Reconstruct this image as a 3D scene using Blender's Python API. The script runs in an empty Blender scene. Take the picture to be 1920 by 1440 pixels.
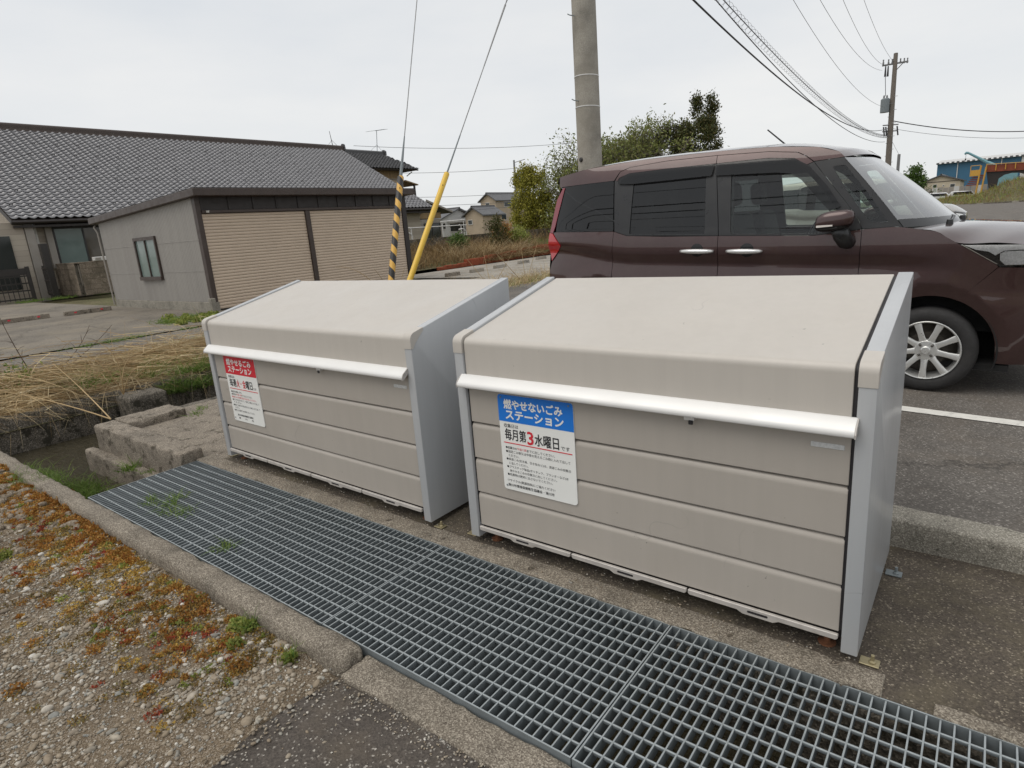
import bpy, bmesh, math, random
import numpy as np
from mathutils import Matrix, Vector
from mathutils.geometry import delaunay_2d_cdt

random.seed(7)
RNG = np.random.default_rng(11)
SC = bpy.context.scene
COL = SC.collection
R = math.radians

# ------------------------------------------------------------------ camera
cam_d = bpy.data.cameras.new('camera')
cam_d.sensor_fit = 'HORIZONTAL'
cam_d.sensor_width = 36.0
cam_d.lens = 36.0 * 1149.18 / 1920.0
cam_d.clip_start = 0.05
cam_d.clip_end = 3000
cam = bpy.data.objects.new('camera', cam_d)
COL.objects.link(cam)
YAW, PITCH, ROLL = R(-38.2727), R(14.3047), R(-4.3034)
fw = Vector((math.sin(YAW) * math.cos(PITCH), math.cos(YAW) * math.cos(PITCH), -math.sin(PITCH)))
rt = Vector((math.cos(YAW), -math.sin(YAW), 0))
up = rt.cross(fw)
rt, up = rt * math.cos(ROLL) + up * math.sin(ROLL), up * math.cos(ROLL) - rt * math.sin(ROLL)
cm = Matrix((rt, up, -fw)).transposed().to_4x4()
cm.translation = (1.8169, -1.9119, 1.4147)
cam.matrix_world = cm
SC.camera = cam

# ------------------------------------------------------------------ sky, sun, exposure
SUN_EL, SUN_AZ = R(61), R(205)      # azimuth clockwise from +Y; the sun is behind the camera, veiled by cloud
world = bpy.data.worlds.new('World')
SC.world = world
world.use_nodes = True
wn, wl = world.node_tree.nodes, world.node_tree.links
wn.clear()
w_out = wn.new('ShaderNodeOutputWorld')
w_bg = wn.new('ShaderNodeBackground')
w_bg.inputs['Strength'].default_value = 0.1
w_sky = wn.new('ShaderNodeTexSky')
w_sky.sky_type = 'NISHITA'
w_sky.sun_disc = False
w_sky.sun_elevation = SUN_EL
w_sky.sun_rotation = SUN_AZ
w_tc = wn.new('ShaderNodeTexCoord')
w_map = wn.new('ShaderNodeMapping')
w_map.inputs['Scale'].default_value = (1.2, 1.2, 4.0)
w_no = wn.new('ShaderNodeTexNoise')
w_no.inputs['Scale'].default_value = 1.6
w_no.inputs['Detail'].default_value = 6
w_no.inputs['Roughness'].default_value = 0.55
w_rp = wn.new('ShaderNodeValToRGB')
w_rp.color_ramp.elements[0].position = 0.3
w_rp.color_ramp.elements[0].color = (7.8, 8.05, 8.3, 1)
w_rp.color_ramp.elements[1].position = 0.72
w_rp.color_ramp.elements[1].color = (9.2, 9.15, 9.0, 1)
w_mx = wn.new('ShaderNodeMix')
w_mx.data_type = 'RGBA'
w_mx.inputs[0].default_value = 0.9
wl.new(w_tc.outputs['Generated'], w_map.inputs['Vector'])
wl.new(w_map.outputs['Vector'], w_no.inputs['Vector'])
wl.new(w_no.outputs['Fac'], w_rp.inputs['Fac'])
wl.new(w_sky.outputs['Color'], w_mx.inputs[6])
wl.new(w_rp.outputs['Color'], w_mx.inputs[7])
wl.new(w_mx.outputs[2], w_bg.inputs['Color'])
wl.new(w_bg.outputs['Background'], w_out.inputs['Surface'])

sun_d = bpy.data.lights.new('sun', 'SUN')
sun_d.energy = 1.35
sun_d.angle = R(48)
sun_d.color = (1.0, 0.95, 0.87)
sun = bpy.data.objects.new('sun', sun_d)
COL.objects.link(sun)
sdir = Vector((math.sin(SUN_AZ) * math.cos(SUN_EL), math.cos(SUN_AZ) * math.cos(SUN_EL), math.sin(SUN_EL)))
sun.rotation_euler = sdir.to_track_quat('Z', 'Y').to_euler()
sun.location = sdir * 60

SC.view_settings.view_transform = 'Standard'
SC.view_settings.look = 'None'
SC.view_settings.exposure = 0.0
SC.view_settings.gamma = 1.0
SC.view_settings.use_curve_mapping = False
SC.render.engine = 'CYCLES'
SC.cycles.max_bounces = 8
SC.cycles.transparent_max_bounces = 24
SC.cycles.use_denoising = True

# ------------------------------------------------------------------ helpers
WM = {}
I4 = Matrix.Identity(4)

def thing(name, label, cat, loc=(0, 0, 0), group=None, rot=None):
    o = bpy.data.objects.new(name, None)
    COL.objects.link(o)
    M = Matrix.Translation(loc)
    if rot is not None:
        M = M @ rot
    o.matrix_basis = M
    WM[o.name] = M
    o.empty_display_size = 0.1
    o['label'] = label
    o['category'] = cat
    if group: o['group'] = group
    return o

def tag(o, label=None, cat=None, group=None, kind=None):
    if label: o['label'] = label
    if cat: o['category'] = cat
    if group: o['group'] = group
    if kind: o['kind'] = kind
    return o

def put(name, me, parent=None, M=None):
    """link mesh data as an object; M is its world matrix"""
    o = bpy.data.objects.new(name, me)
    COL.objects.link(o)
    M = I4 if M is None else M
    if parent is not None:
        o.parent = parent
        o.matrix_parent_inverse = WM[parent.name].inverted()
    o.matrix_basis = M
    WM[o.name] = M.copy()
    return o

def copy_tree(o, M=None, parent=None, swap=None):
    """copy a thing and its parts; M premultiplies the root"""
    c = o.copy()
    COL.objects.link(c)
    if swap and c.data is not None and any(s.material and s.material.name in swap for s in c.material_slots):
        c.data = c.data.copy()
        for k, m in enumerate(c.data.materials):
            if m and m.name in swap: c.data.materials[k] = swap[m.name]
    if parent is not None:
        c.parent = parent
        c.matrix_parent_inverse = o.matrix_parent_inverse.copy()
        c.matrix_basis = o.matrix_basis.copy()
    elif M is not None:
        c.matrix_basis = M @ o.matrix_basis
        WM[c.name] = c.matrix_basis.copy()
    for ch in [x for x in list(bpy.data.objects) if x.parent == o]:
        copy_tree(ch, None, c, swap)
    return c

class MB:
    """collects geometry, then links it as one mesh"""
    def __init__(s): s.v, s.f = [], []
    def add(s, v, f):
        n = len(s.v); s.v += [tuple(p) for p in v]; s.f += [tuple(n + i for i in q) for q in f]; return s
    def box(s, x0, x1, y0, y1, z0, z1):
        return s.add([(x0, y0, z0), (x1, y0, z0), (x1, y1, z0), (x0, y1, z0), (x0, y0, z1), (x1, y0, z1), (x1, y1, z1), (x0, y1, z1)],
                     [(0, 3, 2, 1), (4, 5, 6, 7), (0, 1, 5, 4), (1, 2, 6, 5), (2, 3, 7, 6), (3, 0, 4, 7)])
    def prism(s, prof, a0, a1, axis='x'):
        """closed profile extruded along axis; profile coords are the other two axes in order"""
        n = len(prof)
        def P(a, p):
            return {'x': (a, p[0], p[1]), 'y': (p[0], a, p[1]), 'z': (p[0], p[1], a)}[axis]
        v = [P(a0, p) for p in prof] + [P(a1, p) for p in prof]
        f = [(i, (i + 1) % n, n + (i + 1) % n, n + i) for i in range(n)] + [tuple(range(n))[::-1], tuple(range(n, 2 * n))]
        return s.add(v, f)
    def tube(s, pts, r, n=8, cap=True, r2=None):
        pts = [Vector(p) for p in pts]
        m = len(pts)
        rs = r if isinstance(r, (list, tuple)) else [r + ((r2 if r2 is not None else r) - r) * i / max(1, m - 1) for i in range(m)]
        vs = []
        prev = None
        for i, p in enumerate(pts):
            d = (pts[min(i + 1, m - 1)] - pts[max(i - 1, 0)]).normalized()
            if prev is None:
                a = d.orthogonal().normalized()
            else:
                a = (prev - d * prev.dot(d)).normalized()
            prev = a
            b = d.cross(a)
            vs += [p + (a * math.cos(2 * math.pi * k / n) + b * math.sin(2 * math.pi * k / n)) * rs[i] for k in range(n)]
        f = [(i * n + k, i * n + (k + 1) % n, (i + 1) * n + (k + 1) % n, (i + 1) * n + k) for i in range(m - 1) for k in range(n)]
        if cap: f += [tuple(range(n))[::-1], tuple(range((m - 1) * n, m * n))]
        return s.add(vs, f)
    def lathe(s, prof, c, axis, n=32, u=None):
        """prof: (radius, along) pairs"""
        ax = Vector(axis).normalized()
        a = ax.orthogonal().normalized() if u is None else Vector(u)
        b = ax.cross(a)
        c = Vector(c)
        v = [c + ax * h + (a * math.cos(2 * math.pi * k / n) + b * math.sin(2 * math.pi * k / n)) * r for r, h in prof for k in range(n)]
        m = len(prof)
        f = [(i * n + k, i * n + (k + 1) % n, (i + 1) * n + (k + 1) % n, (i + 1) * n + k) for i in range(m - 1) for k in range(n)]
        return s.add(v, f)
    def grid(s, P, nu, nv):
        """P(u,v) for u,v in 0..1"""
        v = [P(i / nu, j / nv) for i in range(nu + 1) for j in range(nv + 1)]
        f = [(i * (nv + 1) + j, (i + 1) * (nv + 1) + j, (i + 1) * (nv + 1) + j + 1, i * (nv + 1) + j + 1) for i in range(nu) for j in range(nv)]
        return s.add(v, f)
    def mesh(s, name, mat, smooth=False, bevel=0, seg=2, auto=None):
        me = bpy.data.meshes.new(name)
        me.from_pydata(s.v, [], s.f)
        bm = bmesh.new(); bm.from_mesh(me)
        bmesh.ops.recalc_face_normals(bm, faces=bm.faces)
        if bevel:
            es = [e for e in bm.edges if len(e.link_faces) == 2 and e.calc_face_angle(0) > 0.5]
            bmesh.ops.bevel(bm, geom=es, offset=bevel, segments=seg, affect='EDGES', profile=0.5, clamp_overlap=True)
        if smooth:
            ang = 0.6 if auto is None else auto
            for fc in bm.faces: fc.smooth = True
            for e in bm.edges:
                if len(e.link_faces) == 2 and e.calc_face_angle(0) > ang: e.smooth = False
        bm.to_mesh(me); bm.free()
        if mat is not None: me.materials.append(mat)
        return me
    def build(s, name, mat, parent=None, smooth=False, bevel=0, seg=2, M=None, auto=None):
        return put(name, s.mesh(name, mat, smooth, bevel, seg, auto), parent, M)

def raw_mesh(name, v, f, mat, smooth=False):
    """fast path for big numpy meshes; f is (n,3) or (n,4)"""
    v = np.asarray(v, np.float32); f = np.asarray(f, np.int32)
    me = bpy.data.meshes.new(name)
    k = f.shape[1]
    me.vertices.add(len(v)); me.vertices.foreach_set('co', v.ravel())
    me.loops.add(f.size); me.loops.foreach_set('vertex_index', f.ravel())
    me.polygons.add(len(f))
    me.polygons.foreach_set('loop_start', np.arange(0, f.size, k, dtype=np.int32))
    me.polygons.foreach_set('loop_total', np.full(len(f), k, np.int32))
    me.polygons.foreach_set('use_smooth', np.full(len(f), smooth))
    me.update(calc_edges=True)
    me.validate()
    if mat: me.materials.append(mat)
    return me
# ------------------------------------------------------------------ materials
def nodemat(name):
    m = bpy.data.materials.new(name)
    m.use_nodes = True
    nt = m.node_tree
    return m, nt.nodes, nt.links, nt.nodes['Principled BSDF']

def ramp(n, l, fac, stops):
    r = n.new('ShaderNodeValToRGB')
    els = r.color_ramp.elements
    while len(els) < len(stops): els.new(0.5)
    for e, (p, c) in zip(els, stops):
        e.position = p
        e.color = (c[0], c[1], c[2], 1) if not isinstance(c, (int, float)) else (c, c, c, 1)
    l.new(fac, r.inputs['Fac'])
    return r.outputs['Color']

def noise(n, l, vec, scale, detail=4, rough=0.55, out='Fac'):
    t = n.new('ShaderNodeTexNoise')
    t.inputs['Scale'].default_value = scale
    t.inputs['Detail'].default_value = detail
    t.inputs['Roughness'].default_value = rough
    if vec is not None: l.new(vec, t.inputs['Vector'])
    return t.outputs[out]

def mix(n, l, fac, a, b, mode='MIX'):
    m = n.new('ShaderNodeMix'); m.data_type = 'RGBA'; m.blend_type = mode
    for s, v in ((0, fac), (6, a), (7, b)):
        if hasattr(v, 'is_linked'): l.new(v, m.inputs[s])
        else: m.inputs[s].default_value = v if s == 0 else (v[0], v[1], v[2], 1)
    return m.outputs[2]

def bump(n, l, h, strength, dist, prev=None):
    b = n.new('ShaderNodeBump')
    b.inputs['Strength'].default_value = strength
    b.inputs['Distance'].default_value = dist
    l.new(h, b.inputs['Height'])
    if prev is not None: l.new(prev, b.inputs['Normal'])
    return b.outputs['Normal']

def pos(n):
    return n.new('ShaderNodeNewGeometry').outputs['Position']

def objco(n):
    return n.new('ShaderNodeTexCoord').outputs['Object']

SCRATCH = []
def pm(name, col, rough=0.5, metal=0.0, var=0.12, vs=6.0, bs=None, bd=0.002, bstr=0.4, coat=0.0, spec=0.5, dirt=None, streak=False, island=0.0, rv=1.0):
    """plain painted / cast surface: colour with a little mottling, uneven gloss, optional fine relief and dirt"""
    m, n, l, b = nodemat(name)
    P = pos(n)
    if streak:
        mp = n.new('ShaderNodeMapping'); mp.inputs['Scale'].default_value = (1, 1, 0.08); l.new(P, mp.inputs['Vector']); Pn = mp.outputs['Vector']
    else: Pn = P
    f = noise(n, l, Pn, vs, 5)
    lo = [c * (1 - var) for c in col]; hi = [min(1, c * (1 + var)) for c in col]
    c = ramp(n, l, f, [(0.3, lo), (0.7, hi)])
    if island:
        g = n.new('ShaderNodeNewGeometry')
        k = ramp(n, l, g.outputs['Random Per Island'], [(0, 1 - island), (1, 1 + island)])
        c = mix(n, l, 1.0, c, k, 'MULTIPLY')
    if dirt:
        d = noise(n, l, Pn, dirt[1], 6, 0.65)
        d = ramp(n, l, d, [(dirt[2], 0), (dirt[2] + 0.18, dirt[3])])
        c = mix(n, l, d, c, dirt[0])
    if name in SCRATCH:      # fine scratches and faint rain streaks
        ln = noise(n, l, P, 3.1, 2, 0.4)
        sc = ramp(n, l, ln, [(0.492, 0), (0.4965, 1), (0.5005, 0)])
        gate = ramp(n, l, noise(n, l, P, 1.9, 3), [(0.58, 0), (0.64, 0.32)])
        c = mix(n, l, mix(n, l, 1.0, sc, gate, 'MULTIPLY'), c, [q * 0.42 for q in col])
        chip = ramp(n, l, noise(n, l, P, 55, 3, 0.5), [(0.735, 0), (0.75, 0.8)])
        gate2 = ramp(n, l, noise(n, l, P, 2.6, 2), [(0.50, 0), (0.60, 1)])
        c = mix(n, l, mix(n, l, 1.0, chip, gate2, 'MULTIPLY'), c, [q * 0.35 for q in col])
        mp2 = n.new('ShaderNodeMapping'); mp2.inputs['Scale'].default_value = (1, 1, 0.06); l.new(P, mp2.inputs['Vector'])
        c = mix(n, l, 1.0, c, ramp(n, l, noise(n, l, mp2.outputs[0], 26, 4, 0.6), [(0.35, 0.978), (0.65, 1.012)]), 'MULTIPLY')
    l.new(c, b.inputs['Base Color'])
    rr = ramp(n, l, noise(n, l, P, vs * 2.3, 4), [(0.3, max(0, rough - 0.07 * rv)), (0.7, min(1, rough + 0.09 * rv))])
    l.new(rr, b.inputs['Roughness'])
    b.inputs['Metallic'].default_value = metal
    b.inputs['Specular IOR Level'].default_value = spec
    if coat:
        b.inputs['Coat Weight'].default_value = coat; b.inputs['Coat Roughness'].default_value = 0.04
    if bs:
        l.new(bump(n, l, noise(n, l, P, bs, 6, 0.6), bstr, bd), b.inputs['Normal'])
    return m

def stone(name, base, dark, light, grain=240, blotch=3.0, moss=None, rough=0.9, bd=0.004, specks=0.25, warm=None, cracks=False):
    """concrete / asphalt: aggregate grain + larger blotches + relief"""
    m, n, l, b = nodemat(name)
    P = pos(n)
    v = n.new('ShaderNodeTexVoronoi'); v.inputs['Scale'].default_value = grain; l.new(P, v.inputs['Vector'])
    wn_ = n.new('ShaderNodeSeparateColor'); l.new(v.outputs['Color'], wn_.inputs['Color'])
    g = ramp(n, l, wn_.outputs[0], [(0.0, dark), (1 - specks, base), (1 - specks + 0.02, base), (1.0, light)])
    bl = noise(n, l, P, blotch, 7, 0.6)
    blc = ramp(n, l, bl, [(0.28, 0.68), (0.5, 1.0), (0.72, 1.22)])
    c = mix(n, l, 1.0, g, blc, 'MULTIPLY')
    if warm:
        wf = ramp(n, l, noise(n, l, P, blotch * 0.6, 6, 0.7), [(0.48, 0), (0.62, warm[1])])
        c = mix(n, l, wf, c, warm[0])
    if moss:
        mf = ramp(n, l, noise(n, l, P, moss[1], 8, 0.7), [(moss[2], 0), (moss[2] + 0.07, moss[3])])
        c = mix(n, l, mf, c, moss[0])
    if cracks:
        cv = n.new('ShaderNodeTexVoronoi'); cv.feature = 'DISTANCE_TO_EDGE'; cv.inputs['Scale'].default_value = 0.32
        dn = noise(n, l, P, 1.3, 8, 0.75, 'Color')
        ps = n.new('ShaderNodeVectorMath'); ps.operation = 'MULTIPLY_ADD'
        l.new(dn, ps.inputs[0]); ps.inputs[1].default_value = (1.1, 1.1, 0); l.new(P, ps.inputs[2])
        l.new(ps.outputs[0], cv.inputs['Vector'])
        cf = ramp(n, l, cv.outputs['Distance'], [(0.0, 0.75), (0.008, 0)])
        c = mix(n, l, cf, c, [x * 0.4 for x in dark])
    l.new(c, b.inputs['Base Color'])
    b.inputs['Roughness'].default_value = rough
    b.inputs['Specular IOR Level'].default_value = 0.3
    nb = bump(n, l, v.outputs['Distance'], 0.35, bd)
    nb = bump(n, l, noise(n, l, P, grain * 0.22, 8, 0.7), 0.5, bd * 1.6, nb)
    l.new(nb, b.inputs['Normal'])
    return m

def leafmat(name, cols, rough=0.6, trans=0.25):
    m, n, l, b = nodemat(name)
    g = n.new('ShaderNodeNewGeometry')
    k = len(cols)
    c = ramp(n, l, g.outputs['Random Per Island'], [(i / max(1, k - 1), cols[i]) for i in range(k)])
    big = ramp(n, l, noise(n, l, g.outputs['Position'], 2.2, 3), [(0.3, 0.72), (0.7, 1.2)])
    c = mix(n, l, 1.0, c, big, 'MULTIPLY')
    l.new(c, b.inputs['Base Color'])
    b.inputs['Roughness'].default_value = rough
    b.inputs['Specular IOR Level'].default_value = 0.25
    if trans:
        t = n.new('ShaderNodeBsdfTranslucent'); l.new(c, t.inputs['Color'])
        ms = n.new('ShaderNodeMixShader'); ms.inputs[0].default_value = trans
        out = n['Material Output'] if 'Material Output' in n else None
        l.new(b.outputs[0], ms.inputs[1]); l.new(t.outputs[0], ms.inputs[2]); l.new(ms.outputs[0], out.inputs['Surface'])
    return m

def glassmat(name, tint, refl=1.0, rough=0.02, ior=1.5, floor=0.0):
    """thin sheet of glass: tinted see-through with a Fresnel mirror on top"""
    m, n, l, b = nodemat(name)
    n.remove(b)
    t = n.new('ShaderNodeBsdfTransparent'); t.inputs['Color'].default_value = (*tint, 1)
    g = n.new('ShaderNodeBsdfGlossy'); g.inputs['Roughness'].default_value = rough
    fr = n.new('ShaderNodeFresnel'); fr.inputs['IOR'].default_value = ior
    ms = n.new('ShaderNodeMixShader')
    if floor:
        mm = n.new('ShaderNodeMath'); mm.operation = 'MULTIPLY_ADD'; mm.inputs[1].default_value = refl; mm.inputs[2].default_value = floor; mm.use_clamp = True
        l.new(fr.outputs[0], mm.inputs[0]); l.new(mm.outputs[0], ms.inputs[0])
    else: l.new(fr.outputs[0], ms.inputs[0])
    l.new(t.outputs[0], ms.inputs[1]); l.new(g.outputs[0], ms.inputs[2])
    l.new(ms.outputs[0], n['Material Output'].inputs['Surface'])
    return m

M = {}
SCRATCH += ['beige_paint', 'beige_lid_paint', 'grey_side_paint']
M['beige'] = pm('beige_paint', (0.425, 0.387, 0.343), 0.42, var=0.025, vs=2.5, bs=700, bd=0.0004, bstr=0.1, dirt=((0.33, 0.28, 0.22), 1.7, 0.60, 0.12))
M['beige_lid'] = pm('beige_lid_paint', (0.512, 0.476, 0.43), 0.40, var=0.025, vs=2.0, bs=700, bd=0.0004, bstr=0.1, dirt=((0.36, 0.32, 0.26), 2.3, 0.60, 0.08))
M['grey_panel'] = pm('grey_side_paint', (0.455, 0.465, 0.475), 0.26, var=0.015, vs=3, rv=0.15)
M['alu'] = pm('pale_aluminium', (0.80, 0.79, 0.77), 0.38, metal=0.15, var=0.02, vs=4, dirt=((0.5, 0.45, 0.38), 5, 0.66, 0.2))
M['alu_worn'] = pm('worn_aluminium_lip', (0.50, 0.47, 0.44), 0.5, metal=0.2, var=0.12, vs=14, dirt=((0.24, 0.20, 0.16), 9, 0.55, 0.5))
M['rubber'] = pm('black_rubber', (0.022, 0.02, 0.022), 0.6, var=0.2)
M['rust'] = pm('rusty_iron', (0.16, 0.065, 0.03), 0.9, var=0.4, vs=60, bs=200)
M['brass'] = pm('yellowed_zinc', (0.36, 0.31, 0.19), 0.45, metal=0.6, var=0.2, vs=40)
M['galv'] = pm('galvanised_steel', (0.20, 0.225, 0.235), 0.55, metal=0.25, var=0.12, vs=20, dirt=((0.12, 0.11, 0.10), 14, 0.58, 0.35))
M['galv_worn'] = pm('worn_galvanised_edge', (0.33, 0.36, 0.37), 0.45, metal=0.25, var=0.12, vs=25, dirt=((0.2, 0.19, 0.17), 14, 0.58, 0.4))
M['sign_white'] = pm('sign_white', (0.84, 0.84, 0.81), 0.35, var=0.02)
M['sign_blue'] = pm('sign_blue', (0.012, 0.19, 0.68), 0.35, var=0.03)
M['sign_red'] = pm('sign_red', (0.66, 0.03, 0.05), 0.35, var=0.03)
M['ink'] = pm('black_ink', (0.018, 0.018, 0.022), 0.5, var=0.05)
M['plate'] = pm('brand_plate_silver', (0.66, 0.67, 0.67), 0.4, metal=0.3, var=0.15, vs=120)

M['concrete'] = stone('rough_concrete', (0.245, 0.21, 0.168), (0.13, 0.108, 0.085), (0.42, 0.37, 0.305), 260, 5, moss=((0.06, 0.05, 0.036), 11, 0.545, 0.8), bd=0.006, specks=0.35)
M['concrete_pale'] = stone('exposed_aggregate_concrete', (0.225, 0.195, 0.155), (0.115, 0.095, 0.075), (0.40, 0.355, 0.29), 260, 6, moss=((0.09, 0.08, 0.06), 14, 0.60, 0.7), bd=0.006, specks=0.4)
M['concrete_dark'] = stone('stained_ditch_concrete', (0.15, 0.13, 0.105), (0.055, 0.05, 0.04), (0.27, 0.24, 0.20), 130, 4, moss=((0.03, 0.027, 0.018), 7, 0.52, 0.9), bd=0.007)
M['concrete_lot'] = stone('worn_parking_concrete', (0.33, 0.305, 0.265), (0.25, 0.23, 0.20), (0.40, 0.37, 0.33), 90, 1.2, warm=((0.24, 0.19, 0.13), 0.5), cracks=True, bd=0.003)
M['forecourt'] = stone('grey_forecourt_concrete', (0.195, 0.172, 0.142), (0.125, 0.11, 0.09), (0.265, 0.235, 0.195), 110, 0.9, warm=((0.25, 0.215, 0.165), 0.6), cracks=True, bd=0.003)
M['kerb'] = stone('kerb_concrete', (0.29, 0.27, 0.225), (0.17, 0.155, 0.13), (0.46, 0.43, 0.37), 240, 4, moss=((0.05, 0.05, 0.038), 20, 0.60, 0.75), bd=0.005, specks=0.3)
M['pad'] = stone('dark_pad_asphalt', (0.115, 0.095, 0.075), (0.06, 0.05, 0.04), (0.30, 0.26, 0.20), 190, 2.6, warm=((0.19, 0.16, 0.10), 0.4), bd=0.005, specks=0.12)
M['asphalt'] = stone('car_park_asphalt', (0.162, 0.147, 0.131), (0.10, 0.09, 0.08), (0.33, 0.305, 0.275), 150, 1.6, warm=((0.15, 0.12, 0.09), 0.35), bd=0.005, specks=0.14, cracks=True)
M['asphalt_near'] = stone('worn_near_asphalt', (0.105, 0.09, 0.077), (0.06, 0.051, 0.044), (0.46, 0.43, 0.38), 170, 2.0, warm=((0.15, 0.12, 0.085), 0.45), bd=0.006, specks=0.09)
M['road'] = stone('old_road_asphalt', (0.158, 0.145, 0.128), (0.095, 0.087, 0.077), (0.28, 0.255, 0.225), 120, 1.1, warm=((0.2, 0.18, 0.15), 0.5), cracks=True, bd=0.004)
M['soil'] = stone('gravelly_soil', (0.22, 0.17, 0.115), (0.11, 0.08, 0.05), (0.38, 0.33, 0.27), 330, 3.0, warm=((0.13, 0.095, 0.06), 0.7), bd=0.012, specks=0.3)
M['earth'] = stone('field_earth', (0.13, 0.115, 0.06), (0.08, 0.07, 0.035), (0.22, 0.19, 0.10), 30, 0.7, warm=((0.07, 0.10, 0.03), 0.6), bd=0.02)
M['white_line'] = pm('road_paint', (0.70, 0.68, 0.63), 0.75, var=0.08, vs=20, bs=150, bd=0.002, dirt=((0.14, 0.13, 0.12), 22, 0.58, 0.85))

def watermat():
    m, n, l, b = nodemat('ditch_water')
    b.inputs['Base Color'].default_value = (0.060, 0.050, 0.028, 1)
    b.inputs['Roughness'].default_value = 0.06
    b.inputs['IOR'].default_value = 1.33
    mp = n.new('ShaderNodeMapping'); mp.inputs['Scale'].default_value = (1.0, 3.0, 1); l.new(pos(n), mp.inputs['Vector'])
    l.new(bump(n, l, noise(n, l, mp.outputs[0], 11, 5, 0.6), 0.8, 0.09), b.inputs['Normal'])
    return m
M['water'] = watermat()

def pebblemat():
    m, n, l, b = nodemat('river_gravel')
    g = n.new('ShaderNodeNewGeometry')
    c = ramp(n, l, g.outputs['Random Per Island'], [(0, (0.20, 0.165, 0.125)), (0.16, (0.34, 0.29, 0.225)), (0.32, (0.27, 0.215, 0.15)), (0.46, (0.25, 0.25, 0.23)), (0.58, (0.44, 0.40, 0.33)), (0.70, (0.33, 0.275, 0.205)), (0.80, (0.27, 0.215, 0.155)), (0.9, (0.50, 0.455, 0.385)), (1.0, (0.62, 0.59, 0.53))])
    d = ramp(n, l, noise(n, l, g.outputs['Position'], 90, 5), [(0.3, 0.75), (0.7, 1.1)])
    l.new(mix(n, l, 1.0, c, d, 'MULTIPLY'), b.inputs['Base Color'])
    b.inputs['Roughness'].default_value = 0.8
    b.inputs['Specular IOR Level'].default_value = 0.3
    l.new(bump(n, l, noise(n, l, g.outputs['Position'], 300, 4), 0.3, 0.002), b.inputs['Normal'])
    return m
M['pebble'] = pebblemat()

M['straw'] = leafmat('dry_straw', [(0.40, 0.28, 0.14), (0.56, 0.44, 0.25), (0.30, 0.19, 0.09), (0.68, 0.58, 0.38), (0.44, 0.30, 0.15)], 0.7, 0.15)
M['straw_dark'] = leafmat('old_brown_straw', [(0.20, 0.125, 0.055), (0.30, 0.20, 0.09), (0.14, 0.085, 0.04), (0.36, 0.26, 0.13)], 0.8, 0.1)
M['grass'] = leafmat('green_grass', [(0.10, 0.19, 0.03), (0.16, 0.25, 0.05), (0.22, 0.29, 0.07), (0.08, 0.14, 0.03)], 0.6, 0.3)
M['grass_yellow'] = leafmat('yellow_green_weed', [(0.30, 0.33, 0.07), (0.22, 0.28, 0.06), (0.36, 0.36, 0.10), (0.15, 0.20, 0.05)], 0.6, 0.3)
M['weed_orange'] = leafmat('orange_sedum', [(0.34, 0.14, 0.03), (0.45, 0.22, 0.05), (0.25, 0.09, 0.025), (0.50, 0.31, 0.08), (0.30, 0.17, 0.05)], 0.65, 0.2)
M['weed_red'] = leafmat('red_weed', [(0.30, 0.045, 0.03), (0.38, 0.08, 0.04), (0.24, 0.10, 0.04)], 0.65, 0.2)
M['moss_dry'] = leafmat('dry_moss', [(0.26, 0.17, 0.06), (0.36, 0.24, 0.08), (0.18, 0.12, 0.05), (0.22, 0.21, 0.08)], 0.8, 0.1)
M['bark'] = pm('bark', (0.10, 0.075, 0.055), 0.9, var=0.4, vs=25, bs=60, bd=0.01)
M['bark_grey'] = pm('grey_bark', (0.15, 0.13, 0.11), 0.9, var=0.3, vs=25, bs=60, bd=0.01)
# ------------------------------------------------------------------ setting
from mathutils import noise as mnoise

def struct(o):
    o['kind'] = 'structure'
    return o

def lot_z(x):
    return 0.125 + 0.035 * min(3.2, max(-0.9, 1.52 - x))

def sheet(name, rects, mat, zf=None):
    mb = MB()
    for (x0, x1, y0, y1, z) in rects:
        if zf is None: mb.add([(x0, y0, z), (x1, y0, z), (x1, y1, z), (x0, y1, z)], [(0, 1, 2, 3)])
    return mb.build(name, mat)

def rough_mesh(name, boxes, mat, bev=0.02, cell=0.06, amp=0.006, freq=9, seed=0.0, chips=0.0):
    """cast concrete: box with worn, uneven edges and faces"""
    bm = bmesh.new()
    for b in boxes:
        mb = MB().box(*b)
        vs = [bm.verts.new(p) for p in mb.v]
        for f in mb.f: bm.faces.new([vs[i] for i in f])
    bmesh.ops.bevel(bm, geom=bm.edges[:], offset=bev, segments=2, affect='EDGES', profile=0.5, clamp_overlap=True)
    for _ in range(9):
        es = [e for e in bm.edges if e.calc_length() > cell]
        if not es: break
        bmesh.ops.subdivide_edges(bm, edges=es, cuts=1, use_grid_fill=True)
    bmesh.ops.triangulate(bm, faces=[f for f in bm.faces if len(f.verts) > 4])
    bmesh.ops.recalc_face_normals(bm, faces=bm.faces)
    bm.normal_update()
    for v in bm.verts:
        q = Vector((v.co.x * freq + seed, v.co.y * freq, v.co.z * freq))
        d = mnoise.noise(q) * amp + mnoise.noise(q * 3.1) * amp * 0.5
        if chips:
            c = mnoise.noise(q * 1.7 + Vector((9, 3, 1)))
            if c > 0.32: d -= (c - 0.32) * chips
        v.co += v.normal * d
    for f in bm.faces: f.smooth = True
    me = bpy.data.meshes.new(name)
    bm.to_mesh(me); bm.free()
    me.materials.append(mat)
    return me

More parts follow.
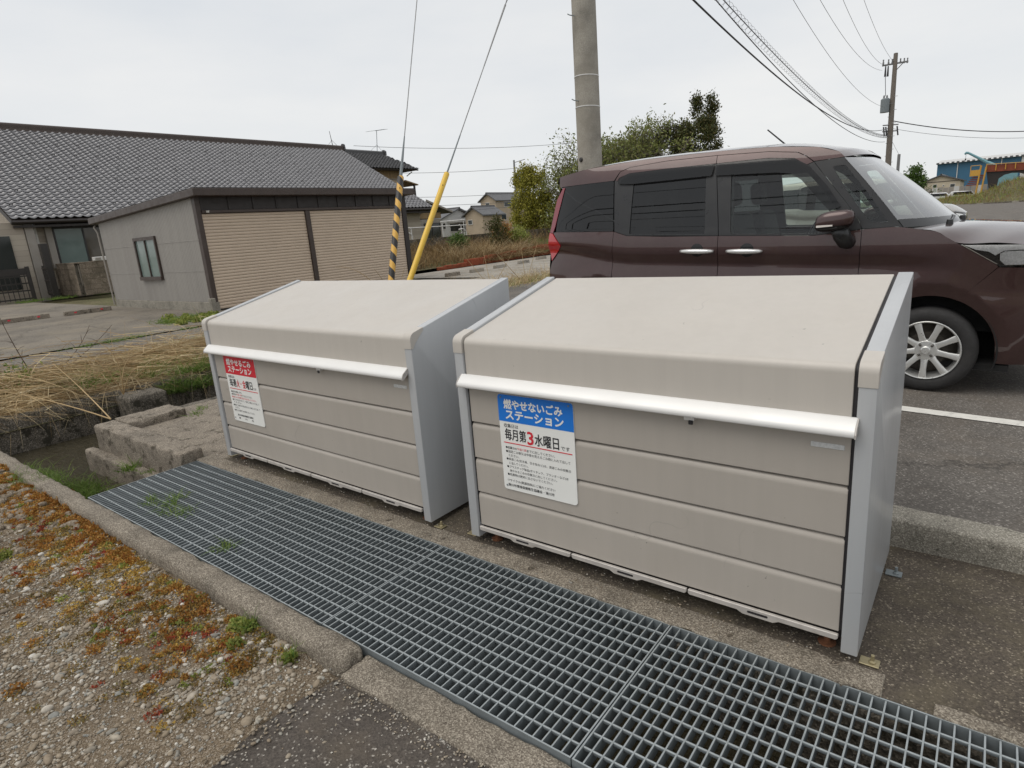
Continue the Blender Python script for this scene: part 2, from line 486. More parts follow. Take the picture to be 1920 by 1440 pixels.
# the one wide ground sheet, with the ditch openings left out
xs = [-500, -60, -5.30, -4.18, 9, 60, 500]
ys = [-400, -15, -0.76, -0.12, 12, 100, 700]
mb = MB()
for i in range(len(xs) - 1):
    for j in range(len(ys) - 1):
        xa, xb, ya, yb = xs[i], xs[i + 1], ys[j], ys[j + 1]
        if xa == -5.30 and -15 <= ya < 12: continue
        if xa == -4.18 and ya == -0.76: continue
        mb.add([(xa, ya, -0.09), (xb, ya, -0.09), (xb, yb, -0.09), (xa, yb, -0.09)], [(0, 1, 2, 3)])
struct(mb.build('ground', M['earth']))

# ditch: bed, water, cast walls
mb = MB()
mb.add([(-4.3, -0.8, -0.45), (9, -0.8, -0.45), (9, -0.1, -0.45), (-4.3, -0.1, -0.45)], [(0, 1, 2, 3)])
mb.add([(-5.4, -15, -0.449), (-4.1, -15, -0.449), (-4.1, 12, -0.449), (-5.4, 12, -0.449)], [(0, 1, 2, 3)])
struct(mb.build('ditch_bed', M['concrete_dark']))
mb = MB()
mb.add([(-4.2, -0.78, -0.32), (9, -0.78, -0.32), (9, -0.1, -0.32), (-4.2, -0.1, -0.32)], [(0, 1, 2, 3)])
mb.add([(-5.35, -15, -0.32), (-4.2, -15, -0.32), (-4.2, 12, -0.32), (-5.35, 12, -0.32)], [(0, 1, 2, 3)])
struct(mb.build('ditch_water', M['water']))

far_wall = put('ditch_wall', rough_mesh('ditch_wall', [(-5.62, -5.33, -6, 6, -0.5, 0.05)], M['concrete_dark'], 0.03, 0.09, 0.016, 5, 3.3, 0.10))
tag(far_wall, 'dark stained concrete ditch wall below the flattened straw', 'wall')
far_cap = put('ditch_wall', rough_mesh('ditch_wall_step', [(-5.29, -4.95, 0.42, 0.80, -0.5, 0.03)], M['concrete_dark'], 0.03, 0.07, 0.014, 6, 7.1, 0.08))
tag(far_cap, 'short dark concrete step where the ditch passes behind the pad', 'wall')
# walls of the covered channel
struct(put('channel_wall', rough_mesh('channel_wall', [(-3.9, 9, -0.135, -0.06, -0.5, -0.052)], M['concrete_dark'], 0.008, 0.14, 0.006, 8, 1.0)))
struct(put('channel_wall', rough_mesh('channel_wall_near', [(-4.2, 9, -0.86, -0.765, -0.5, -0.052)], M['concrete_dark'], 0.008, 0.14, 0.006, 8, 2.0)))
struct(put('channel_wall', rough_mesh('channel_wall_end', [(-4.24, -4.12, -6, -0.8, -0.5, -0.06)], M['concrete_dark'], 0.01, 0.14, 0.008, 8, 2.5)))
struct(put('channel_wall', rough_mesh('channel_wall_pad', [(-4.24, -4.06, 0.02, 6, -0.5, -0.012)], M['concrete_dark'], 0.01, 0.12, 0.008, 8, 2.9)))

# concrete wing wall at the open end of the channel
wing = put('wing_wall', rough_mesh('wing_wall', [(-3.985, -2.46, -0.215, -0.05, -0.5, 0.078)], M['concrete'], 0.016, 0.04, 0.006, 13, 5.0, 0.06))
tag(wing, 'weathered concrete block end wall beside the open ditch and grating', 'wall')
ledge = put('wing_wall_ledge', rough_mesh('wing_wall_ledge', [(-4.12, -2.40, -0.285, -0.20, -0.5, -0.135)], M['concrete'], 0.02, 0.045, 0.007, 12, 8.0, 0.06))
tag(ledge, 'low mossy concrete ledge at the water under the end wall', 'wall')
arm = put('kerb_stone', rough_mesh('kerb_arm', [(-4.06, -3.76, -0.03, 0.44, -0.1, 0.072)], M['concrete'], 0.012, 0.04, 0.006, 12, 4.0, 0.06))
tag(arm, 'short concrete kerb turning the corner of the pad above the ditch', 'kerb')

# the pad the boxes stand on
struct(MB().box(-4.08, -2.30, -0.04, 0.86, -0.2, 0.0).build('pad_concrete', M['concrete']))
struct(MB().box(-2.30, 9, -0.108, 0.86, -0.2, 0.0015).build('pad', M['pad']))
struct(put('channel_edge', rough_mesh('channel_edge', [(-2.46, 1.685, -0.112, -0.004, -0.05, 0.010)], M['concrete_pale'], 0.006, 0.05, 0.005, 18, 6.0, 0.05)))
struct(put('channel_edge', rough_mesh('channel_edge_end', [(1.81, 9, -0.112, -0.060, -0.05, 0.010)], M['concrete_pale'], 0.006, 0.05, 0.004, 18, 9.0, 0.03)))

# near side of the channel
nk = put('kerb', rough_mesh('near_kerb', [(-4.25, 0.185, -0.900, -0.792, -0.12, 0.020)], M['concrete_pale'], 0.028, 0.045, 0.008, 10, 12.0, 0.05))
tag(nk, 'worn rounded concrete kerb between the gravel and the steel grating', 'kerb')
struct(put('channel_edge', rough_mesh('channel_edge_near', [(0.19, 9, -0.915, -0.792, -0.12, -0.016)], M['concrete_pale'], 0.008, 0.05, 0.008, 14, 14.0, 0.03)))

# gravel ground and near asphalt
def gz(x, y):
    z = -0.045 + 0.018 * mnoise.noise(Vector((x * 2.3, y * 2.3, 0))) + 0.008 * mnoise.noise(Vector((x * 7, y * 7, 3)))
    if x < -2.2: z += 0.05 * min(1.0, (-2.2 - x) / 1.2) * (0.4 + 0.6 * max(0, mnoise.noise(Vector((x * 3.1, y * 3.1, 8))) + 0.4))
    return z
def P(u, v):
    x, y = -4.2 + 4.6 * u, -0.885 - 6.5 * v * (0.25 + 0.75 * v)
    return (x, y, gz(x, y) if y > -5 else -0.045)
struct(MB().grid(P, 120, 90).build('gravel_bed', M['soil'], smooth=True, auto=3))
def P(u, v):
    x, y = 0.16 + 9 * u * (0.2 + 0.8 * u), -0.90 - 7 * v
    return (x + 0.06 * mnoise.noise(Vector((y * 3, 0, 5))) * (1 - u), y, -0.026 + 0.004 * mnoise.noise(Vector((x * 3, y * 3, 0))) - 0.02 * max(0, 0.1 - u) * 10 * 0.5)
struct(MB().grid(P, 50, 50).build('asphalt', M['asphalt_near'], smooth=True, auto=3))

# car park with its kerb and painted line
LX = [-6.0, -2.4, -1.68, 1.52, 2.42, 70]
def strip(mb, y0, y1, dz, xs_=LX):
    for a, b in zip(xs_[:-1], xs_[1:]):
        mb.add([(a, y0, lot_z(a) + dz), (b, y0, lot_z(b) + dz), (b, y1, lot_z(b) + dz), (a, y1, lot_z(a) + dz)], [(0, 1, 2, 3)])
    return mb
struct(strip(strip(MB(), 2.7, 85, 0.0), 0.99, 2.7, 0.0, LX[1:]).build('car_park', M['asphalt']))
struct(MB().box(-4.08, -2.40, 0.86, 2.7, -0.2, 0.0).build('pad_extension', M['concrete']))
bm_k = rough_mesh('car_park_kerb', [(-2.4, 9, 0.85, 1.0, -0.1, 0.128)], M['kerb'], 0.012, 0.06, 0.004, 12, 21.0, 0.03)
for v in bm_k.vertices:
    if v.co.z > 0.05: v.co.z += lot_z(v.co.x) - 0.125 + 0.004
tag(put('car_park_kerb', bm_k), 'low speckled concrete kerb along the edge of the car park', 'kerb')
lx = [-2.3, -1.68, 1.52, 2.42, 9]
struct(strip(MB(), 2.43, 2.535, 0.005, lx).build('parking_line', M['white_line']))
struct(strip(MB(), 5.0, 5.1, 0.005, lx).build('parking_line', M['white_line']))
struct(strip(MB(), 7.6, 7.7, 0.005, lx).build('parking_line', M['white_line']))

# road across the ditch, forecourt of the garage, pale parking lot beyond
struct(sheet('road', [(-10.0, -7.0, -120, 9.5, 0.012)], M['road']))
struct(sheet('forecourt', [(-60, -10.02, -80, 5.3, 0.03), (-12.38, -10.02, 5.3, 12, 0.03)], M['forecourt']))
struct(sheet('parking_lot', [(-14.2, -7.6, 12.0, 30, 0.06), (-10.0, -7.6, 9.5, 12.0, 0.06)], M['concrete_lot']))
def P(u, v):
    x, y = -7.15 + 1.75 * u, -16 + 27 * v
    return (x, y, 0.0 + 0.13 * math.sin(math.pi * min(1, u * 1.15)) * (0.7 + 0.5 * mnoise.noise(Vector((x, y * 1.3, 0)))) + 0.03 * u)
struct(MB().grid(P, 14, 120).build('ditch_bank', M['earth'], smooth=True, auto=3))
def P(u, v):
    x, y = -8.4 + 2.8 * u, 2.7 + 11.3 * v
    return (x, y, 0.05 + 0.16 * u + 0.05 * mnoise.noise(Vector((x * 1.5, y * 1.5, 0))))
struct(MB().grid(P, 20, 60).build('verge', M['earth'], smooth=True, auto=3))
# ------------------------------------------------------------------ lettering
FONT_CACHE = {}
def text_mesh(s, bold):
    key = (s, bold)
    if key in FONT_CACHE: return FONT_CACHE[key]
    cu = bpy.data.curves.new('lettering', 'FONT')
    cu.body = s
    cu.size = 1.0
    cu.resolution_u = 2
    cu.fill_mode = 'FRONT'
    cu.offset = bold
    o = bpy.data.objects.new('lettering', cu)
    COL.objects.link(o)
    dg = bpy.context.evaluated_depsgraph_get()
    me = bpy.data.meshes.new_from_object(o.evaluated_get(dg))
    bpy.data.objects.remove(o)
    bpy.data.curves.remove(cu)
    n = len(me.vertices)
    co = np.empty(n * 3, np.float32)
    me.vertices.foreach_get('co', co)
    FONT_CACHE[key] = (me, co.reshape(-1, 3))
    return FONT_CACHE[key]

def letter(s, x0, x1, z0, z1, y, mat, parent, Mx, bold=0.0, name='lettering'):
    src, co = text_mesh(s, 0.0)
    src.calc_loop_triangles()
    tri = np.empty(len(src.loop_triangles) * 3, np.int32)
    src.loop_triangles.foreach_get('vertices', tri)
    tri = tri.reshape(-1, 3)
    mn, mx = co.min(0), co.max(0)
    out = np.empty_like(co)
    out[:, 0] = x0 + (co[:, 0] - mn[0]) / max(1e-6, mx[0] - mn[0]) * (x1 - x0)
    out[:, 2] = z0 + (co[:, 1] - mn[1]) / max(1e-6, mx[1] - mn[1]) * (z1 - z0)
    out[:, 1] = y
    vs, fs = [out], [tri]
    if bold:      # heavier strokes: the same glyphs struck several times, a hair apart
        b = bold * (z1 - z0)
        for k in range(8):
            q = out.copy()
            q[:, 0] += b * math.cos(k * math.pi / 4); q[:, 2] += b * math.sin(k * math.pi / 4); q[:, 1] += 0.00002 * (k + 1)
            vs.append(q); fs.append(tri + len(co) * (k + 1))
    return put(name, raw_mesh(name, np.concatenate(vs), np.concatenate(fs), mat), parent, Mx)

def round_rect(x0, x1, z0, z1, r, n=5):
    p = []
    for cx, cz, a in ((x1 - r, z0 + r, -90), (x1 - r, z1 - r, 0), (x0 + r, z1 - r, 90), (x0 + r, z0 + r, 180)):
        for k in range(n + 1):
            t = R(a + 90 * k / n)
            p.append((cx + r * math.cos(t), cz + r * math.sin(t)))
    return p

# ------------------------------------------------------------------ the two rubbish storage boxes
def bin_box(name, label, origin, ang, W, gap, sign_x):
    Mx = Matrix.Translation(origin) @ Matrix.Rotation(ang, 4, 'Z')
    t = thing(name, label, 'bin', origin, None, Matrix.Rotation(ang, 4, 'Z'))
    D, zt = 0.75, 1.154
    T = 0.048
    # lid line: front corner and slope
    zc, rad = 0.972, 0.036
    sl = math.atan2(zt - zc, D)
    def corner(off, n=7):
        # rounded fold between the vertical front (normal -y) and the sloping top
        r = rad - off
        cy = rad
        cz = zc + math.tan(sl) * rad - rad / math.cos(sl)
        out = []
        for k in range(n + 1):
            a = math.pi - (math.pi / 2 - sl) * k / n
            out.append((cy + r * math.cos(a), cz + r * math.sin(a)))
        return out
    prof = [(0, 0.03)] + corner(0) + [(D, zt), (D, 0.03)]
    for s, x0 in ((0, 0.0), (1, W - T)):
        MB().prism(prof, x0, x0 + T).build('side_panel', M['grey_panel'], t, True, 0.0035, 2, Mx)
        capp = [(-0.0025, 0.905)] + [(y - 0.0025, z + 0.0025) for y, z in corner(0)] + [(0.085, zc + 0.085 * math.tan(sl) + 0.0025), (0.085, zc + 0.085 * math.tan(sl) - 0.012), (0.03, 0.93), (0.012, 0.905)]
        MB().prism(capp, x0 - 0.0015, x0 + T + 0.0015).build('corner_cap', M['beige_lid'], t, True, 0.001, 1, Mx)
    # lid sheet
    o = 0.008
    co_ = corner(o)
    e_ = Vector((D + 0.004, zt - o * 1.1)) - Vector(co_[-1])
    outer = [(o, 0.80), (o, co_[0][1] - 0.004)] + co_ + [tuple(Vector(co_[-1]) + e_ * 0.008), tuple(Vector(co_[-1]) + e_ * 0.99), (D + 0.004, zt - o * 1.1)]
    inner = [(D + 0.004, zt - o * 1.1 - 0.022)] + corner(o + 0.02)[::-1] + [(o + 0.02, 0.80)]
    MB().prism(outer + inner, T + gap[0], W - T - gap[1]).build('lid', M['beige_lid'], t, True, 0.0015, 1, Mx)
    # dark rubber seals at the lid ends
    for x0, g in ((T, gap[0]), (W - T - gap[1], gap[1])):
        q = 0.016
        MB().prism([(q, 0.10)] + corner(q) + [(D - 0.005, zt - q), (D - 0.005, zt - q - 0.015)] + corner(q + 0.015)[::-1] + [(q + 0.015, 0.10)], x0 + 0.0005, x0 + g - 0.0005).build('lid_seal', M['rubber'], t, True, 0, 1, Mx)
    # handle: bright extrusion across the front
    hp = [(0.006, 0.814), (-0.002, 0.8135), (-0.032, 0.789), (-0.038, 0.782), (-0.0405, 0.774), (-0.0400, 0.766), (-0.036, 0.762), (-0.032, 0.764), (-0.031, 0.771), (-0.026, 0.777), (-0.001, 0.798), (0.006, 0.798)]
    h = MB().prism(hp, T - 0.012, W - T + 0.004).build('handle', M['alu'], t, True, 0.0012, 1, Mx, auto=0.45)
    for xa in (T - 0.016, W - T + 0.004):
        MB().prism([(0.004, 0.816), (-0.033, 0.791), (-0.0415, 0.774), (-0.0405, 0.761), (-0.031, 0.763), (0.004, 0.79)], xa, xa + 0.004).build('end_cap', M['alu_worn'], h, False, 0, 1, Mx)
    # front boards, each with a rolled top edge
    zs = [0.094, 0.2604, 0.4261, 0.5954, 0.812]
    for a, b in zip(zs[:-1], zs[1:]):
        p = [(0.011, a + 0.001), (0.011, a + 0.005), (0.011, b - 0.030), (0.011, b - 0.026), (0.0125, b - 0.018), (0.018, b - 0.010), (0.026, b - 0.006), (0.036, b - 0.006), (0.036, a + 0.001)]
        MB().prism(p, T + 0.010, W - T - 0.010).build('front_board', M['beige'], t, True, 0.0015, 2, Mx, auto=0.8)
    MB().box(T + 0.001, W - T - 0.001, 0.037, 0.043, 0.06, 0.80).build('backing_sheet', M['rubber'], t, M=Mx)
    MB().box(T, W - T, D - 0.02, D - 0.004, 0.06, zt - 0.02).build('back_sheet', M['grey_panel'], t, M=Mx)
    MB().box(T, W - T, 0.045, D - 0.02, 0.085, 0.10).build('floor_sheet', M['alu_worn'], t, M=Mx)
    # worn metal lip along the bottom, in lengths with drain slots
    n = max(3, round((W - 2 * T) / 0.47))
    L = (W - 2 * T - 0.012) / n
    for k in range(n):
        a = T + 0.006 + k * L + 0.003
        b = a + L - 0.006
        m_ = (a + b) / 2
        top, lo, dip = 0.091, 0.071, 0.061
        out = [(a, top), (b, top), (b, lo + 0.006), (b - 0.006, lo), (m_ + 0.07, lo), (m_ + 0.05, dip), (m_ - 0.05, dip), (m_ - 0.07, lo), (a + 0.006, lo), (a, lo + 0.006)]
        lp = MB().prism([(x, z) for x, z in out], -0.004, 0.009, 'y').build('bottom_lip', M['alu_worn'], t, False, 0.002, 1, Mx)
        MB().prism(round_rect(m_ - 0.034, m_ + 0.034, 0.073, 0.081, 0.0038, 3), -0.0052, -0.0042, 'y').build('drain_slot', M['rubber'], lp, False, 0, 1, Mx)
    # levelling feet and floor anchors
    for fx in (T + 0.05, W - T - 0.05):
        for fy in (0.07, D - 0.08):
            f = MB().lathe([(0.0, 0), (0.028, 0), (0.028, 0.006), (0.010, 0.012), (0.010, 0.085), (0, 0.085)], (0, 0, 0.002), (0, 0, 1), 12)
            f.build('foot', M['rust'], t, True, 0, 1, Mx @ Matrix.Translation((fx, fy, 0)))
    for (ax, ay, sx) in ((W + 0.004, 0.03, 1), (W + 0.004, 0.62, 1), (-0.004, 0.05, -1)):
        b = MB().box(min(0, sx * 0.055), max(0, sx * 0.055), -0.02, 0.02, 0.004, 0.009)
        b.lathe([(0, 0), (0.011, 0), (0.011, 0.004), (0.006, 0.006), (0.006, 0.026), (0, 0.026)], (sx * 0.035, 0, 0.009), (0, 0, 1), 8)
        b.build('anchor_bracket', M['brass'] if ay < 0.1 else M['galv'], t, False, 0.001, 1, Mx @ Matrix.Translation((ax, ay, 0)))
    # latch under the handle, maker's plate
    lx = W * 0.665 if W < 1.8 else W * 0.628
    la = MB().box(lx - 0.022, lx + 0.014, -0.012, 0.012, 0.742, 0.756).build('latch', M['alu'], t, False, 0.002, 1, Mx)
    MB().box(lx - 0.004, lx + 0.012, -0.018, -0.012, 0.730, 0.745).build('keyhole', M['rubber'], la, False, 0.002, 1, Mx)
    px = W - T - 0.118
    MB().box(px, px + 0.092, 0.0085, 0.0105, 0.706, 0.722).build('maker_plate', M['plate'], t, False, 0.0008, 1, Mx)
    return t, Mx

bin_right, MR = bin_box('rubbish_box', 'beige rubbish storage box with grey sides and the blue sign', (0, 0, 0), 0.0, 1.603, (0.006, 0.013), 0.22)
bin_left, ML = bin_box('rubbish_box', 'wider beige rubbish storage box with grey sides and the red sign', (-2.2616, 0.0202, 0), R(-0.8165), 2.0039, (0.006, 0.006), 0.2)

def sign(name, label, Mx, x0, z1, w, h, head, lines):
    z0 = z1 - h
    org = Mx @ Vector((x0 + w / 2, 0.006, z0))
    t = thing(name, label, 'sign', org)
    MB().prism(round_rect(x0, x0 + w, z0, z1, 0.014), 0.006, 0.0105, 'y').build('board', M['sign_white'], t, False, 0, 1, Mx)
    hz0 = z1 - 0.274 * h
    top = [p for p in round_rect(x0, x0 + w, z0, z1, 0.014) if p[1] > z1 - 0.03]
    MB().prism([(x0 + w, hz0)] + top + [(x0, hz0)], 0.0052, 0.0059, 'y').build('header', head, t, False, 0, 1, Mx)
    for (u, v) in ((0.045, 0.03), (0.945, 0.03), (0.045, 0.955)):
        MB().lathe([(0, 0.0028), (0.003, 0.0026), (0.0042, 0.001), (0.0042, 0)], (x0 + u * w, 0.0052, z1 - v * h), (0, -1, 0), 10).build('rivet', M['galv'], t, True, 0, 1, Mx)
    for ln in lines:
        s, u0, u1, v0, v1, mat, bold = ln
        if s == '-':
            MB().box(x0 + u0 * w, x0 + u1 * w, 0.0048, 0.0056, z1 - v1 * h, z1 - v0 * h).build('rule', mat, t, False, 0, 1, Mx)
        else:
            letter(s, x0 + u0 * w, x0 + u1 * w, z1 - v1 * h, z1 - v0 * h, 0.0044 if v0 < 0.25 else 0.0050, mat, t, Mx, bold)
    return t

W_, K_, R_ = M['sign_white'], M['ink'], M['sign_red']
sign('collection_sign', 'white collection notice with blue heading on the right rubbish box', MR, 0.2205, 0.742, 0.3725, 0.43, M['sign_blue'], [
    ('燃やせないごみ', 0.085, 0.865, 0.045, 0.140, W_, 0.035),
    ('ステーション', 0.105, 0.875, 0.155, 0.245, W_, 0.04),
    ('収集日は', 0.065, 0.265, 0.295, 0.335, K_, 0.004),
    ('毎月第', 0.070, 0.365, 0.345, 0.462, K_, 0.016), ('3', 0.385, 0.465, 0.345, 0.475, R_, 0.03), ('水曜日', 0.485, 0.80, 0.355, 0.475, K_, 0.016), ('です', 0.825, 0.935, 0.43, 0.472, K_, 0.006),
    ('-', 0.045, 0.965, 0.490, 0.499, R_, 0),
    ('●収集日の', 0.065, 0.225, 0.530, 0.558, K_, 0.004), ('午前八時', 0.23, 0.36, 0.530, 0.558, R_, 0.0), ('までに出してください。', 0.365, 0.74, 0.530, 0.560, K_, 0.0),
    ('●指定ごみ袋又は中身の見えるごみ袋に入れて出して', 0.065, 0.935, 0.570, 0.600, K_, 0.0), ('ください。', 0.10, 0.25, 0.612, 0.640, K_, 0.0),
    ('●資源ごみ(空き瓶、空き缶など)は、資源ごみの収集日', 0.065, 0.935, 0.652, 0.684, K_, 0.0), ('に出してください。', 0.10, 0.37, 0.694, 0.722, K_, 0.0),
    ('●プラスチック製品(ポリタンク、プランターなど)は', 0.065, 0.90, 0.734, 0.766, K_, 0.0), ('燃やせるごみの収集日に出してください。', 0.10, 0.75, 0.776, 0.804, K_, 0.0),
    ('●危険物は絶対に出さないでください。', 0.065, 0.69, 0.816, 0.846, K_, 0.0),
    ('リサイクル(資源回収)にご協力ください', 0.06, 0.72, 0.882, 0.914, K_, 0.004),
    ('滑川市環境保健衛生協議会・滑川市', 0.06, 0.705, 0.930, 0.962, K_, 0.012)])
sign('collection_sign', 'white collection notice with red heading on the left rubbish box', ML, 0.188, 0.752, 0.3725, 0.44, M['sign_red'], [
    ('燃やせるごみ', 0.085, 0.885, 0.045, 0.140, W_, 0.035),
    ('ステーション', 0.105, 0.875, 0.155, 0.245, W_, 0.04),
    ('収集日は', 0.065, 0.265, 0.295, 0.335, K_, 0.004),
    ('毎週', 0.075, 0.29, 0.345, 0.462, K_, 0.016), ('火・金', 0.31, 0.60, 0.345, 0.465, R_, 0.016), ('曜日', 0.615, 0.82, 0.350, 0.47, K_, 0.016), ('です', 0.84, 0.935, 0.43, 0.468, K_, 0.006),
    ('-', 0.045, 0.965, 0.490, 0.499, R_, 0),
    ('●祝日も収集します。', 0.065, 0.42, 0.530, 0.558, K_, 0.004),
    ('●収集日の', 0.065, 0.225, 0.570, 0.600, K_, 0.0), ('午前八時', 0.23, 0.40, 0.570, 0.600, R_, 0.0), ('までに出してください。', 0.405, 0.74, 0.570, 0.600, K_, 0.0),
    ('●決められた収集日以外は出さないでください。', 0.065, 0.87, 0.612, 0.642, R_, 0.0),
    ('●生ごみは水切りをして、指定ごみ袋に入れて出して', 0.065, 0.935, 0.654, 0.684, K_, 0.0), ('ください。', 0.10, 0.36, 0.694, 0.722, K_, 0.0),
    ('●指定ごみ袋又は中身の見えるごみ袋に入れて出して', 0.065, 0.935, 0.736, 0.766, K_, 0.0), ('ください。', 0.10, 0.25, 0.778, 0.804, K_, 0.0),
    ('●資源ごみは資源ごみの収集日に出してください。', 0.065, 0.74, 0.818, 0.846, K_, 0.0),
    ('滑川市環境保健衛生協議会', 0.14, 0.66, 0.888, 0.918, K_, 0.010),
    ('滑　　川　　市', 0.16, 0.66, 0.936, 0.962, K_, 0.010)])

# ------------------------------------------------------------------ steel gratings over the channel
GY0, GY1 = -0.787, -0.110
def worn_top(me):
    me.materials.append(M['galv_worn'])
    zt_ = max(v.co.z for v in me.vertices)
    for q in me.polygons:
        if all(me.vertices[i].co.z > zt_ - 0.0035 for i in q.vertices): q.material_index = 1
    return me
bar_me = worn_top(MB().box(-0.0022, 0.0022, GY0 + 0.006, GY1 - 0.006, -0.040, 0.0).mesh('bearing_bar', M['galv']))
edges = [-2.450, -1.225, -0.083, 1.036, 2.160, 3.285]
desc = ['steel grating at the open ditch end with weeds growing through', 'second steel grating from the open ditch, before the wider box',
        'steel grating in front of the gap between the two boxes', 'steel grating in front of the box with the blue sign, nearest the camera at right', 'steel grating partly beyond the right edge of the view']
for k in range(5):
    xa, xb = edges[k] + 0.0022, edges[k + 1] - 0.0022
    t = thing('steel_grating', desc[k], 'grating', ((xa + xb) / 2, (GY0 + GY1) / 2, -0.05), 'steel gratings over the channel')
    n = round((xb - xa) / 0.0327)
    p = (xb - xa) / n
    for i in range(1, n):
        put('bearing_bar', bar_me, t, Matrix.Translation((xa + i * p + 0.0006 * math.sin(i * 2.1 + k), 0, 0)))
    for x in (xa, xb - 0.0048):
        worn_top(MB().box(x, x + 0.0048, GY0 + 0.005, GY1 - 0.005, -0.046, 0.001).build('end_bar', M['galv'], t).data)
    for y in (GY0, GY1 - 0.005):
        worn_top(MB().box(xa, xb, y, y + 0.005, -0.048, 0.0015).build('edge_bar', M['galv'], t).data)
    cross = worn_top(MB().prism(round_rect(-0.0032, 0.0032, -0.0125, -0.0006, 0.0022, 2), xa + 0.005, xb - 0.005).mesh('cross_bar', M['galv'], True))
    for j in range(1, 12):
        put('cross_bar', cross, t, Matrix.Translation((0, GY0 + (GY1 - GY0) * j / 12, 0)))
# ------------------------------------------------------------------ the van (own axes: x forward from the front axle, z up, y across)
def carpaint(name, col, flake=0.25, met=0.55):
    m, n, l, b = nodemat(name)
    v = n.new('ShaderNodeTexVoronoi'); v.inputs['Scale'].default_value = 900
    l.new(objco(n), v.inputs['Vector'])
    s = n.new('ShaderNodeSeparateColor'); l.new(v.outputs['Color'], s.inputs['Color'])
    c = ramp(n, l, s.outputs[0], [(0, [x * (1 - flake) for x in col]), (1, [x * (1 + flake) for x in col])])
    dust = ramp(n, l, noise(n, l, objco(n), 4, 7, 0.7), [(0.45, 0), (0.8, 0.10)])
    l.new(mix(n, l, dust, c, (0.22, 0.19, 0.16)), b.inputs['Base Color'])
    b.inputs['Metallic'].default_value = met
    b.inputs['Roughness'].default_value = 0.34
    b.inputs['Coat Weight'].default_value = 1.0
    b.inputs['Coat Roughness'].default_value = 0.03
    b.inputs['Coat IOR'].default_value = 1.5
    return m
M['paint'] = carpaint('plum_brown_metallic', (0.058, 0.027, 0.0255))
M['paint2'] = carpaint('champagne_metallic', (0.33, 0.31, 0.28))
M['trim'] = pm('black_trim', (0.018, 0.018, 0.019), 0.32, var=0.1, spec=0.5)
M['trim_gloss'] = pm('gloss_black_trim', (0.012, 0.012, 0.013), 0.08, var=0.05)
M['under'] = pm('underbody_black', (0.012, 0.012, 0.012), 0.9, var=0.2)
M['cabin'] = pm('grey_cabin_plastic', (0.055, 0.055, 0.055), 0.8, var=0.15)
M['seat'] = pm('dark_seat_fabric', (0.05, 0.05, 0.052), 0.95, var=0.2, vs=40, bs=400)
M['privacy'] = glassmat('privacy_glass', (0.045, 0.05, 0.05), 1.0, 0.015, 1.52, 0.015)
M['doorglass'] = glassmat('door_glass', (0.78, 0.85, 0.81), 1.0, 0.012, 1.5, 0.02)
M['windscreen'] = glassmat('windscreen_glass', (0.66, 0.78, 0.73), 1.5, 0.04, 1.6, 0.24)
M['visor'] = glassmat('smoked_visor', (0.16, 0.15, 0.145), 0.8, 0.06, 1.5, 0.02)
M['chrome'] = pm('satin_chrome', (0.78, 0.78, 0.77), 0.12, metal=1.0, var=0.02)
M['handle_white'] = pm('bright_handle', (0.74, 0.74, 0.73), 0.16, metal=0.6, var=0.02)
M['alloy'] = pm('silver_alloy', (0.64, 0.64, 0.625), 0.32, metal=0.6, var=0.02, vs=8)
M['tyre'] = pm('tyre_rubber', (0.024, 0.023, 0.023), 0.75, var=0.2, vs=20, bs=120, bd=0.002, dirt=((0.05, 0.045, 0.04), 8, 0.55, 0.3))
M['disc'] = pm('brake_disc', (0.07, 0.06, 0.05), 0.6, metal=0.3, var=0.3, vs=30)
M['wire_dark'] = pm('dark_chrome_nut', (0.16, 0.15, 0.14), 0.25, metal=0.8, var=0.05)
M['red_lens'] = pm('red_lens', (0.42, 0.012, 0.02), 0.08, var=0.1, coat=1.0)
M['red_lens_dark'] = pm('dark_red_lens', (0.20, 0.008, 0.022), 0.08, var=0.1, coat=1.0)
M['lamp_clear'] = glassmat('clear_lamp_cover', (0.92, 0.92, 0.92), 1.0, 0.02, 1.5, 0.03)
M['lamp_white'] = pm('bright_lamp_reflector', (0.90, 0.90, 0.90), 0.25, metal=0.1, var=0.08, vs=30)
M['amber'] = pm('clear_amber_lens', (0.75, 0.70, 0.65), 0.15, var=0.05)

SZ = [(0.10, 0.760), (0.18, 0.790), (0.25, 0.806), (0.35, 0.822), (0.48, 0.829), (0.60, 0.8285), (0.70, 0.8225), (0.79, 0.8115), (0.835, 0.8065), (0.86, 0.8085), (0.885, 0.8185), (0.905, 0.8275), (0.925, 0.8315), (0.97, 0.8325), (1.03, 0.829), (1.08, 0.8225), (1.12, 0.814), (1.25, 0.790), (1.40, 0.757), (1.52, 0.727), (1.60, 0.704), (1.66, 0.680), (1.70, 0.650), (1.80, 0.60)]
S0 = [(z, s) for z, s in SZ if not 0.70 < z < 0.97]
def _interp(tab, z):
    zs_ = [p[0] for p in tab]
    i = min(max(1, next((k for k, q in enumerate(zs_) if q > z), len(zs_) - 1)), len(zs_) - 1)
    # Catmull-Rom
    p0, p1, p2, p3 = tab[max(0, i - 2)], tab[i - 1], tab[i], tab[min(len(tab) - 1, i + 1)]
    h = p2[0] - p1[0]
    u = min(1, max(0, (z - p1[0]) / h))
    m1 = (p2[1] - p0[1]) / max(1e-6, p2[0] - p0[0]) * h
    m2 = (p3[1] - p1[1]) / max(1e-6, p3[0] - p1[0]) * h
    return (2 * u**3 - 3 * u**2 + 1) * p1[1] + (u**3 - 2 * u**2 + u) * m1 + (-2 * u**3 + 3 * u**2) * p2[1] + (u**3 - u**2) * m2
def sstep(a, b, x):
    t = min(1, max(0, (x - a) / (b - a))); return t * t * (3 - 2 * t)
AX = [(0.0, 0.285), (-2.49, 0.285)]
